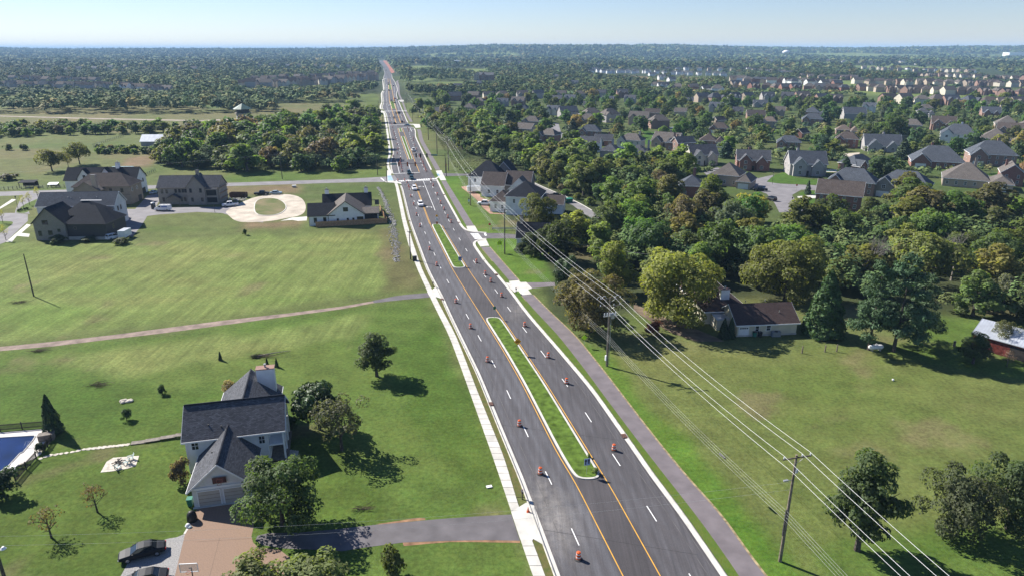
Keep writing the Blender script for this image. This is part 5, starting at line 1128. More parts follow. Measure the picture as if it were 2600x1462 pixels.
def crown(kind, H, W, n, leaf, seed):
    """centres, normals, variation of the leaf clusters of one crown (metres)"""
    g = np.random.default_rng(seed); C0=[]; N0=[]; V0=[]
    if kind in ('round','oval','spread','sparse','shrub'):
        base = (.05 if leaf < .5 else .0) if kind in ('round','oval') else {'spread':.22,'sparse':.26,'shrub':.02}[kind]; cz = H*(base+1)/2; rz = H*(1-base)/2; rx = W/2
        K = {'round':34,'oval':36,'spread':30,'sparse':26,'shrub':20}[kind]
        d = ball(g, K); d[:,2] = np.where(d[:,2] < -.95, -d[:,2]*.6, d[:,2])
        rr = g.uniform(.55,.92,K) ; lr = g.uniform(.17,.33,K)*W*.5*(1.15 if kind != 'sparse' else .8)
        ctr = d*rr[:,None]*np.array([rx,rx,rz]) + np.array([0,0,cz]); ctr[:,:2] += g.normal(0,.05*W,(K,2))
        if kind == 'oval': q = (ctr[:,2]-cz)/rz; ctr[:,:2] *= (1-.30*np.clip(q,-.2,1))[:,None]
        if kind == 'shrub': ctr[:,2] *= .84
        if kind == 'spread': ctr[:,2] = cz + (ctr[:,2]-cz)*.8
        ctr = np.vstack([ctr, [[0,0,cz],[0,0,cz+rz*.3]]]); lr = np.append(lr, [.55*rx,.5*rx]); K += 2
        w = lr**2; w /= w.sum(); pick = g.choice(K, n, p=w); dd = ball(g, n); dd[:,2] = np.where(g.random(n) < .40, np.abs(dd[:,2]), dd[:,2])
        rad = lr[pick]*g.uniform(.62,1.06,n)**.7
        cen = ctr[pick] + dd*rad[:,None]*np.array([1,1,.82]); tone = g.random(K)[pick]
        out = (cen-np.array([0,0,cz]))/np.array([rx,rx,rz]); on = out/(np.linalg.norm(out,axis=1)[:,None]+1e-6)
        nor = dd*.7 + on*.5 + np.array([0,0,.6]); var = np.clip(.55*tone+.45*g.random(n),0,1)
        keep_ = (cen[:,2] > H*base*.9*(kind != 'shrub')+.05) & (cen[:,2] < H*1.03)
        return cen[keep_], nor[keep_], np.stack([var, np.clip(g.random(n)*.6+.4*tone,0,1), 0*var, 0*var+1],1)[keep_]
    if kind == 'cone':
        z = H*(1-g.random(n)**.62); r = (W/2)*np.clip((1-z/H),0,1)**.72*np.clip(z/(H*.06)+.5,0,1)*g.uniform(.72,1.05,n); th = g.uniform(0,2*PI,n)
        r *= 1+.10*np.sin(th*5+z*2.1)+.08*np.sin(th*3-z*1.3)
        cen = np.stack([r*np.cos(th), r*np.sin(th), z],1); nor = np.stack([np.cos(th), np.sin(th), np.full(n,.35)],1); var = np.clip(.5+.35*np.sin(th*6+z*3)+.3*g.normal(0,.6,n),0,1)
        return cen, nor, np.stack([var, g.random(n), 0*var, 0*var+1],1)
    if kind == 'pine':
        K = 42; zc = H*(.17+.80*np.sort(g.random(K))); fr = np.clip((zc/H-.22)/.78,0,1); R = W/2*(1-.72*fr)*g.uniform(.55,1.05,K); th = g.uniform(0,2*PI,K)
        ctr = np.stack([R*.72*np.cos(th), R*.72*np.sin(th), zc],1); lr = np.clip(.30*R+.35,.4,1.9); pick = g.choice(K,n,p=lr**2/np.sum(lr**2)); dd = ball(g,n)
        cen = ctr[pick] + dd*(lr[pick]*g.uniform(.4,1.1,n))[:,None]*np.array([1.15,1.15,.55]); tone = g.random(K)[pick]
        return cen, dd+np.array([0,0,.6]), np.stack([np.clip(.6*tone+.4*g.random(n),0,1), g.random(n), 0*tone, 0*tone+1],1)
def crown_mesh(name, kind, H, W, n, leaf, seed, mat='leaf', aspect=.62):
    g = np.random.default_rng(seed+99); c, nn, var = crown(kind, H, W, n, leaf, seed); v, f, col = leaf_cloud(c, nn, leaf, var, g, aspect)
    me = mesh_np(name, v, f, [MT[mat]]); a = me.color_attributes.new('leaf','FLOAT_COLOR','POINT'); a.data.foreach_set('color', col.astype(np.float32).ravel()); return me
def trunk_mesh(kind, H, W, seed, mat='bark', limbs=7, thick=.028):
    g = random.Random(seed); m = MB(); r0 = H*thick
    if kind in ('cone',): m.tube([(0,0,-.1),(0,0,H*.9)],[r0*.8,.03],6); return m.mesh('trunk', MT[mat])
    top = H*(.9 if kind == 'pine' else .72); lean = (g.uniform(-.04,.04)*H, g.uniform(-.04,.04)*H)
    st = [(0,0,-.15),(lean[0]*.2,lean[1]*.2,H*.14),(lean[0]*.6,lean[1]*.6,H*.4),(lean[0],lean[1],top)]
    m.tube(st, [r0*1.35,r0,r0*.7,r0*.15], 7)
    for k in range(limbs):
        t = g.uniform(.30,.62); a = 2*PI*k/limbs + g.uniform(-.4,.4); z0 = H*t*.72; L = W*.5*g.uniform(.55,.88)*(1-.55*t if kind == 'pine' else 1); dz = H*g.uniform(.12,.32)*(0.3 if kind == 'pine' else 1)
        c0 = (lean[0]*.5,lean[1]*.5,z0); c1_ = (c0[0]+math.cos(a)*L*.5, c0[1]+math.sin(a)*L*.5, z0+dz*.6); c2_ = (c0[0]+math.cos(a+.2)*L, c0[1]+math.sin(a+.2)*L, z0+dz)
        m.tube([c0,c1_,c2_],[r0*.45,r0*.28,r0*.08],5)
        for q in range(2):
            b = a+g.uniform(-.9,.9); e = (c1_[0]+math.cos(b)*L*.4, c1_[1]+math.sin(b)*L*.4, c1_[2]+dz*g.uniform(.2,.8)); m.tube([c1_,e],[r0*.2,r0*.05],4)
    return m.mesh('trunk', MT[mat])
def bare_mesh(H, W, seed, twig=5):
    g = random.Random(seed); m = MB()
    def grow(p, d, L, r, dep):
        e = p + d*L; m.tube([p, p+d*L*.5+Vector((g.uniform(-.05,.05),g.uniform(-.05,.05),0))*L, e],[r,r*.8,r*.55],4 if dep < twig-1 else 5, False)
        if dep == 0: return
        for k in range(3 if dep > 1 else 3):
            nd = (d + Vector((g.uniform(-1,1),g.uniform(-1,1),g.uniform(-.25,.65)))*.75); nd.normalize(); grow(e if k else p+d*L*.65, nd, L*g.uniform(.62,.8), r*.55, dep-1)
    grow(Vector((0,0,-.1)), Vector((0,0,1)), H*.3, H*.022, twig); return m.mesh('trunk', MT['bark_pale'])
# prototypes: (kind, lod) -> list of (trunk mesh, crown mesh, H, W)
PROTO = {}
def proto(key, kind, H, W, n, leaf, seeds, mat='leaf', bark='bark', aspect=.62, thick=.028):
    PROTO[key] = [(trunk_mesh(kind,H,W,s,bark,thick=thick), crown_mesh('crown',kind,H,W,n,leaf,s,mat,aspect), H, W) for s in seeds]
proto('round0','round',11,11,7500,.38,(1,2)); proto('oval0','oval',12,8.5,7000,.38,(3,4)); proto('spread0','spread',10,12,6500,.38,(5,))
proto('round1','round',12,11,3300,.62,(11,12,13)); proto('oval1','oval',13,9,3000,.62,(14,15,16)); proto('spread1','spread',11,13,3000,.62,(17,18)); proto('shrub1','shrub',4.5,5.5,1300,.50,(19,20))
proto('round2','round',12,11,900,1.15,(21,22,23)); proto('oval2','oval',13,9,800,1.15,(24,25)); proto('shrub2','shrub',5,6,420,.95,(27,28))
proto('big0','round',16,17,9500,.52,(71,72)); proto('mag0','round',9,9,5200,.46,(31,),'leaf_gloss'); proto('sparse0','sparse',8,9,2600,.30,(33,34)); proto('pine0','pine',18,14,7500,.55,(41,42),'needle',aspect=.40,thick=.018); proto('hem0','cone',13,8,6500,.50,(43,),'needle')
proto('cone0','cone',6.5,3,3200,.24,(45,46),'needle'); proto('bush0','shrub',3,3.2,1700,.22,(47,48)); proto('sap0','sparse',4.5,4.4,420,.20,(51,52)); proto('cone2','cone',11,4.5,900,.7,(53,),'needle')
BARE = [bare_mesh(13,10,61), bare_mesh(13,10,62)]
trng = random.Random(5)
NTREE = [0]
def plant(name, label, cat, key, x, y, H, W, col, group=None, z=0.0, rot=None, squash=1.0):
    pr = trng.choice(PROTO[key]); o = thing(name, label, cat, (x,y,z), trng.uniform(0,2*PI) if rot is None else rot, group)
    W *= .88; o.scale = (W/pr[3], W/pr[3]*squash, H/pr[2]); t = link('trunk', pr[0], o); c = link('crown', pr[1], o); c.color = (*col,1); NTREE[0] += 1
    return o
def plant_px(name, label, cat, key, px_, py_, H, W, col, group=None, **k): p = P(px_, py_); HOUSE_SPOTS.append((p.x,p.y,W*.36)); return plant(name, label, cat, key, p.x, p.y, H, W, col, group, **k)
DG=(.046,.078,.026); MG=(.068,.105,.028); OL=(.088,.110,.032); YG=(.126,.152,.036); YE=(.21,.185,.030); RU=(.105,.088,.040); GB=(.088,.090,.055); MAG=(.026,.050,.016); PN=(.036,.070,.026); BG=(.044,.074,.034); OR=(.135,.112,.040)
# single trees of the foreground
plant_px('garden_tree','broad dark green tree beside the double garage and driveway','tree','round0',718,1333,9.6,11.0,(.046,.074,.024))
plant_px('magnolia_tree','glossy dark evergreen tree behind the white house','tree','mag0',812,1090,8.4,7.8,MAG)
plant_px('garden_tree','thin brownish tree with bare twigs beside the glossy evergreen','tree','sparse0',868,1142,8.2,9.8,(.072,.078,.044))
plant_px('garden_tree','small rounded olive tree standing alone on the lawn','tree','oval0',957,955,8.4,7.4,(.060,.082,.034))
plant_px('cedar_tree','dark narrow cedar at the corner of the pool fence','tree','cone0',137,1098,6.6,3.3,(.024,.046,.022))
plant_px('crape_myrtle','small bare looking reddish sapling beside the paved fire pit','sapling','sap0',248,1300,4.3,4.0,(.085,.052,.030))
plant_px('crape_myrtle','small reddish sapling with spreading shadow near the parked car','sapling','sap0',131,1364,4.4,4.4,(.085,.056,.028))
for i,(a,b) in enumerate(((560,914),(679,931),(703,931))):
    plant_px('thuja_shrub','small dark pointed thuja planted on the lawn','shrub','cone0',a,b,1.9,.85,(.022,.042,.020),'three small pointed thujas on the lawn')
plant_px('round_shrub','small round evergreen bush behind the pale stone pile','shrub','bush0',413,1000,1.9,1.9,(.028,.055,.022)); plant_px('round_shrub','round evergreen bush below the pale stone pile','shrub','bush0',322,1066,2.2,2.1,(.030,.058,.024))
plant_px('brown_shrub','brownish rounded shrub against the white house wall','shrub','bush0',462,1228,4.2,3.3,(.105,.080,.046))
plant_px('tan_shrub','pale tan leafless looking bush behind the white house','shrub','bush0',590,1010,3.4,4.2,(.16,.125,.065))
plant_px('dark_shrub','dense dark bush at the corner of the pool fence','shrub','bush0',12,1262,4.4,5.0,(.022,.042,.022))
plant_px('porch_shrub','dark bush beside the porch steps of the white house','shrub','bush0',742,1092,2.6,2.4,(.030,.052,.020))
plant_px('garden_tree','fluffy yellow green tree below the garage driveway','tree','round1',655,1520,4.9,7.6,(.105,.125,.038)); plant_px('garden_tree','fluffy yellow green tree beside the asphalt drive, wider of two','tree','round1',800,1515,4.8,8.6,(.095,.118,.036))
plant_px('yellow_shrub','yellow tinged dark bush below the asphalt drive','shrub','bush0',1000,1462,4.2,3.8,(.070,.085,.022))
plant_px('garden_tree','tall dark conical leafy tree behind the nearest power lines','tree','oval0',2176,1396,13.0,8.4,(.048,.072,.026)); plant_px('garden_tree','grey green oak with visible trunk on the right hand lawn','tree','round0',2420,1358,9.2,8.8,(.058,.070,.034)); plant_px('garden_tree','dense dark tree at the lawn corner beside the grey green oak','tree','round0',2556,1342,10.2,9.0,(.045,.066,.026))
plant_px('maple_tree','big yellow green maple beside the low red roofed house','tree','big0',1716,818,17.5,20.0,(.128,.138,.030)); plant_px('maple_tree','yellow green maple at the rear of the red roofed house','tree','oval0',1560,742,13,9.5,(.110,.130,.026)); plant_px('maple_tree','large olive maple behind the red roofed house','tree','big0',1992,764,16.5,18.5,(.092,.102,.028))
plant_px('oak_tree','broad rust tinged tree overhanging the path verge','tree','round0',1500,842,13.0,15.0,(.088,.076,.032)); plant_px('magnolia_tree','dark glossy magnolia at the end of the concrete drive','tree','mag0',1440,742,9.4,7.0,MAG); plant_px('oak_tree','dark brown green tree beneath the power line wires','tree','oval0',1458,790,10,8,(.062,.064,.030))
plant_px('pine_tree','tall blue green pine beside the propane tank','pine','pine0',2205,888,18.5,11,PN); plant_px('pine_tree','tall wide blue green pine with forked trunk behind the propane tank','pine','pine0',2268,892,19.5,15,(.034,.068,.028)); plant_px('pine_tree','shorter dense pine filling the gap beside the wide pine','pine','pine0',2322,872,14.5,12,(.034,.062,.024)); plant_px('hemlock_tree','dense conical green hemlock beside the red roofed house','hemlock','hem0',2088,848,13.8,9.6,(.038,.074,.022))
plant_px('thuja_shrub','dark columnar evergreen at the beige house corner','shrub','cone0',1854,858,4.6,2.2,(.024,.046,.020)); plant_px('thuja_shrub','dark columnar evergreen beside the sunken beige wall','shrub','cone0',1836,858,4.4,2.6,(.022,.040,.018))
plant_px('barn_tree','loose olive tree in front of the red barn','tree','sparse0',2540,892,6.4,5.4,(.075,.080,.036)); plant_px('barn_tree','dark green tree beside the red barn corner','tree','oval0',2470,922,6.0,6.2,(.040,.062,.024)); plant_px('bare_sapling','small reddish leafless sapling before the red barn','sapling','sap0',2556,930,3.4,3.0,(.13,.085,.07))
plant_px('red_shrub','dark red leaved bush under the big maple','shrub','bush0',1660,850,3.2,4.6,(.090,.030,.022))
plant_px('oak_tree','large olive tree beside the white two storey house','tree','round0',1365,596,13.5,12.5,(.072,.080,.024)); plant_px('oak_tree','dark tree over the little white cottage','tree','round1',1410,660,12.0,12,(.040,.054,.020)); plant_px('oak_tree','dense dark tree beside the little white cottage','tree','round1',1372,650,9,9,(.036,.050,.018))
plant_px('oak_tree','dark bushy tree before the front wall of the little cottage','tree','oval1',1356,650,7.5,8.5,(.040,.056,.022)); plant_px('cottage_shrub','low dark shrub under the cottage window','shrub','shrub1',1326,640,3.2,4.6,(.036,.052,.020))
plant_px('maple_tree','bright yellow topped maple beside the cul-de-sac','tree','round1',1905,566,11.0,14.5,(.19,.175,.030))
plant_px('oak_tree','pale green feathery tree among the darker woods','tree','spread1',2345,735,14,18,(.110,.128,.040)); plant_px('oak_tree','green tree above the right edge of the woods','tree','round1',2515,705,13,12,(.060,.090,.030))
plant_px('meadow_tree','spreading olive tree in the meadow, largest of three','tree','spread1',133,436,10.5,14.5,(.088,.090,.026)); plant_px('meadow_tree','small thin tree between two spreading meadow trees','tree','sparse0',174,426,7,6,(.085,.080,.030)); plant_px('meadow_tree','spreading olive tree in the meadow nearer the hedge','tree','spread1',203,418,11,13,(.085,.092,.026))
plant_px('round_shrub','dark bush on the bare field margin','shrub','bush0',622,597,2.2,2.0,(.030,.048,.020)); plant_px('round_shrub','dark bush in the dry meadow beside the hedge end','shrub','shrub2',24,382,4,5,(.045,.058,.026)); plant_px('round_shrub','second dark bush in the dry meadow','shrub','shrub2',63,382,4,5,(.045,.058,.026)); plant_px('round_shrub','brownish bramble clump beside the meadow road','shrub','shrub2',20,458,3.4,9,(.075,.072,.036))
plant_px('round_shrub','scrubby bushes in the shade of the dark house','shrub','shrub1',150,618,3,5,(.035,.055,.022)); plant_px('round_shrub','low bramble beside the white box trailer','shrub','shrub1',312,620,2.2,5,(.060,.075,.030)); plant_px('round_shrub','low weeds along the dark house foundation','shrub','bush0',230,612,1.6,6,(.05,.07,.028))
for i,(a,b) in enumerate(((2180,722),(2415,712))):
    p = P(a,b); o = thing('bare_tree', ('tall grey leafless tree in the middle of the woods','twiggy grey leafless tree at the right end of the woods')[i], 'tree', (p.x,p.y,0), i*1.7); o.scale = (1.25,1.25,1.2); link('trunk', BARE[i], o)
# scattered trees of the woods, one object each
ALLEX = [poly_px(z6, [(740,120),(900,190),(1100,285),(1300,370),(1480,455),(1620,530),(1760,640),(1640,690),(1500,690),(1330,600),(1200,480),(1000,420),(740,300)]),
 poly_px(c3, [(1100,150),(1185,148),(1670,160),(2300,175),(2300,215),(1670,190),(1240,205),(1110,205)]),
 poly_px(z6, [(740,130),(800,140),(880,205),(960,225),(1100,290),(1300,375),(1480,460),(1620,535),(1720,620),(1620,665),(1480,600),(1380,520),(1200,440),(900,330),(740,180)]),
 poly_px(zC, [(500,1150),(700,1050),(800,1050),(860,1090),(1060,1120),(1500,1130),(1500,1250),(1045,1250),(1030,1300),(960,1370),(735,1390),(640,1260),(540,1220)]),
 poly_px(zB, [(1560,690),(1640,690),(1660,760),(1760,820),(1700,850),(1580,810),(1530,740)]), poly_px(zB, [(2240,730),(2400,780),(2400,880),(2260,880)]), poly_px(zB, [(2360,680),(2490,680),(2490,760),(2360,760)]),
 poly_px(zB, [(1140,590),(1200,590),(1200,640),(1140,640)]), poly_px(zC, [(1060,1040),(1180,1020),(1190,1080),(1080,1090)])]
taken = []
def free(x, y, r, px_, py_):
    for hx, hy, hr in HOUSE_SPOTS:
        if (x-hx)**2+(y-hy)**2 < (hr+r*.55)**2: return False
    for e in ALLEX:
        if inpoly(np.array([px_]), np.array([py_]), e)[0]: return False
    for tx, ty, tr in taken:
        if (x-tx)**2+(y-ty)**2 < (r*.62+tr*.62)**2: return False
    return True
SPEC = {  # mix: (weight, key, colour, label stem)
 'wood': [(3,'round',MG,'mid green leafy tree'),(3,'oval',OL,'olive leafy tree'),(2,'round',DG,'dark green leafy tree'),(2,'oval',YG,'yellow green tree'),(.25,'round',RU,'rust tinged tree'),(.8,'spread',GB,'grey brown thin tree'),(2,'oval',(.070,.088,.030),'soft green tree')],
 'est': [(4,'round',DG,'dark green garden tree'),(3,'oval',MG,'mid green garden tree'),(2,'round',BG,'blue green garden tree'),(1,'oval',OL,'olive garden tree'),(.5,'round',OR,'orange brown garden tree'),(.7,'cone',(.03,.055,.026),'dark pointed conifer')],
 'left': [(3,'round',DG,'dark green leafy tree'),(3,'oval',MG,'mid green leafy tree'),(.25,'round',RU,'rust brown tree'),(1.2,'oval',OL,'olive leafy tree'),(.8,'spread',GB,'grey brown thin tree'),(.12,'round',OR,'orange tinged tree')]}
ANCHOR = []
for (_ax, _ay), _t in OWN_LABEL.items():
    for cut in (' beside',' facing',' on the',' next to',' above',' below',' half',' among',' behind',' at the',' of the',' inside',' turned',', next',', beside'):
        if cut in _t: _t = _t[:_t.index(cut)]
    _c = P(_ax, _ay); ANCHOR.append((_c.x, _c.y+5, ' '.join(_t.split()[:9]).rstrip(',')))
def scatter(poly, spacing, Hr, mix, where, group, lim=999, seed=1, ratio=(.75,1.0), keyo=None, front=0):
    g = random.Random(seed); xs = [p[0] for p in poly]; ys = [p[1] for p in poly]; cnt = 0
    w = [P(*p) for p in poly]; x0,x1 = min(p.x for p in w), max(p.x for p in w); y0,y1 = min(p.y for p in w), max(p.y for p in w)
    cand = []
    for _ in range(int((x1-x0)*(y1-y0)/(spacing**2)*5)+50):
        x = g.uniform(x0,x1); y = g.uniform(y0,y1); q = proj(x,y); cand.append((x,y,q))
    cx = np.array([c[2][0] for c in cand]); cy = np.array([c[2][1] for c in cand]); ok = inpoly(cx, cy, poly)
    for k,(x,y,q) in enumerate(cand):
        if not ok[k] or cnt >= lim: continue
        H = g.uniform(*Hr); W = H*g.uniform(*ratio)
        sp = spacing*g.uniform(.8,1.25)
        if not free(x, y, sp, q[0], q[1]): continue
        if any(abs(x-hx*y/hy) < hr*.75 and hy-front < y < hy+4 for hx,hy,hr in HOUSE_SPOTS if hr > 5.5): continue
        s = SPEC[mix]; e = g.choices(s, [a[0] for a in s])[0]; key = keyo or e[1]; d = y
        lod = '1' if d < 300 else '2'
        if key == 'spread' and lod == '2': key = 'round'
        if key == 'cone': lod = '2'
        col = tuple(c*g.uniform(.8,1.22) for c in e[2])
        lab = '%s %s' % (e[3], where) if not keyo else '%s %s' % ('bushy green shrub', where)
        if mix == 'est':
            near = [((x-ax)**2+(y-ay)**2, ph) for ax, ay, ph in ANCHOR]; dmin = min(near)
            if dmin[0] < 26**2: lab = '%s next to the %s' % (e[3], dmin[1])
        plant('wild_shrub' if keyo else 'hedge_tree' if 'hedgerow' in where else 'woodland_tree' if mix != 'est' else 'garden_tree', lab, 'tree', key+lod, x, y, H, W, col, lab); taken.append((x,y,sp)); cnt += 1
    return cnt
N = {}
N['rb2'] = scatter([(1530,575),(1740,520),(1850,548),(1880,585),(2000,605),(2140,575),(2290,535),(2600,560),(2760,640),(2760,780),(2520,760),(2400,740),(2250,760),(2100,760),(1950,740),(1870,705),(1800,690),(1720,690),(1600,660),(1540,650),(1480,665),(1420,655),(1410,625),(1480,615),(1540,610)], 8.0, (7.5,15), 'wood', 'in the woods behind the red roofed house', 'w', seed=2, ratio=(.9,1.2))
N['rb2b'] = scatter([(2380,760),(2600,770),(2760,800),(2760,860),(2590,835),(2480,815),(2390,810)], 6.5, (8,12), 'wood', 'in the woods above the red barn', 'w', seed=3)
N['rb2c'] = scatter([(1520,640),(1600,655),(1720,690),(1800,700),(1880,710),(1960,735),(2040,760),(2120,775),(2180,790),(2120,800),(1900,735),(1700,745),(1600,770),(1530,720)], 6.5, (7,11), 'wood', 'in the woods behind the red roofed house', 'w', seed=31)
N['rb1'] = scatter([(1085,330),(1130,345),(1190,395),(1290,425),(1340,440),(1420,472),(1530,520),(1600,565),(1740,520),(1740,430),(1640,425),(1560,425),(1480,400),(1400,385),(1330,375),(1300,345),(1200,315),(1090,305)], 7.0, (7,14), 'wood', 'in the woods along the curving street', 'w', seed=4, ratio=(.9,1.15), front=36)
N['lb1'] = scatter([(425,428),(560,434),(650,436),(700,432),(740,436),(900,436),(955,424),(962,360),(945,310),(900,300),(700,325),(560,345),(500,352),(480,362),(420,385),(402,412)], 8.4, (7.5,16.5), 'left', 'in the woods across the side street', 'l', seed=5, ratio=(.95,1.25))
N['est'] = scatter([(1040,300),(1110,250),(1300,245),(1500,250),(1740,245),(1850,255),(2000,262),(2200,262),(2400,255),(2620,262),(2620,520),(2300,530),(2200,470),(2000,500),(1880,520),(1740,510),(1740,430),(1640,425),(1560,425),(1480,400),(1400,385),(1330,375),(1300,345),(1200,315)], 10.5, (8,13.5), 'est', 'between the estate houses', 'e', lim=270, seed=6, ratio=(.85,1.15), front=36)
N['hedge'] = scatter([(-20,352),(290,342),(560,338),(560,330),(290,326),(-20,328)], 4.6, (5,8.5), 'left', 'in the meadow hedgerow', 'h', lim=75, seed=7, ratio=(1.1,1.5))
N['hedge2'] = scatter([(245,392),(430,392),(430,384),(245,382)], 3.0, (2.6,4.6), 'left', 'in the low hedge before the farm shed', 'h', lim=46, seed=8, ratio=(1.2,1.7), keyo='shrub')
N['strip'] = scatter(poly_px(z6, [(880,205),(960,225),(1100,285),(1300,365),(1480,445),(1600,510),(1640,470),(1480,390),(1200,290),(900,180)]), 4, (2,3.4), 'wood', 'in the scrub beside the curving street', 's', lim=40, seed=9, ratio=(1.1,1.6), keyo='shrub')
print('TREES', NTREE, N)
# a big round tree and tall green tree of the estate
plant_px('garden_tree','big round dark tree beside the brick house with a pool','tree','round1',2242,468,14,16,(.040,.066,.030)); plant_px('garden_tree','tallest broad tree of the estate, rising above all the roofs','tree','round1',2272,366,19,20,(.044,.074,.026)); plant_px('garden_tree','small blue green conifer on the cul-de-sac lawn','conifer','cone2',2050,494,5.5,3.2,(.045,.070,.045))
plant_px('pine_tree','broad dark pine behind the corner house','pine','pine0',2085,404,13,15,(.030,.060,.030))

# ------------------------------------------------------------------ distant woods: one mass of foliage
def distant_woods(name, label, y0, y1, test, step, xstep, H, nq, leafk, seed, cols, lean=1.0):
    g = np.random.default_rng(seed); pts = []; y = y0
    while y < y1:
        dx = max(xstep[0], y*xstep[1]); wid = (y*math.cos(PITCH)+60)*0.80; xs = np.arange(-wid, wid, dx); xs = xs + g.uniform(-.45,.45,len(xs))*dx; yy = y + g.uniform(-.5,.5,len(xs))*max(step[0], y*step[1])
        pts.append(np.stack([xs,yy],1)); y += max(step[0], y*step[1])
    p = np.concatenate(pts); zt = terrain(p[:,0], p[:,1]); zc = p[:,1]*math.cos(PITCH)-(zt-CAM_H)*math.sin(PITCH)
    px = IW/2+FPX*p[:,0]/zc; py = IH/2-FPX*(p[:,1]*math.sin(PITCH)+(zt-CAM_H)*math.cos(PITCH))/zc
    k = test(px, py, p[:,0], p[:,1], g)
    for hx, hy, hr in HOUSE_SPOTS:
        if hy > y0-60: k &= ((p[:,0]-hx)**2+(p[:,1]-hy)**2 > (hr+7)**2)
    hs_ = [(hx,hy,hr) for hx,hy,hr in HOUSE_SPOTS if hy > y0-40]
    p = p[k]; zt = zt[k]; n = len(p); s = np.maximum(1.0, p[:,1]*xstep[1]/xstep[0]*0.85)
    h = g.uniform(*H, n)*(.6+.8*fbm(p[:,0],p[:,1],90,2))*np.minimum(s, 1.9)**.5*(1-.45*smooth(3500,6000,p[:,1])); w = (.55+.85*g.random(n)**1.6)*np.mean(H)*s*1.05
    # trees that would hide a house from the front stay low
    for hx, hy, hr in hs_:
        q = (np.abs(p[:,0]-hx*(p[:,1]/hy)) < hr) & (p[:,1] < hy) & (p[:,1] > hy*(.86 if hy < 800 else .77)); h[q] = np.minimum(h[q], 4.5 if hy < 800 else 5.5)
    d = ball(g, n*nq).reshape(n,nq,3); d[...,2] = np.abs(d[...,2])*1.15-.15
    r = g.uniform(.55,1.05,(n,nq,1)); cen = np.stack([p[:,0],p[:,1],zt+h*.52],1)[:,None,:] + d*r*np.stack([w*.5,w*.5,h*.50],1)[:,None,:]
    tone = g.random(n); var = np.clip(.6*tone[:,None]+.4*g.random((n,nq)),0,1)
    size = (w*leafk)[:,None]*g.uniform(.7,1.3,(n,nq)); ci = g.choice(len(cols), n, p=np.array([c[0] for c in cols])/sum(c[0] for c in cols))
    base = np.array([c[1] for c in cols])[ci]*g.uniform(.75,1.25,(n,1)); patch = 0.45+1.1*fbm(p[:,0]*.6, p[:,1]*.25, 160, 3); col = base[:,None,:]*(0.6+.95*var[...,None])*patch[:,None,None]
    nor = d*.8 + np.array([0,0,.7]); nor = nor.reshape(-1,3)+g.normal(0,.35,(n*nq,3)); nor /= np.linalg.norm(nor,axis=1)[:,None]
    t = g.normal(0,1,(n*nq,3)); t -= (t*nor).sum(1)[:,None]*nor; t /= np.linalg.norm(t,axis=1)[:,None]; b = np.cross(nor,t); S = size.reshape(-1,1); c = cen.reshape(-1,3)
    v = np.stack([c+t*S, c-t*S*.5+b*S*.8, c-t*S*.5-b*S*.8],1).reshape(-1,3); f = np.arange(len(v)).reshape(-1,3)
    me = mesh_np(name, v, f, [MT['wood_leaf']]); a = me.color_attributes.new('leafcol','FLOAT_COLOR','POINT')
    cc = np.repeat(col.reshape(-1,3),3,0); a.data.foreach_set('color', np.concatenate([cc, np.ones((len(cc),1))],1).astype(np.float32).ravel())
    tag(link(name, me), label, 'woodland', kind='stuff'); print(name, n, 'trees', len(f), 'tris')
def wl():
    m = bpy.data.materials.new('distant foliage'); m.use_nodes = True; n = m.node_tree.nodes; l = m.node_tree.links; b = n['Principled BSDF']; b.inputs['Roughness'].default_value = .8; b.inputs['Specular IOR Level'].default_value = .1
    a = n.new('ShaderNodeAttribute'); a.attribute_name = 'leafcol'; l.new(a.outputs['Color'], b.inputs['Base Color']); return m
MT['wood_leaf'] = wl()
OPEN = [poly_px(zB, [(475,392),(700,376),(1100,368),(1240,378),(1100,400),(960,414),(800,436),(700,452),(560,440),(470,445)]), poly_px(zB, [(-40,475),(270,465),(275,610),(150,612),(180,545),(70,515),(-40,525)]), poly_px(zB, [(1990,322),(2300,338),(2500,395),(2350,405),(2130,375),(2040,362)]),
 poly_px(zC, [(-60,335),(200,352),(350,388),(340,410),(60,400),(-60,370)]), poly_px(zA, [(-100,485),(170,485),(150,545),(60,575),(-100,590)]), poly_px(zA, [(1500,555),(1700,555),(1660,585),(1540,585)]), [(-100,288),(250,290),(600,288),(700,284),(700,262),(900,262),(975,258),(975,300),(900,298),(700,322),(560,330),(-100,326)],
 poly_px(zB, [(960,365),(1150,365),(1150,385),(960,385)])]
LN = [[(1500,176),(1860,180),(1900,200),(1500,196)],[(1820,196),(2150,205),(2170,240),(1850,232)],[(2150,205),(2660,210),(2660,252),(2170,246)],[(2160,170),(2500,176),(2660,195),(2660,212),(2310,200),(2160,186)],[(-60,198),(280,202),(440,228),(430,242),(290,236),(-60,234)],[(590,212),(800,196),(960,184),(962,212),(860,224),(600,234)]]
def t_mid(px,py,x,y,g):
    k = np.ones(len(x), bool)
    for e in OPEN: k &= ~inpoly(px,py,e)
    thin = np.zeros(len(x), bool)
    for e in LN: thin |= inpoly(px,py,e)
    k &= ~(thin & (g.random(len(x)) < np.where(px > 1000, .93, .80)))
    road = (x > fL(np.minimum(y,Y_END))-14) & (x < fR(np.minimum(y,Y_END))+16) & (y < Y_END+60); k &= ~road
    k &= ~((clearing(x,y) > .62) & (y > 800) & (py > 136) & (px > 1040))
    k &= ~((px < 975) & (py > 292)) & ~((px > 1020) & (py > 246)) & (py > 118)
    return k
FC = [(3,(.070,.106,.038)),(3,(.092,.122,.042)),(2,(.118,.134,.048)),(.6,(.125,.120,.052)),(2.5,(.050,.080,.036)),(.5,(.16,.135,.045))]
distant_woods('distant_woodland','continuous green woodland filling the middle distance around the estates', 620, 1900, t_mid, (11,.011), (9.5,.0085), (8,13), 46, .17, 3, FC)
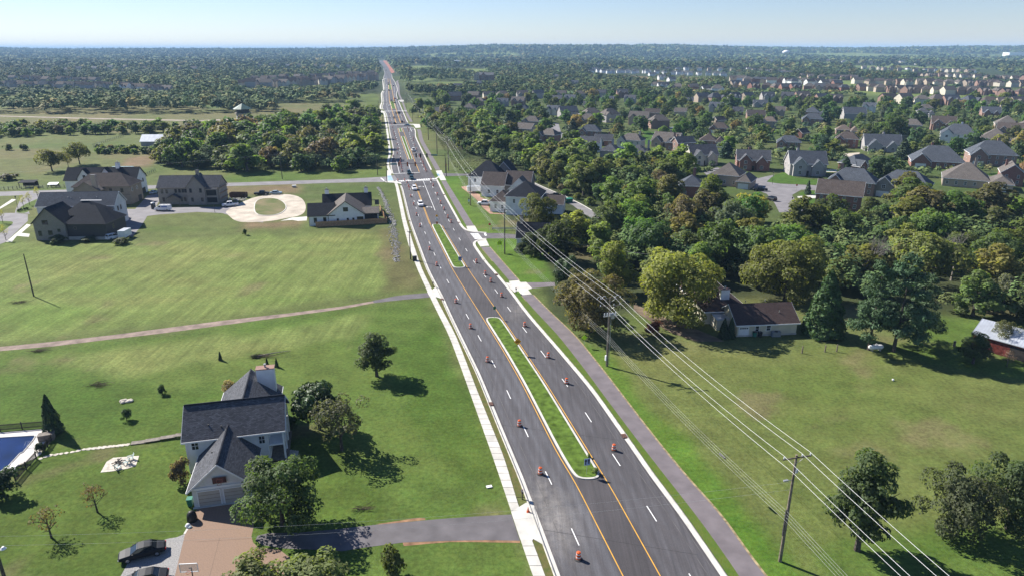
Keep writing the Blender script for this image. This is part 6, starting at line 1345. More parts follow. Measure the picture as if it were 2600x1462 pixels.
def t_est(px,py,x,y,g):
    k = inpoly(px,py,[(1040,300),(1110,246),(2640,246),(2640,470),(2300,510),(2000,500),(1880,515),(1740,500),(1740,430),(1480,400),(1330,375),(1200,315)]) & (g.random(len(x)) < .5)
    for e in ALLEX+OPEN: k &= ~inpoly(px,py,e)
    for tx,ty,tr in taken: k &= ((x-tx)**2+(y-ty)**2 > (tr*.9)**2)
    return k
distant_woods('estate_greenery','smaller garden trees and shrubs filling the gaps between estate houses', 300, 640, t_est, (6.5,.005), (6.5,.005), (3.5,8), 70, .13, 8, FC)
RBU = [[(1530,590),(1740,525),(1850,552),(1880,590),(2000,610),(2140,580),(2290,540),(2600,565),(2760,640),(2760,850),(2590,830),(2480,808),(2390,800),(2400,745),(2250,765),(2120,775),(1950,740),(1870,710),(1800,700),(1720,700),(1600,690),(1540,660),(1480,670),(1420,660),(1415,630),(1480,618)],
 [(1090,332),(1130,345),(1190,395),(1290,425),(1340,440),(1420,468),(1530,515),(1600,560),(1740,515),(1740,435),(1640,430),(1560,428),(1480,405),(1400,390),(1330,380),(1300,350),(1200,320)], [(430,425),(560,432),(650,434),(700,430),(740,434),(900,434),(952,422),(958,365),(942,315),(900,305),(700,330),(560,348),(485,365),(420,390),(405,410)]]
def t_under(px,py,x,y,g):
    k = np.zeros(len(x), bool)
    for e in RBU: k |= inpoly(px,py,e)
    for e in ALLEX: k &= ~inpoly(px,py,e)
    return k
distant_woods('woodland_undergrowth','bushy undergrowth between the trunks of the nearer woods', 140, 520, t_under, (4.6,.004), (4.6,.004), (4,9), 150, .085, 12, [(3,(.060,.092,.032)),(2,(.076,.102,.034)),(2,(.046,.072,.028)),(1,(.090,.108,.038))])
distant_woods('far_woodland','hazy far woodland running to the blue hills', 1900, 9500, t_mid, (20,.0135), (16,.0086), (12,17), 15, .36, 4, FC)
# ------------------------------------------------------------------ traffic barrels and cone
MT['orange'] = M('safety orange', (0.62,0.105,0.022), 0.55, 0.15, 5); MT['refl_white'] = M('reflective white band', (0.74,0.72,0.68), 0.5, 0.12, 6)
MT['rubber'] = M('dusty rubber base', (0.055,0.052,0.050), 0.9, 0.3, 5)
def barrel_parts():
    base = MB().lathe([(.46,0),(.46,.06),(.34,.11),(.30,.11)],14).mesh('base', MT['rubber'])
    drum = MB().lathe([(.285,.08),(.285,.24),(.268,.26),(.268,.44),(.255,.46),(.255,.64),(.243,.66),(.243,.84),(.225,.86),(.225,.97),(.16,1.0)],14).mesh('drum', MT['orange'])
    b1 = MB().lathe([(.275,.27),(.272,.435)],14).mesh('band', MT['refl_white']); b2 = MB().lathe([(.250,.67),(.247,.83)],14).mesh('band', MT['refl_white'])
    b3 = MB().lathe([(.262,.50),(.259,.62)],14).mesh('band', MT['orange'])
    han = MB().tube([(-.1,0,1.0),(-.08,0,1.06),(.08,0,1.06),(.1,0,1.0)],.02,5).mesh('handle', MT['orange'])
    return [('base',base),('drum',drum),('band',b1),('band',b2),('handle',han)]
BP = barrel_parts(); bgr = random.Random(9)
def barrel(px_, py_, lab, grp):
    p = P(px_, py_); o = thing('traffic_barrel', lab, 'traffic barrel', (p.x,p.y,ZR), bgr.uniform(0,6), grp); o.rotation_euler = (bgr.uniform(-.03,.03), bgr.uniform(-.03,.03), bgr.uniform(0,6)); o.scale = (1.06,1.06,bgr.uniform(1.0,1.08))
    for n_, m_ in BP: link(n_, m_, o)
L1 = 'orange and white striped traffic barrel in the lanes beside the sidewalk'; L2 = 'orange and white striped traffic barrel in the lanes beside the shared path'; L3 = 'orange and white striped traffic barrel beyond the signal junction'; L4 = 'orange and white striped traffic barrel on the ladder crossing'
for q in (zR6(1770,1322),zR6(1483,683),zR6(1327,323),zR5(1087,498),zR5(960,246),zR5(851,56),c4(455,488),c4(572,743),c4(298,108),c3(707,928),c3(655,738),c3(603,588),c3(575,445),c3(562,400)): barrel(*q, L1, 'barrels in the lanes beside the sidewalk')
for q in (zR6(2035,505),zR5(1680,660),zR5(1543,467),zR5(1368,232),c4(1633,1248),c4(1458,1010),c4(1367,888),c4(1222,695),c3(1345,1062),c3(1285,972),c3(1215,822),c3(1152,706),c3(1090,552),c3(1015,384)): barrel(*q, L2, 'barrels in the lanes beside the shared path')
for q in ((625,1005),(615,1045),(610,1085),(625,1120),(635,1155),(640,1195),(655,1262),(556,905),(470,955),(570,805),(550,720),(530,625),(515,585),(500,525),(485,485),(470,435),(455,365),(440,305),(425,235),(410,175),(395,95),(1000,935),(1015,980),(1045,1025),(1075,1065),(1085,1115),(1100,1155),(1120,1195),(1135,1245),(1150,1268),(950,815),(910,740),(880,635),(880,585),(785,440),(775,405),(760,375),(700,255),(670,205),(655,155),(650,115)): barrel(*c2(*q), L3, 'barrels beyond the signal junction')
for q in ((365,297),(490,288),(535,330),(975,285)): barrel(*c3(*q), L4, 'barrels on the ladder crossing')
p = P(*zR6(1392,970)); o = thing('traffic_cone','single orange traffic cone on the driveway apron','traffic cone',(p.x,p.y,.11)); MB().box(-.2,.2,-.2,.2,0,.04).build('base',MT['orange'],o); MB().lathe([(.15,.04),(.03,.72)],12).build('cone_body',MT['orange'],o)

# ------------------------------------------------------------------ vehicles
def paint(name, col, rough=.38): 
    m = M(name, col, rough, .03, 1, spec=.2); m.node_tree.nodes['Principled BSDF'].inputs['Coat Weight'].default_value = .04; return m
PAINT = {'black':paint('black car paint',(.010,.011,.015),.55),'white':paint('white car paint',(.74,.74,.74),.35),'blue':paint('blue car paint',(.02,.07,.17)),'teal':paint('dark teal car paint',(.02,.05,.065)),'grey':paint('grey car paint',(.12,.13,.14)),'red':paint('red car paint',(.25,.03,.02)),'silver':paint('silver blue car paint',(.30,.38,.42))}
MT['car_glass'] = glass_mat('car glass',(.012,.016,.020),.05); MT['lamp_w'] = M('headlamp lens',(.40,.42,.45),.2); MT['lamp_r'] = M('tail lamp lens',(.35,.015,.012),.25)
def loft(m, st):
    """st: list of rings (same count) -> closed skin"""
    n = len(st[0]); v = [p for r in st for p in r]; f = []
    for i in range(len(st)-1):
        for k in range(n): f.append((i*n+k,i*n+(k+1)%n,(i+1)*n+(k+1)%n,(i+1)*n+k))
    f += [tuple(range(n-1,-1,-1)), tuple(range((len(st)-1)*n,len(st)*n))]; m.add(v,f); return m
CARDIM = {'sedan':(4.9,.92,[(-2.45,.55,.72,.72),(-2.3,.80,.84,.92),(-1.6,.90,1.0,.92),(-.6,.92,.98,.92),(.9,.92,.96,.92),(1.7,.90,.88,.92),(2.3,.80,.76,.92),(2.45,.6,.62,.72)],(-1.75,1.25,-.95,.35,1.46)),
 'suv':(4.8,.95,[(-2.4,.7,1.0,.72),(-2.3,.88,1.12,.92),(-1.4,.95,1.15,.92),(.8,.95,1.12,.92),(1.6,.92,1.08,.92),(2.25,.84,.98,.92),(2.4,.66,.8,.72)],(-2.25,1.15,-1.95,.35,1.78)),
 'pickup':(5.7,.98,[(-2.85,.85,1.02,.8),(-2.75,.96,1.08,.95),(-1.0,.98,1.10,.95),(.8,.98,1.10,.95),(1.9,.96,1.12,.95),(2.65,.90,1.02,.92),(2.85,.72,.85,.75)],(-.85,1.55,-.65,.85,1.86))}
_car = {}
def car_parts(kind, col):
    if (kind,col) in _car: return _car[(kind,col)]
    L, W, st, cab = CARDIM[kind]; pm = PAINT[col]; parts = []
    rings = []
    for x,w,zt,k in st: zb = .30 if abs(x) < L*.45 else .38; rings.append([(x,-w*.94,zb),(x,-w,zb+.18),(x,-w*.985,zt-.14),(x,-w*.86,zt),(x,w*.86,zt),(x,w*.985,zt-.14),(x,w,zb+.18),(x,w*.94,zb)])
    parts.append(('body', loft(MB(), rings).mesh('body', pm)))
    c0,c1_,r0,r1,zr = cab; zb = max(s[2] for s in st)-.12; wb = W*.86; wr = W*.66
    g = MB().add([(c0,-wb,zb),(c1_,-wb,zb),(c1_,wb,zb),(c0,wb,zb),(r0,-wr,zr-.03),(r1,-wr,zr-.03),(r1,wr,zr-.03),(r0,wr,zr-.03)],[(0,1,5,4),(1,2,6,5),(2,3,7,6),(3,0,4,7),(4,5,6,7)]); parts.append(('windows', g.mesh('windows', MT['car_glass'])))
    ro = MB(); rings = [[(r0-.14,-wr*.93,zr-.06),(r0-.14,wr*.93,zr-.06),(r0-.14,wr*.9,zr-.10),(r0-.14,-wr*.9,zr-.10)]]
    for x,dz in ((r0+.05,0),((r0+r1)/2,.035),(r1-.05,0),(r1+.12,-.06)): rings.append([(x,-wr*1.04,zr+dz-.02),(x,wr*1.04,zr+dz-.02),(x,wr*1.04,zr-.06+min(dz,0)),(x,-wr*1.04,zr-.06+min(dz,0))])
    loft(ro, rings)
    for s in (-1,1):
        for xa,xb in ((c0,r0),(c1_,r1),((c0+c1_)/2-.05,(r0+r1)/2)):
            ro.tube([(xa,s*wb*1.005,zb),(xb,s*wr*1.02,zr-.04)],.045,5)
    parts.append(('roof', ro.mesh('roof', pm)))
    wx = L*.305
    for x in (-wx,wx):
        for s in (-1,1):
            r = .33 if kind == 'sedan' else .38; parts.append(('wheel', (r,x,s*(W-.10))))
    f = st[-1]; b = st[0]
    for s in (-1,1):
        parts.append(('headlight', MB().cbox((L/2-.06,s*W*.62,f[2]-.10),(.12,.30,.10)).mesh('headlight', MT['lamp_w']))); parts.append(('tail_light', MB().cbox((-L/2+.03,s*W*.66,b[2]-.12),(.12,.26,.2)).mesh('tail_light', MT['lamp_r'])))
        parts.append(('mirror', MB().cbox((c1_-.35,s*(W+.05),zb+.14),(.14,.18,.12)).mesh('mirror', pm)))
    if kind == 'pickup': parts.append(('cargo_bed', MB().box(-2.7,-.95,-.80,.80,1.09,1.104).mesh('cargo_bed', MT['black_metal'])))
    _car[(kind,col)] = parts; return parts
_wheel = {}
def wheel_mesh(r):
    if r not in _wheel:
        t = MB(); n = 14; pr = [(r*.62,-.11),(r*.95,-.11),(r,-.07),(r,.07),(r*.95,.11),(r*.62,.11)]
        vs = [(a*math.cos(2*PI*k/n), y, a*math.sin(2*PI*k/n)) for a,y in pr for k in range(n)]; fs = [(i*n+k,i*n+(k+1)%n,(i+1)*n+(k+1)%n,(i+1)*n+k) for i in range(5) for k in range(n)]; t.add(vs,fs)
        h = MB(); h.add([(r*.63*math.cos(2*PI*k/n), s, r*.63*math.sin(2*PI*k/n)) for s in (-.10,.10) for k in range(n)], [tuple(range(n)), tuple(range(2*n-1,n-1,-1))]); _wheel[r] = (t.mesh('tyre',MT['tyre']), h.mesh('rim',MT['chrome']))
    return _wheel[r]
def car(px_, py_, kind, col, deg, label, cat='car', name=None, z=0.02, s=1.0, group=None):
    p = P(px_, py_); o = thing(name or {'sedan':'parked_car','suv':'sport_utility_car','pickup':'pickup_truck'}[kind], label, cat, (p.x,p.y,z), math.radians(deg), group); o.scale = (s,s,s)
    for n_, m_ in car_parts(kind, col):
        if n_ == 'wheel':
            w = link('wheel', wheel_mesh(m_[0])[0], o, (m_[1],m_[2],m_[0])); link('rim', wheel_mesh(m_[0])[1], w)
        else: link(n_, m_, o)
    return o
car(*zM(1075,1290),'sedan','black',205,'black sedan parked on gravel beside the aggregate driveway'); car(*zM(1085,1500),'sedan','black',200,'second black sedan on the gravel, in front of the first one')
RD = 104.0
car(1052.5,482.5,'suv','white',RD+180,'white sport utility car driving between barrels, behind the other white car'); car(1068,523,'suv','white',RD+180,'white car driving towards the camera nearest the median sign'); car(1045,456,'suv','teal',RD+180,'dark teal car crossing the ladder crossing'); car(1039,442.5,'suv','teal',RD+180,'dark car entering the junction from the far side')
car(*c2(885,838),'pickup','white',RD,'white pickup truck beside the long grass median'); car(*c2(753,322),'sedan','silver',180,'pale blue car turning across the far junction'); car(*c2(500,285),'sedan','black',RD+180,'black car waiting at the far junction stop line'); car(*c2(650,252),'sedan','black',RD,'black car leaving the far junction'); car(*c2(577,72),'sedan','black',RD,'black car passing the second crossing')
for i,(a,b,k,cc,t) in enumerate(((475,1255,'sedan','white','white car beside the third median'),(690,1425,'sedan','black','black car on the far crossing'),(460,880,'suv','black','dark car at the foot of the far rise'),(447,735,'suv','black','dark car climbing the far rise'),(440,697,'sedan','black','small dark car following up the far rise'),(572,770,'suv','black','dark car coming down the far rise'),(605,1185,'sedan','black','dark car approaching beside the third median'),(605,1085,'sedan','red','small red car far along the road'),(395,385,'suv','black','dark car near the clay works'),(355,390,'suv','grey','grey car near the clay works'))):
    car(*c1(a,b),k,cc,RD+(180 if a < 500 else 0),t)
car(*z4(1150,818),'suv','white',60,'white car parked in the shade of the black house',z=.02); car(*z4(2315,490),'pickup','white',205,'white pickup truck on the turning loop'); car(*z5(455,378),'pickup','black',10,'black pickup truck beside the dumpster'); car(*z5(597,370),'sedan','silver',5,'silver blue car parked beside the black pickup'); car(*z4(1550,365),'sedan','silver',85,'silver car behind the long stone house')
car(*z6(925,268),'pickup','blue',150,'blue pickup truck parked on the curving street'); car(*z6(1225,393),'sedan','black',165,'black sedan driving on the curving street'); car(*z6(520,478),'pickup','white',170,'white pickup truck on the brick walk'); car(*zC(590,1198),'pickup','black',170,'black pickup on the cul-de-sac driveway'); car(*zC(1170,1088),'sedan','black',10,'black car behind the grey corner house'); car(*zC(670,1270),'suv','black',120,'dark car by the cul-de-sac tree'); car(*z6(700,140),'pickup','white',150,'white pickup behind the steep roofed house')
# white van, box trailers, mixer truck
def van(px_, py_, deg):
    p = P(px_,py_); o = thing('delivery_van','white cargo van with ladder rack and blue lettering','van',(p.x,p.y,.02),math.radians(deg)); m = MB()
    st = [(-2.8,.9,2.0),(-2.7,.98,2.1),(1.0,.98,2.1),(1.6,.96,1.5),(2.6,.92,1.15),(2.8,.8,.9)]; loft(m, [[(x,-w*.95,.35),(x,-w,.7),(x,-w*.97,z-.35),(x,-w*.88,z),(x,w*.88,z),(x,w*.97,z-.35),(x,w,.7),(x,w*.95,.35)] for x,w,z in st]); m.build('body',PAINT['white'],o)
    MB().add([(1.12,-.86,2.0),(1.12,.86,2.0),(1.66,.88,1.52),(1.66,-.88,1.52)],[(0,1,2,3)]).build('windscreen',MT['car_glass'],o)
    for s in (-1,1): MB().box(.35,1.05,s*.985-.01,s*.985+.01,1.35,1.85).build('side_window',MT['car_glass'],o); MB().box(-2.0,.0,s*.992-.004,s*.992+.004,1.35,1.75).build('side_lettering',M('blue lettering',(.05,.10,.35)),o); MB().cbox((2.72,s*.62,.85),(.14,.3,.2)).build('headlight',MT['lamp_w'],o)
    for x in (-1.8,1.75):
        for s in (-.88,.88): w = link('wheel',wheel_mesh(.36)[0],o,(x,s,.36)); link('rim',wheel_mesh(.36)[1],w)
    for x in (-2.2,-.8,.6): MB().box(x,x+.06,-.85,.85,2.2,2.26).build('ladder_rack',MT['galv'],o)
    for s in (-.5,.5): MB().box(-2.5,.8,s-.05,s+.05,2.27,2.33).build('ladder_rail',MT['galv'],o)
van(*z4(1640,535),182)
def trailer(px_, py_, deg, L, H, lab):
    p = P(px_,py_); o = thing('box_trailer',lab,'trailer',(p.x,p.y,.02),math.radians(deg)); MB().box(-L/2,L/2,-1.05,1.05,.55,H).build('box_body',MT['white'],o); MB().box(-L/2-.03,L/2+.03,-1.08,1.08,H+.003,H+.05).build('roof_sheet',MT['metal_roof'],o)
    MB().tube([(L/2,-.6,.5),(L/2+1.2,0,.5),(L/2,.6,.5)],.05,5).build('tow_bar',MT['black_metal'],o)
    for x in (-.4,.4):
        for s in (-1.0,1.0): w = link('wheel',wheel_mesh(.33)[0],o,(x,s,.33)); link('rim',wheel_mesh(.33)[1],w)
    for x in (-L/2-.02,): MB().box(x-.02,x,-.95,.95,.65,H-.1).build('rear_door',MT['garage'],o)
trailer(*z4(1262,808),92,4.2,2.6,'white box trailer parked beside the white car'); trailer(*z6(408,352),8,5.4,2.5,'white enclosed trailer beside the steep roofed house')
def mixer(px_, py_, deg):
    p = P(px_,py_); o = thing('concrete_mixer','white concrete mixer truck parked on the curving street','truck',(p.x,p.y,.02),math.radians(deg))
    MB().box(-3.8,3.6,-.5,.5,.7,1.0).build('chassis',MT['black_metal'],o); loft(MB(),[[(x,-w,.6),(x,w,.6),(x,w*.95,z),(x,-w*.95,z)] for x,w,z in ((1.9,1.15,2.7),(3.2,1.15,2.7),(3.6,1.1,1.9),(4.4,1.0,1.6))]).build('cab',PAINT['white'],o); MB().box(3.22,3.3,-.95,.95,1.75,2.5).build('windscreen',MT['car_glass'],o)
    d = MB(); n = 14; pr = [(-3.4,.55,2.9),(-2.2,1.0,2.7),(-.6,1.25,2.45),(.8,1.1,2.25),(1.5,.5,2.1)]; vs = [(x,r*math.cos(2*PI*k/n),zc+r*math.sin(2*PI*k/n)) for x,r,zc in pr for k in range(n)]; fs = [(i*n+k,(i+1)*n+k,(i+1)*n+(k+1)%n,i*n+(k+1)%n) for i in range(4) for k in range(n)]+[tuple(range(n)),tuple(range(5*n-1,4*n-1,-1))]; d.add(vs,fs).build('drum',MT['white'],o)
    MB().tube([(-3.4,0,2.5),(-4.3,0,1.4)],.25,6).build('chute',MT['galv'],o); MB().box(-3.6,-3.4,-.8,.8,1.0,3.3).build('rear_frame',MT['white'],o)
    for x in (-2.8,-1.6,3.2):
        for s in (-1.0,1.0): w = link('wheel',wheel_mesh(.5)[0],o,(x,s,.5)); link('rim',wheel_mesh(.5)[1],w)
mixer(*z6(835,205),-20)

# ------------------------------------------------------------------ poles, wires, signals
MT['pole'] = M('weathered pole timber',(0.20,0.165,0.125),.9,.25,3); MT['pole_dark'] = M('dark pole timber',(0.095,0.080,0.065),.9,.25,3); MT['ins'] = M('grey porcelain',(.50,.52,.54),.3)
def solve_h(px_, py_, ty):
    b = P(px_,py_); lo, hi = 0.0, 60.0
    for _ in range(40):
        m = (lo+hi)/2
        if proj(b.x,b.y,m)[1] > ty: lo = m
        else: hi = m
    return b, lo
LINE_DIR = math.atan2(-50.7, 13.0)
def pole(name, label, b, H, mat='pole', arm=None, r=.16, extras=None, az=None):
    """arm: list of (z below top, half length) crossarms square to the line"""
    o = thing(name, label, 'utility pole', (b.x,b.y,0), (az if az is not None else math.radians(14))); MB().tube([(0,0,-.2),(0,0,H*.5),(0,0,H)],[r*1.2,r,r*.75],9).build('pole_shaft',MT[mat],o)
    for dz, hl in (arm or []):
        a = MB().box(-hl,hl,-.20,-.09,H-dz-.06,H-dz+.06).build('crossarm',MT['pole_dark'],o)
        for x in (-hl*.92, hl*.35 if hl > 1 else 0, hl*.92): MB().lathe([(.05,0),(.09,.08),(.05,.14),(.09,.2),(.04,.3)],8,(x,-.145,H-dz+.06)).build('insulator',MT['ins'],a)
        for s in (-1,1): MB().tube([(s*hl*.5,-.21,H-dz-.05),(0,-.13,H-dz-.75)],.025,4).build('arm_brace',MT['galv'],a)
    return o
b1, h1 = solve_h(1541,929,754); b2, h2 = solve_h(1980,1424,1154)
o = pole('utility_pole','tall timber power pole carrying switch gear beside the shared path',b1,h1,'pole',[(0.2,2.0),(1.6,2.0)],.17)
MB().box(-1.2,1.5,-.25,-.1,h1-3.6,h1-3.45).build('equipment_arm',MT['galv'],o)
for k in range(5): MB().lathe([(.10,0),(.13,.15),(.13,.55),(.07,.7)],8,(-1.05+k*.52,-.3,h1-3.5)).build('cutout_switch',MT['ins'],o)
MB().lathe([(.34,0),(.36,.1),(.36,.85),(.2,.98)],12,(.55,-.15,h1-4.0)).build('transformer',MT['galv'],o); MB().tube([(.30,-.1,.3),(.30,-.1,h1-4)],.06,6).build('riser_conduit',MT['galv'],o); MB().box(-.42,-.16,-.16,.16,1.2,2.2).build('meter_box',MT['white'],o); MB().tube([(-.2,.1,.3),(-.2,.1,h1*.8)],.035,5).build('riser_conduit',MT['galv'],o)
for s in (-1.7,-.8,1.7): MB().tube([(s,-.15,h1-.1),(s-.25,-.15,h1+.35),(s-.6,-.15,h1+.30),(s-.9,-.15,h1-.15)],.03,5).build('jumper_wire',MT['wire'],o)
o = pole('utility_pole','nearest timber power pole with single crossarm on the right verge',b2,h2,'pole',[(0.25,1.75)],.17)
MB().tube([(0,0,h2-3.2),(-.7,-.1,h2-3.0)],.04,5).build('lamp_arm',MT['galv'],o); MB().cbox((-.95,-.1,h2-3.0),(.55,.22,.14)).build('street_light',MT['galv'],o); MB().cbox((.15,-.2,h2-1.9),(.25,.15,.5)).build('surge_arrester',MT['ins'],o); MB().box(-.25,-.14,-.08,.08,3.6,7.0).build('cable_guard',MT['rubber'],o)
poles = [('p1',b1,h1),('p2',b2,h2)]
rest = [(1281.6,645.4,531,'dark timber power pole beside the little white cottage'),(1195,522,438,'timber power pole with sign post in front of the white houses'),(1139,434,353,'grey power pole behind the signal junction'),(1110,392,328,'grey power pole beside the path bend'),(1088,356,301,'grey power pole at the path above the overgrown verge'),(1070,323.5,280,'grey power pole by the far junction'),(1051,292,264,'slender power pole far along the path'),(1033,262,236,'last slender power pole along the path')]
chain = []
for i,(x,y,t,l) in enumerate(rest):
    b, h = solve_h(x,y,t); chain.append((b,h)); pole('utility_pole', l, b, h, 'pole_dark' if i == 0 else 'pole', [(.3,1.6)], .16 if i < 2 else .2)
for (x,y,t,l,m_,arm) in ((86,752,645,'bare timber pole standing alone in the hay field','pole_dark',[]),(1042.7,659,587,'short dark timber pole beside the sidewalk','pole_dark',[(.2,.5)]),(717,455.4,389,'timber pole at the side street in front of the woods','pole_dark',[(.4,1.0)]),(959,445.5,400,'short pole at the corner of the woods','pole_dark',[]),(732,432,402,'thin pole at the edge of the woods drive','pole_dark',[])):
    b, h = solve_h(x,y,t); pole('utility_pole', l, b, h, m_, arm, .14)
bl = P(40,1560); hl = 9.6; o = pole('utility_pole','dark leaning pole top with lamp at the lawn edge',bl,hl,'pole_dark',[],.17); MB().tube([(0,0,hl-1.2),(.7,-.3,hl-1.1)],.04,5).build('lamp_arm',MT['galv'],o); MB().lathe([(.12,0),(.28,.1),(.1,.35)],10,(.8,-.3,hl-1.3)).build('street_light',MT['white'],o); MB().lathe([(.06,0),(.09,.25)],8,(0,0,hl)).build('insulator',MT['ins'],o)
def wire(A, B, sag, r, mat, label, grp, name='power_line'):
    pts = [A.lerp(B, k/14)-Vector((0,0,sag*4*(k/14)*(1-k/14))) for k in range(15)]; o = MB().tube(pts, r, 5).build(name, MT[mat]); tag(o, label, 'wire', grp)
def arm_pts(b, h, offs, az=math.radians(14)): return [Vector((b.x+o_*math.cos(az), b.y+o_*math.sin(az), h+dz)) for o_, dz in offs]
OFF = [(-1.6,.15),(.55,.15),(1.6,.15),(-.15,-2.2)]; TEL = [(-.2,-7.1),(-.2,-7.5),(-.2,-7.9),(-.25,-8.3)]
b0 = Vector((b2.x+13.4, b2.y-51, 0)); seq = [(b0,h2),(b2,h2),(b1,h1)] + chain
names = ['leaving the nearest pole','between the two nearest poles','between the switch gear pole and the cottage pole','between the cottage and house poles','past the white houses','past the junction','past the overgrown verge','towards the far junction','far along the path','far along the path']
for i in range(len(seq)-1):
    (pa,ha),(pb,hb) = seq[i], seq[i+1]; far_ = i > 3
    A = arm_pts(pa,ha,OFF); Bq = arm_pts(pb,hb,OFF); rr2 = .015 if i < 3 else .014
    for k in range(4 if i < 6 else 3): wire(A[k],Bq[k],.9 if k < 3 else .7,rr2,'wire','bright upper power wire '+names[i],'upper power wires '+names[i])
    if i < 5:
        A = arm_pts(pa,ha,TEL); Bq = arm_pts(pb,hb,TEL)
        for k in range(4): wire(A[k],Bq[k],.75,.010 if i < 3 else .012,'wire_dark','thin lower cable '+names[i],'lower cables '+names[i],'telephone_cable')
wire(Vector((bl.x,bl.y,hl+.2)),Vector((b2.x-.2,b2.y,h2-3.4)),1.3,.008,'wire_dark','upper service wire crossing the road from the lawn pole','service wires over the road','service_wire'); wire(Vector((bl.x+.2,bl.y,hl-.9)),Vector((b2.x-.2,b2.y,h2-4.4)),1.4,.008,'wire_dark','lower service wire crossing the road from the lawn pole','service wires over the road','service_wire')
MB().tube([P(0,0) and (b2.x-3.5,b2.y+13.6,h2-8.6),(b2.x-3.1,b2.y+12.4,h2-8.55)],.13,8).build('cable_splice',MT['black_metal']); tag(bpy.data.objects['cable_splice'],'black splice case hanging on the lower cables near the nearest pole','splice case')
wire(Vector((chain[0][0].x,chain[0][0].y,8)),P(1660,705)+Vector((0,0,6)),1.0,.018,'wire_dark','thin service wire sagging into the woods','service wires to houses','service_wire')
bb,hh = solve_h(717,455.4,389); wire(Vector((bb.x,bb.y,hh-.5)),Vector((-230,262,9)),1.2,.02,'wire_dark','thin wire running west from the side street pole','side street wires','service_wire'); bq,hq = solve_h(959,445.5,400); wire(Vector((bb.x,bb.y,hh-.5)),Vector((bq.x,bq.y,hq)),.8,.02,'wire_dark','thin wire running east from the side street pole','side street wires','service_wire')
# signals
MT['sig_y'] = M('signal housing yellow',(.36,.10,.03),.6); 
def signal_arm(base, dirx, L, H, heads, lab, sign=None):
    o = thing('traffic_signal',lab,'traffic signal',(base.x,base.y,0),dirx); MB().tube([(0,0,0),(0,0,H)],[.17,.12],8).build('mast',MT['black_metal'],o); MB().tube([(0,0,H-1.2),(L*.5,0,H-.85),(L,0,H-.8)],[.11,.09,.06],6).build('mast_arm',MT['black_metal'],o)
    for u in heads:
        h = MB().box(u-.24,u+.24,-.16,.12,H-1.9,H-.3).build('signal_head',MT['sig_y'],o); MB().box(u-.34,u+.34,.121,.16,H-2.05,H-.15).build('backplate',MT['black_metal'],h)
        for k in range(3): MB().lathe([(.14,0),(.14,.02)],10,(0,0,0)).build('lens',MT['lamp_r' if k == 0 else 'screen'],h).matrix_local = Matrix.Translation((u,-.165,H-.55-.5*k)) @ Matrix.Rotation(PI/2,4,'X')
    if sign: MB().box(sign[0],sign[1],-.1,-.06,H-1.25,H-.6).build('street_sign',M('green blue street sign',(.02,.18,.22),.5),o)
signal_arm(P(982.8,463.5),math.radians(6),16.5,8.8,(5.5,9.2,12.6),'black signal mast with long arm over the near side of the junction',(1.8,4.6)); signal_arm(P(1131.5,440),math.radians(176),15.5,9.2,(8.5,11.5,13.6),'black signal mast with long arm over the far side of the junction',(3.6,6.6))
b = P(1133.8,448.3); o = thing('signal_post','plain dark post beside the far signal mast','post',(b.x,b.y,0)); MB().tube([(0,0,0),(0,0,8.2)],[.17,.13],8).build('post_shaft',MT['pole_dark'],o); MB().cbox((0,0,5.2),(.4,.4,.7)).build('control_box',MT['sig_y'],o)
signal_arm(P(*c2(262,370)),math.radians(2),14,8.5,(8.5,),'dark signal mast at the left of the far junction'); signal_arm(P(*c2(873,255)),math.radians(178),16,8.5,(10,13),'dark signal mast at the right of the far junction'); signal_arm(P(*c1(205,1365)),0.0,17,8.5,(14,),'dark signal mast at the second far crossing'); signal_arm(P(*c1(883,1310)),PI,18,8.5,(11,14),'dark signal mast on the path side of the second far crossing')

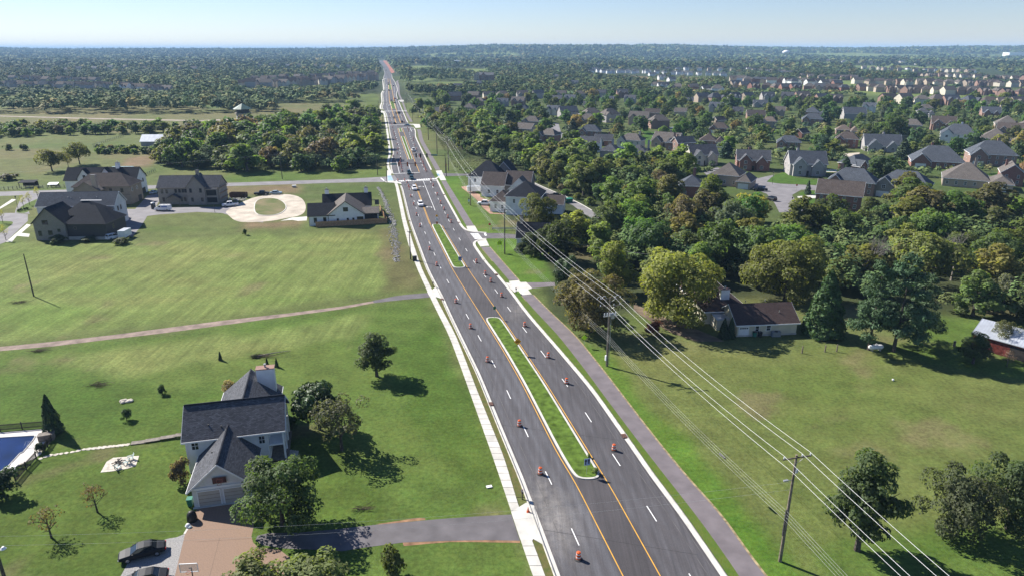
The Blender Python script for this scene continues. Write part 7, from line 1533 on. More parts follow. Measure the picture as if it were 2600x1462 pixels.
# ------------------------------------------------------------------ signs
def sign_post(name, label, px_, py_, H, plates, posts=((0,0),), az=math.radians(12)):
    p = P(px_,py_); o = thing(name,label,'sign',(p.x,p.y,.17 if name == 'median_sign' else 0),az)
    for x,_ in posts: MB().box(x-.03,x+.03,-.02,.03,0,H).build('post',MT['galv'],o)
    for shape,zc,sz,col,detail in plates:
        if shape == 'diamond': pts = [(-sz,0),(0,-sz),(sz,0),(0,sz)]
        elif shape == 'pent': pts = [(-sz,-sz),(sz,-sz),(sz,sz*.2),(0,sz),(-sz,sz*.2)]
        elif shape == 'oct': pts = [(sz*math.cos(PI/8+k*PI/4),sz*math.sin(PI/8+k*PI/4)) for k in range(8)]
        else: pts = [(-sz,-sz*1.25),(sz,-sz*1.25),(sz,sz*1.25),(-sz,sz*1.25)]
        n = len(pts); v = [(a,-.06,zc+b) for a,b in pts]+[(a,-.04,zc+b) for a,b in pts]
        pl = link('sign_plate', mesh_np('sign_plate', v, [tuple(range(n)),tuple(range(2*n-1,n-1,-1))]+[(i,n+i,n+(i+1)%n,(i+1)%n) for i in range(n)],[col]), o)
        if detail == 'lines':
            for k in range(2): MB().box(-sz*.5,sz*.5,-.066,-.062,zc+.08-k*.24,zc+.18-k*.24).build('lettering',MT['screen'],pl)
        if detail == 'people':
            for s in (-.16,.14): MB().box(s*sz*2-.08,s*sz*2+.08,-.066,-.062,zc-sz*.6,zc+sz*.15).build('walking_figure',MT['screen'],pl); MB().lathe([(.01,0),(.09,.05),(.01,.16)],8,(s*sz*2,-.07,zc+sz*.2)).build('figure_head',MT['screen'],pl)
        if detail == 'arrow':
            MB().add([(-.30,-.066,zc-.4),(-.14,-.066,zc-.4),(-.14,-.066,zc+.1),(0,-.066,zc+.1),(-.22,-.066,zc+.45),(-.42,-.066,zc+.1),(-.30,-.066,zc+.1)],[(0,1,2,3,4,5,6)]).build('arrow',MT['screen'],pl); MB().add([(.14,-.066,zc-.3),(.3,-.066,zc-.3),(.3,-.066,zc+.15),(.42,-.066,zc+.15),(.22,-.066,zc+.5),(.02,-.066,zc+.15),(.14,-.066,zc+.15)],[(0,1,2,3,4,5,6)]).build('arrow',MT['screen'],pl)
    return o
SY = M('amber warning sign',(.75,.36,.015),.5,.06); SF = M('fluorescent yellow green sign',(.55,.85,.03),.5,.05); SW_ = M('white sign face',(.72,.73,.75),.5,.05); SB = M('pale blue sign face',(.30,.40,.62),.5,.08); SR = M('red sign face',(.45,.03,.02),.5,.05); SD = M('dark sign panel',(.03,.035,.045),.5)
sign_post('median_sign','amber warning diamond on the long median island',1314,897,2.9,[('diamond',2.35,.72,SY,'lines')]); sign_post('warning_sign','fluorescent yellow green diamond sign beside the shared path',1482.8,880,2.5,[('diamond',2.0,.62,SF,None)]); sign_post('median_sign','blue white keep right sign on the tip of the long median',1489.5,1205,2.3,[('rect',1.95,.42,SB,'arrow')])
sign_post('median_sign','blue white keep right sign on the small median',1168.6,676.5,2.3,[('rect',2.0,.45,SB,'arrow')]); sign_post('median_sign','stacked marker signs at the far tip of the small median',1110,577.5,3.9,[('diamond',3.7,.45,SY,None),('rect',2.5,.42,SW_,'lines'),('rect',1.3,.3,M('orange marker',(.5,.15,.03)),None)])
sign_post('school_sign','fluorescent school crossing sign on two posts by the cottage',1268.8,641,3.4,[('pent',2.9,.72,SF,'people')],((-.5,0),(.5,0))); sign_post('stop_sign','red stop sign at the side street mouth',1243.6,589,2.9,[('oct',2.5,.4,SR,None)]); sign_post('median_sign','thin green backed sign at the far tip of the long median',1256,808,2.6,[('rect',2.3,.28,M('green sign back',(.03,.16,.07)),None)])
sign_post('estate_sign','dark sale board with two panels behind the fenced house',939,506,2.6,[('rect',1.8,.8,SD,'lines')],((-.7,0),(.7,0))); sign_post('estate_sign','dark upright sale board beside the timber fence',957.5,523.5,2.4,[('rect',1.5,.75,SD,None)],((-.6,0),(.6,0))); sign_post('street_sign','stop sign at the estate junction',*zC(862,1195),2.6,[('oct',2.2,.4,SR,None)])
sign_post('path_sign','small signs stacked on a post beside the house pole',*c3(1672,745),2.8,[('diamond',2.6,.35,MT['pole_dark'],None),('rect',1.9,.3,SB,None),('oct',1.0,.25,SD,None)])
# mailboxes
def mailbox(px_, py_, lab, rz=.2):
    p = P(px_,py_); o = thing('mailbox',lab,'mailbox',(p.x,p.y,0),rz); MB().box(-.06,.06,-.06,.06,0,1.05).build('post',MT['pole_dark'],o)
    m = MB(); pr = [(-.13,0),(.13,0),(.13,.16),(.09,.26),(0,.30),(-.09,.26),(-.13,.16)]; m.add([(x,-.32,1.06+z) for x,z in pr]+[(x,.32,1.06+z) for x,z in pr],[tuple(range(7)),tuple(range(13,6,-1))]+[(i,7+i,7+(i+1)%7,(i+1)%7) for i in range(7)]).build('box',MT['black_metal'],o); MB().box(.131,.145,.05,.2,1.2,1.4).build('flag',SR,o)
mailbox(*zR6(1348,870),'black mailbox on the strip beside the lower driveway'); mailbox(*c4(513,1090),'black mailbox beside the gravel track apron'); mailbox(*c4(1870,1190),'black mailbox on the grass beside the wide concrete drive')
p = P(*c4(215,660)); o = thing('utility_cabinet','black ground cabinet beside the short dark pole','cabinet',(p.x,p.y,0),.2); MB().box(-.55,.55,-.4,.4,0,1.3).build('cabinet_body',MT['black_metal'],o); MB().box(-.58,.58,-.43,.43,1.303,1.36).build('lid',MT['black_metal'],o); MB().box(-.5,-.01,-.42,-.403,.1,1.2).build('door',MT['black_metal'],o)
for q,l in ((z5(780,302),'pale utility box on the bank beside the side street'),(zR6(1100,780),'low pale meter lid on the lawn beside the sidewalk')):
    p = P(*q); o = thing('utility_box',l,'utility box',(p.x,p.y,0),.3); s = 1.0 if q[1] < 600 else .45; MB().box(-.8*s,.8*s,-.5*s,.5*s,0,.8*s if s == 1 else .12).build('box_body',MT['concrete2'],o); MB().box(-.85*s,.85*s,-.55*s,.55*s,(.8*s if s == 1 else .12)+.003,(.9*s if s == 1 else .15)).build('lid',MT['white'],o)
# ------------------------------------------------------------------ yard things, foreground left
MT['water'] = M('blue pool water',(0.006,0.018,0.080),.12,.25,.35,spec=.6); MT['pool_wall'] = M('pale blue pool wall',(.10,.20,.42),.5,.1,1); MT['pool_deck'] = M('pale pool deck',(.60,.56,.52),.85,.08,.5); MT['stone'] = M('pale field stone',(.52,.47,.40),.9,.18,2); MT['teal'] = M('faded pale green plastic',(.46,.53,.50),.6,.12,4); MT['green_bin'] = M('green bin plastic',(.02,.16,.11),.55,.1,3)  # pool deck is an even pale tone with slight noise
dk = [zM(*q) for q in ((0,372),(345,345),(385,380),(330,455),(310,530),(250,570),(60,655),(-60,720),(-400,900),(-500,360))]; sheet('pool_deck', W2(dk), .05, MT['pool_deck'], t=.05)
pw = [zM(*q) for q in ((-300,455),(0,412),(258,397),(266,402),(248,432),(172,522),(150,530),(60,628),(-300,860))]
pl = thing('swimming_pool','blue swimming pool with pale deck inside the picket fence','pool',(0,0,0)); sheet('water', W2(pw), .056, MT['water'], pl)
ww = W2(pw); m = MB()
for i in range(len(ww)):
    a, b = ww[i], ww[(i+1)%len(ww)]; m.tube([(a.x,a.y,.07),(b.x,b.y,.07)],.10,6,False)
m.build('coping', MT['concrete'], pl)
lg = P(*zM(235,470)); MB().tube([(lg.x,lg.y,0),(lg.x,lg.y,.8),(lg.x-.4,lg.y-.3,.9),(lg.x-.8,lg.y-.6,0)],.03,6).tube([(lg.x+.4,lg.y,0),(lg.x+.4,lg.y,.8),(lg.x,lg.y-.3,.9),(lg.x-.4,lg.y-.6,0)],.03,6).build('ladder_rail', MT['chrome'], pl)
bx = P(*zM(355,425)); o = thing('storage_box','grey brown storage box inside the pool fence corner','storage box',(bx.x,bx.y,.05),math.radians(20)); MB().box(-1.0,1.0,-.5,.5,0,.9).build('box_body',MT['wood_grey'],o); MB().box(-1.05,1.05,-.55,.55,.903,1.0).build('lid',MT['wood_grey'],o)
def picket_fence(label, pts, step=2.2, H=1.15, gap=.16, mat='wood_dark'):
    root = thing('picket_fence',label,'fence',(0,0,0)); W = [P(*q) for q in pts]
    for a, b in zip(W[:-1], W[1:]):
        d = b-a; L = d.length; n = max(1,int(L/step)); rz = math.atan2(d.y,d.x)
        for k in range(n+1):
            q = a.lerp(b,k/n); MB().box(-.06,.06,-.06,.06,0,H+.15).build('post',MT[mat],root,loc=q,rz=rz)
        for z in (.25,H-.2): MB().box(0.06,L-.06,-.03,.03,z,z+.09).build('rail',MT[mat],root,loc=a,rz=rz)
        m_ = MB(); k = gap
        while k < L-.05: m_.box(k-.04,k+.04,-.055,-.032,.08,H); k += gap
        tag(m_.build('pickets',MT[mat],root,loc=a,rz=rz), kind='stuff')
    return root
picket_fence('dark picket fence along the rear of the swimming pool',[zM(-300,380),zM(0,360),zM(335,332)]); picket_fence('dark picket fence from the cedar down the pool side',[zM(420,395),zM(360,480),zM(330,520)]); picket_fence('dark picket fence below the gate of the swimming pool',[zM(275,570),zM(200,650),zM(120,745)])
for i,(a,b,l) in enumerate(((150,610,'white lounge chair on the pool deck beside the fence'),(100,640,'white lounge chair on the pool deck, second from the gate'),(60,690,'white lounge chair at the shaded end of the pool deck'))):
    p = P(*zM(a,b)); o = thing('lounge_chair',l,'lounge chair',(p.x,p.y,.05),.5); MB().box(-.9,.35,-.3,.3,.28,.34).build('seat',MT['white'],o); MB().slab([(.35,-.3,.34),(.95,-.3,.75),(.95,.3,.75),(.35,.3,.34)],.06).build('backrest',MT['white'],o)
    for x in (-.8,.3):
        for y in (-.27,.27): MB().box(x-.03,x+.03,y-.03,y+.03,0,.28).build('leg',MT['white'],o)
for a,b,s,l in ((300,520,1.1,'dark clipped bush beside the pool gate'),(330,505,.7,'small dark bush outside the pool gate')): plant_px('round_shrub',l,'shrub','bush0',*zM(a,b),1.6*s,1.5*s,(.022,.035,.020))
# stepping stones and boardwalk
st = thing('stepping_path','curving path of pale flagstones from the pool gate','path',(0,0,0)); g = random.Random(4); pts = [zM(290,575),zM(360,545),zM(520,522),zM(650,495),zM(800,480),zM(975,460)]; Wp = [P(*q) for q in pts]
for a,b in zip(Wp[:-1],Wp[1:]):
    n = max(2,int((b-a).length/.55))
    for k in range(n):
        c = a.lerp(b,(k+.5)/n); r = g.uniform(.28,.45); q = [(c.x+r*g.uniform(.7,1.1)*math.cos(t*PI/3)*1.1, c.y+r*g.uniform(.7,1.1)*math.sin(t*PI/3)) for t in range(6)]; MB().prism(q,0,.05+g.uniform(0,.02)).build('flagstone',MT['stone'],st)
bw = thing('boardwalk','stepped grey boardwalk against the white house','boardwalk',(0,0,0)); Wb = [P(*zM(*q)) for q in ((985,455),(1090,442),(1205,425),(1318,408),(1370,402))]
for i,(a,b) in enumerate(zip(Wb[:-1],Wb[1:])):
    d = b-a; MB().box(0,d.length,-.45,.45,.05+.1*i,.14+.1*i).build('deck_board',MT['wood_grey'],bw,loc=a,rz=math.atan2(d.y,d.x))
# fire pit
fp = W2([zM(*q) for q in ((755,670),(800,590),(850,560),(1045,545),(1020,620),(960,640),(850,660))]); pt = thing('fire_pit_patio','small square patio of pale stone slabs','patio',(0,0,0)); sheet('paving', fp, .03, MT['stone'], pt, t=.03)
cpt = P(*zM(890,600)); lg_ = thing('firewood_pile','dark pile of burnt logs on the stone patio','firewood',(cpt.x,cpt.y,.03))
for k in range(9): a = g.uniform(0,PI); L = g.uniform(.4,.8); z = .08+.06*(k//3); x,y = g.uniform(-.5,.5),g.uniform(-.3,.3); MB().tube([(x-math.cos(a)*L,y-math.sin(a)*L,z),(x+math.cos(a)*L,y+math.sin(a)*L,z+.08)],.06,6).build('log',MT['wood_dark'],lg_)
def adirondack(px_, py_, rz, lab):
    p = P(px_,py_); o = thing('garden_chair',lab,'garden chair',(p.x,p.y,.03),rz); o.scale = (.9,.9,.9); MB().slab([(-.3,-.35,.38),(.3,-.35,.38),(.3,.25,.28),(-.3,.25,.28)],.04).build('seat',MT['teal'],o)
    for k in range(5): MB().slab([(-.3+k*.125,.22,.28),(-.19+k*.125,.22,.28),(-.19+k*.125,.55,1.05),(-.3+k*.125,.55,1.05)],.03).build('back_slat',MT['teal'],o)
    for s in (-.38,.38): MB().box(s-.07,s+.07,-.4,.35,.55,.58).build('armrest',MT['teal'],o); MB().box(s-.04,s+.04,-.38,-.28,0,.55).build('leg',MT['teal'],o); MB().box(s-.04,s+.04,.2,.3,0,.55).build('leg',MT['teal'],o)
adirondack(*zM(985,575),-.9,'pale teal garden chair at the back of the stone patio'); adirondack(*zM(955,605),-1.4,'pale teal garden chair beside the firewood pile'); adirondack(*zM(885,645),2.6,'pale teal garden chair at the near edge of the stone patio')
# piles on the lawn
p = P(*zL(945,800)); o = thing('stone_pile','heap of pale sacks and stones on the lawn','stone pile',(p.x,p.y,0))
for k in range(8): r = g.uniform(.25,.45); x,y = g.uniform(-.9,.9),g.uniform(-.5,.5); MB().lathe([(r*.6,0),(r,r*.3),(r*.7,r*.75),(r*.1,r*.9)],7,(x,y,0)).build('stone',MT['stone'],o)
def brush(px_, py_, lab, n, sx, sy, col):
    p = P(px_,py_); o = thing('brush_pile',lab,'brush pile',(p.x,p.y,0)); m = MB()
    for k in range(n): a = g.gauss(.3,.6); L = g.uniform(.5,1.6); x,y = g.gauss(0,sx),g.gauss(0,sy); z = g.uniform(.03,.35); m.tube([(x-math.cos(a)*L,y-math.sin(a)*L,z),(x+math.cos(a)*L,y+math.sin(a)*L,z+g.uniform(-.02,.2))],[.03,.012],4)
    tag(m.build('twigs',col,o), kind='stuff'); return o
gb = M('dead twigs',(.12,.085,.06),.95,.3,2); o = brush(*zL(1970,460),'fallen branch with leaves lying on the lawn',40,1.0,.4,gb); MB().tube([(-1,-.2,.2),(1.5,1.0,.3),(4.6,2.6,.15)],[.14,.1,.04],6).build('fallen_limb',MT['bark_pale'],o); cl = link('leaves',PROTO['bush0'][0][1],o,(-1.3,-.3,0)); cl.scale = (.6,.35,.25); cl.color = (.06,.075,.03,1)
brush(*zL(755,672),'low grey brush pile on the lawn',30,.9,.4,gb); brush(*zL(160,55),'small brush pile in the hay field',26,.9,.5,gb); brush(*zL(300,415),'flat brush heap beside the gravel track',22,.7,.3,gb); brush(*zR6(155,945),'dark stump with twigs on the lawn above the drive',16,.25,.2,gb)
# bins, covered grill, basketball stand
p = P(*zM(1432,918)); o = thing('wheelie_bin','teal green wheeled bin at the garage corner','bin',(p.x,p.y,0),.2); MB().add([(-.26,-.3,.06),(.26,-.3,.06),(.26,.3,.06),(-.26,.3,.06),(-.32,-.38,1.05),(.32,-.38,1.05),(.32,.38,1.05),(-.32,.38,1.05)],[(0,3,2,1),(4,5,6,7),(0,1,5,4),(1,2,6,5),(2,3,7,6),(3,0,4,7)]).build('bin_body',MT['green_bin'],o); MB().box(-.35,.35,-.42,.42,1.053,1.13).build('lid',MT['green_bin'],o)
for s in (-.28,.28): MB().box(s-.03,s+.03,.24,.44,0,.2).build('wheel',MT['tyre'],o)
p = P(*zM(1445,1030)); o = thing('covered_grill','black covered grill on the driveway beside the bin','grill',(p.x,p.y,.012),.4); MB().lathe([(.62,0),(.60,.5),(.55,.9),(.46,1.1),(.30,1.3),(.12,1.38)],10).build('cover',M('black tarpaulin',(.012,.012,.014),.5,.2,2,bump=.5),o,True)
p = P(*zM(1412,1075)); o = thing('garden_sack','crumpled white and teal sack on the driveway edge','sack',(p.x,p.y,.012)); MB().lathe([(.3,0),(.35,.15),(.2,.35),(.05,.42)],7).build('sack_body',MT['white'],o); MB().lathe([(.2,0),(.24,.1),(.1,.2)],7,(.35,-.2,0)).build('sack_end',MT['teal'],o)
bp_, hb_ = P(*zM(1465,1560)), 3.2; o = thing('basketball_stand','freestanding basketball hoop with clear backboard on the driveway','basketball hoop',(bp_.x,bp_.y,.012),math.radians(4)); MB().box(-.45,.45,-.3,.5,0,.25).build('base',MT['black_metal'],o); MB().tube([(0,.1,.2),(0,.1,3.0),(0,-.3,3.3)],.06,7).build('post',MT['black_metal'],o)
cb_ = M('clear acrylic board',(.42,.46,.46),.2,.05,1); cb_.node_tree.nodes['Principled BSDF'].inputs['Alpha'].default_value = .25
bk = MB().box(-.9,.9,-.42,-.38,2.95,3.95).build('backboard',cb_,o); MB().box(-.93,.93,-.44,-.36,2.9,2.949).box(-.93,.93,-.44,-.36,3.951,4.0).box(-.95,-.902,-.44,-.36,2.9,4.0).box(.902,.95,-.44,-.36,2.9,4.0).build('board_frame',MT['trim'],bk); MB().tube([(.23*math.cos(t*PI/8),-.7+.23*math.sin(t*PI/8),3.05) for t in range(17)],.02,5).build('hoop',MT['orange'],bk)
# ------------------------------------------------------------------ timber fence of the white gabled house: panel by panel
def plank_fence(label, pts, H=1.8, panel=1.9, mat='wood'):
    root = thing('timber_fence',label,'fence',(0,0,0)); W = [P(*q) for q in pts]
    for a,b in zip(W[:-1],W[1:]):
        d = b-a; L = d.length; n = max(1,round(L/panel)); rz = math.atan2(d.y,d.x)
        for k in range(n):
            q = a.lerp(b,k/n); w = L/n; m_ = MB(); i = .07
            while i < w-.05: m_.box(i,min(i+.135,w-.02),-.03,0,.05,H+g.uniform(-.015,.015)); i += .145
            pn = m_.build('fence_panel',MT[mat],root,loc=q,rz=rz); MB().box(-.06,.06,-.07,.05,0,H+.12).build('post',MT[mat],pn)
            MB().box(.07,w-.02,.002,.05,.4,.5).box(.07,w-.02,.002,.05,1.4,1.5).build('rail',MT[mat],pn)
plank_fence('new cedar board fence in front of the white gabled house',[z5(1000,702),z5(1320,685),z5(1712,662)]); plank_fence('new cedar board fence turning back beside the rock ditch',[z5(1712,662),z5(1640,520)]); plank_fence('short cedar screen around bins between the left houses',[z4(1200,628),z4(1262,640),z4(1285,600)],1.9)
# riprap ditch
def riprap():
    gg = np.random.default_rng(8); path = [z5(1620,300),z5(1650,350),z5(1695,440),z5(1730,560),z5(1775,650),z5(1775,760),z5(1795,860),z5(1798,960),z5(1825,1050)]; wd = [.5,.6,.8,1.0,1.2,1.5,1.5,1.4,1.2]; Wq = [P(*q) for q in path]; vs=[]; fs=[]
    oct_v = np.array([(1,0,0),(-1,0,0),(0,1,0),(0,-1,0),(0,0,1),(0,0,-1)],float); oct_f = np.array([(0,2,4),(2,1,4),(1,3,4),(3,0,4),(2,0,5),(1,2,5),(3,1,5),(0,3,5)])
    for i in range(len(Wq)-1):
        L = (Wq[i+1]-Wq[i]).length
        for k in range(int(L*9)):
            t = gg.random(); c = Wq[i].lerp(Wq[i+1],t); w = wd[i]*(1-t)+wd[i+1]*t; s = gg.uniform(.14,.34); R = Matrix.Rotation(gg.uniform(0,6),3,'Z') @ Matrix.Rotation(gg.uniform(0,6),3,'X')
            v = (oct_v*s*gg.uniform(.6,1.2,(6,3))) @ np.array(R).T + np.array([c.x+gg.normal(0,w*.5), c.y+gg.normal(0,.3), .05]); fs.append(oct_f+len(vs)*6); vs.append(v)
    o = link('riprap', mesh_np('riprap', np.concatenate(vs), np.concatenate(fs), [M('grey riprap stone',(.34,.33,.32),.9,.3,1.2)])); tag(o,'ditch filled with loose grey rocks beside the timber fence','rocks',kind='stuff')
riprap()
# ------------------------------------------------------------------ building site and estate, left
p = P(*z4(2400,400)); o = thing('dumpster','rust brown open dumpster beside the stone house','dumpster',(p.x,p.y,0),math.radians(-3)); rm = M('rusty dumpster steel',(.085,.045,.035),.8,.3,2)
MB().box(-3.2,3.2,-1.2,1.2,.15,.3).box(-3.2,3.2,-1.2,-1.12,.3,1.9).box(-3.2,3.2,1.12,1.2,.3,1.9).box(-3.2,-3.12,-1.12,1.12,.3,1.9).box(3.12,3.2,-1.12,1.12,.3,1.9).build('bin_body',rm,o)
for k in range(8): MB().box(-3+k*.85,-2.9+k*.85,-1.28,-1.205,.2,1.85).build('rib',rm,o)
p = P(*z4(2390,430)); o = thing('debris_pile','heap of pale building waste beside the dumpster','debris',(p.x,p.y,0)); m = MB()
for k in range(60): a = g.uniform(0,PI); m.cbox((g.gauss(0,2.0),g.gauss(0,.9),g.uniform(.1,.6)),(g.uniform(.2,1.2),g.uniform(.1,.5),g.uniform(.04,.3)))
tag(m.build('waste',MT['concrete2'],o),kind='stuff')
p = P(*z4(1545,518)); o = thing('portable_toilet','dark grey portable toilet beside the cargo van','portable toilet',(p.x,p.y,0),.1); MB().box(-.6,.6,-.6,.6,0,2.2).build('cabin',M('grey blue plastic',(.07,.09,.11),.6),o); MB().lathe([(.85,2.2),(.5,2.45)],4).build('roof',MT['white'],o); MB().box(-.4,.4,-.63,-.605,.1,2.0).build('door',MT['rubber'],o)
def lamp_post(q, H, lab, grp=None):
    p = P(*q); o = thing('street_lamp',lab,'street lamp',(p.x,p.y,0),0,grp); MB().tube([(0,0,0),(0,0,H)],[.07,.045],7).build('lamp_pole',MT['black_metal'],o); MB().lathe([(.12,0),(.2,.1),(.22,.5),(.05,.7)],8,(0,0,H)).build('lantern',MT['black_metal'],o)
lamp_post(z4(182,520),4.2,'black street lamp on the planted island by the left houses'); lamp_post(zC(820,1360),5,'black street lamp on the cul-de-sac kerb'); lamp_post(zC(682,1150),5,'black street lamp at the estate corner lawn'); lamp_post(z4(2160,555),2.0,'short black post on the kerb of the loop road')
for i,(a,b) in enumerate(((240,510),(300,480),(385,420),(30,660),(60,830))): plant_px('street_tree','slender young street tree with yellow leaves by the left houses','sapling','sap0',*z4(a,b),5.2,3.0,(.20,.19,.06),'young street trees by the left houses')
for a,b in ((190,545),(215,535),(245,530),(270,525)): plant_px('kerb_shrub','small dark shrub on the planted kerb island','shrub','bush0',*z4(a,b),1.0,1.4,(.03,.05,.02),'small shrubs on the kerb island')
street('island_grass', smooth_poly(poly_px(z4,[(160,540),(250,470),(420,400),(420,440),(300,520),(270,560),(170,560)]),1), .022, M('estate lawn',(.085,.125,.028),.95,.15,.4,spec=.08)); street('island_grass', smooth_poly(poly_px(z4,[(-200,640),(100,640),(140,655),(90,700),(-200,900)]),1), .022, M('estate lawn',(.085,.125,.028),.95,.15,.4,spec=.08))
for q,l,s in ((z4(295,300),'dark open run-in shelter in the meadow',1.0),(z4(542,298),'small pale roofed shelter in the meadow',.55)):
    p = P(*q); o = thing('field_shelter',l,'shelter',(p.x,p.y,0),.1); w_,h_ = 3*s,2.2*s
    for x in (-w_,w_):
        for y in (-1.5*s,1.5*s): MB().box(x-.1,x+.1,y-.1,y+.1,0,h_).build('post',MT['wood_dark'],o)
    MB().slab([(-w_-.3,-1.8*s,h_+.05),(w_+.3,-1.8*s,h_+.05),(w_+.3,1.8*s,h_+.6),(-w_-.3,1.8*s,h_+.6)],.12).build('roof',MT['sh_dark'] if s == 1 else MT['metal_roof'],o); MB().box(-w_,w_,1.4*s,1.5*s,.2,h_).build('back_wall',MT['wood_dark'],o)
p = P(*z4(1180,182)); o = thing('old_bus','pale blue and white bus parked behind the twin gabled house','bus',(p.x,p.y+6,0),math.radians(4)); loft(MB(),[[(x,-1.2*w,.6),(x,-1.25*w,1.6),(x,-1.15*w,z),(x,-.6*w,z+.2),(x,.6*w,z+.2),(x,1.15*w,z),(x,1.25*w,1.6),(x,1.2*w,.6)] for x,w,z in ((-5.2,.9,2.7),(-5,1,2.9),(4.4,1,2.9),(5,.95,2.7),(5.2,.8,1.6))]).build('body',M('pale blue bus paint',(.42,.58,.58),.4),o)
for k in range(9): MB().box(-4.6+k*1.0,-3.8+k*1.0,-1.27,-1.2,1.75,2.45).build('window',MT['car_glass'],o)
for x in (-3.2,3.2):
    for s in (-1.05,1.05): link('wheel',wheel_mesh(.5)[0],o,(x,s,.5))
def wire_fence(label, a, b, n=14):
    A,B = P(*a),P(*b); r = thing('wire_fence',label,'fence',(0,0,0))
    for k in range(n+1): q = A.lerp(B,k/n); MB().box(-.08,.08,-.08,.08,0,1.4).build('post',MT['wood_grey'],r,loc=q)
    for z in (.5,.9,1.3): MB().tube([(A.x,A.y,z),(B.x,B.y,z)],.03,4).build('strand',MT['wire_dark'],r)
wire_fence('post and wire fence between the meadow and the small lawn',z4(1375,230),z4(1560,140),10); wire_fence('dark board fence crossing the meadow by the farm shed',zA(700,862),zA(930,790),16); wire_fence('low wire fence along the side street meadow',z4(0,330),z4(690,305),16)
# ------------------------------------------------------------------ right side
p = P(*zG(1495,1400)); o = thing('propane_tank','white propane tank lying under the pines','tank',(p.x,p.y,0),.1)
m = MB(); n = 12; pr = [(-1.5,.08),(-1.38,.32),(-1.1,.47),(1.1,.47),(1.38,.32),(1.5,.08)]; m.add([(x,r*math.cos(2*PI*k/n),.75+r*math.sin(2*PI*k/n)) for x,r in pr for k in range(n)],[(i*n+k,(i+1)*n+k,(i+1)*n+(k+1)%n,i*n+(k+1)%n) for i in range(5) for k in range(n)]+[tuple(range(n)),tuple(range(6*n-1,5*n-1,-1))]).build('tank_body',MT['white'],o,True); MB().lathe([(.16,1.2),(.16,1.4)],8).build('valve_dome',MT['white'],o)
for x in (-.8,.8): MB().box(x-.12,x+.12,-.35,.35,0,.42).build('saddle',MT['concrete2'],o)
for q,l,h in ((zE(905,728),'weathered fence post on the lawn, alone below the beige house',1.5),(zE(1077,718),'weathered fence post on the lawn, middle of three',1.4),(zE(1165,716),'weathered fence post on the lawn nearest the pines',1.5),(zE(2047,676),'thick short stump post near the red barn',1.1)):
    p = P(*q); o = thing('fence_post',l,'post',(p.x,p.y,0),.3); MB().tube([(0,0,-.1),(.03,.02,h)],[.14 if h > 1.2 else .26,.11 if h > 1.2 else .24],7).build('post_shaft',MT['pole'],o); MB().tube([(.0,0,h*.8),(.25,.05,h*.8)],.02,4).build('wire_stub',MT['wire_dark'],o)
for q,l in ((zG(615,1300),'dark green bin against the beige house wall'),(zG(655,1302),'black bin against the beige house wall')):
    p = P(*q); o = thing('wheelie_bin',l,'bin',(p.x,p.y,0),.1); MB().add([(-.26,-.3,.06),(.26,-.3,.06),(.26,.3,.06),(-.26,.3,.06),(-.32,-.38,1.05),(.32,-.38,1.05),(.32,.38,1.05),(-.32,.38,1.05)],[(0,3,2,1),(4,5,6,7),(0,1,5,4),(1,2,6,5),(2,3,7,6),(3,0,4,7)]).build('bin_body',MT['green_bin'] if 'green' in l else MT['black_metal'],o); MB().box(-.35,.35,-.42,.42,1.053,1.13).build('lid',MT['black_metal'],o)
p = P(*zG(770,1298)); o = thing('air_conditioner','grey outdoor air conditioner unit beside the beige house','air conditioner',(p.x,p.y,0),.1); MB().box(-.9,.9,-.4,.4,.05,1.1).build('casing',M('grey unit',(.20,.22,.24),.5),o); MB().lathe([(.35,1.1),(.35,1.14)],12).build('fan_grille',MT['black_metal'],o)
for k in range(6): MB().box(-.85,.85,-.43,-.405,.2+.14*k,.26+.14*k).build('louvre',MT['galv'],o)
for (q,sz,l) in ((z6(1345,452),(2.0,1.2,1.4),'large green skip on the curving street'),(z6(975,297),(.5,.5,1.1),'green wheeled bins beside the blue pickup'),(z6(1000,302),(.5,.5,1.1),'green wheeled bin further from the blue pickup'),(z6(1015,232),(.6,.6,1.1),'green bin at the scrub edge'),(zC(903,1330),(.6,.6,1.2),'green bin on the cul-de-sac kerb')):
    p = P(*q); o = thing('green_bin',l,'bin',(p.x,p.y,.02),.4); x,y,z = sz; MB().add([(-x*.85,-y*.85,.1),(x*.85,-y*.85,.1),(x*.85,y*.85,.1),(-x*.85,y*.85,.1),(-x,-y,z),(x,-y,z),(x,y,z),(-x,y,z)],[(0,3,2,1),(4,5,6,7),(0,1,5,4),(1,2,6,5),(2,3,7,6),(3,0,4,7)]).build('bin_body',MT['green_bin'],o); MB().box(-x*1.03,x*1.03,-y*1.03,y*1.03,z+.003,z+.1).build('lid',MT['green_bin'],o)
for q,l,w_,h_ in ((zB(2410,725),'turquoise estate swimming pool with pale surround',14,6),(zC(1120,1048),'turquoise garden pool beside the grey corner house',8,4)):
    p = P(*q); o = thing('swimming_pool',l,'pool',(p.x,p.y,.03),-.15); MB().box(-w_/2-1.5,w_/2+1.5,-h_/2-1.5,h_/2+1.5,0,.05).build('surround',MT['pool_deck'],o); MB().box(-w_/2,w_/2,-h_/2,h_/2,.053,.07).build('water',M('turquoise pool water',(.03,.33,.36),.08),o)
gr = thing('guard_rail','grey guard rail across the side street end','guard rail',P(*c4(1690,165)),.0)
for k in range(5): MB().box(-4+k*2-.08,-4+k*2+.08,-.08,.08,0,1.0).build('post',MT['galv'],gr)
for z in (.45,.8): MB().box(-4.2,4.2,-.14,-.085,z,z+.2).build('rail',MT['galv'],gr)
p = P(*zE(1588,935)); o = thing('white_ball','small white ball lying on the right hand lawn','ball',(p.x,p.y,0)); MB().lathe([(.02,0),(.17,.09),(.2,.2),(.17,.31),(.02,.4)],10).build('ball_skin',MT['white'],o,True)
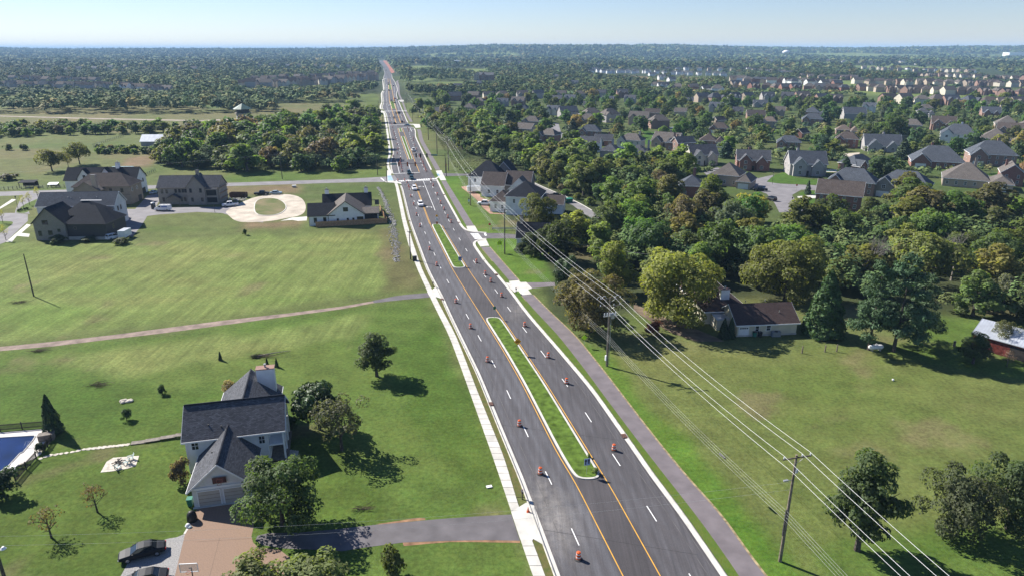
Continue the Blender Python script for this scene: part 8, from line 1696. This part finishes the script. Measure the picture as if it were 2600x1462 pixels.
# weeds at the tip of the median and along kerbs
for q,s,l in ((zR6(1895,680),.95,'tall weeds growing on the tip of the long median'),(zR6(1850,560),.6,'thin weeds along the kerb of the long median')): plant_px('median_weeds',l,'weeds','bush0',*q,1.2*s,1.3*s,(.12,.16,.05))
# long grass and scrub: rough growth nobody could count
def tufts(name, label, polys, per_m2, H, seed, cols):
    gg = np.random.default_rng(seed); vs=[]; cs=[]
    for pl_ in polys:
        w = [P(*q) for q in pl_]; x0,x1=min(p.x for p in w),max(p.x for p in w); y0,y1=min(p.y for p in w),max(p.y for p in w); n = int((x1-x0)*(y1-y0)*per_m2); x = gg.uniform(x0,x1,n); y = gg.uniform(y0,y1,n)
        zc = y*math.cos(PITCH)+CAM_H*math.sin(PITCH); k = inpoly(IW/2+FPX*x/zc, IH/2-FPX*(y*math.sin(PITCH)-CAM_H*math.cos(PITCH))/zc, pl_); x,y = x[k],y[k]; n = len(x); h = gg.uniform(*H,n)*(.5+fbm(x,y,6)); a = gg.uniform(0,PI,n); w_ = h*.45
        vs.append(np.stack([np.stack([x-np.cos(a)*w_,y-np.sin(a)*w_,0*x],1),np.stack([x+np.cos(a)*w_,y+np.sin(a)*w_,0*x],1),np.stack([x+gg.normal(0,.25,n)*h,y+gg.normal(0,.25,n)*h,h],1)],1).reshape(-1,3)); cs.append(np.repeat(np.array(cols)[gg.integers(0,len(cols),n)]*gg.uniform(.7,1.3,(n,1)),3,0))
    v = np.concatenate(vs); me = mesh_np(name, v, np.arange(len(v)).reshape(-1,3), [MT['wood_leaf']]); a = me.color_attributes.new('leafcol','FLOAT_COLOR','POINT'); c = np.concatenate(cs); a.data.foreach_set('color',np.concatenate([c,np.ones((len(c),1))],1).astype(np.float32).ravel()); tag(link(name,me),label,'grass',kind='stuff')
tufts('rough_grass','rough uncut grass and weeds on banks, verges and the wild meadow',[[(1180,443),(1285,428),(1200,400),(1130,360),(1105,345),(1150,420)],poly_px(z6,[(880,205),(960,225),(1300,365),(1600,515),(1660,560),(1700,520),(1480,400),(1200,300),(900,190)])],2.2,(.12,.42),5,[(.09,.11,.035),(.13,.12,.05),(.07,.10,.03),(.15,.12,.06)])
# ------------------------------------------------------------------ haze
hm = bpy.data.materials.new('haze air'); hm.use_nodes = True; hn = hm.node_tree; hn.nodes.remove(hn.nodes['Principled BSDF'])
pv = hn.nodes.new('ShaderNodeVolumePrincipled'); pv.inputs['Color'].default_value = (0.44,0.70,1.0,1); pv.inputs['Density'].default_value = 0.000085; pv.inputs['Anisotropy'].default_value = 0.0
hn.links.new(pv.outputs[0], hn.nodes['Material Output'].inputs['Volume'])
hz = MB().box(-42000,42000,-330,27000,-1.2,126).build('haze', hm); tag(hz, 'thin blue haze hanging in the air over the whole valley', 'haze', kind='stuff')
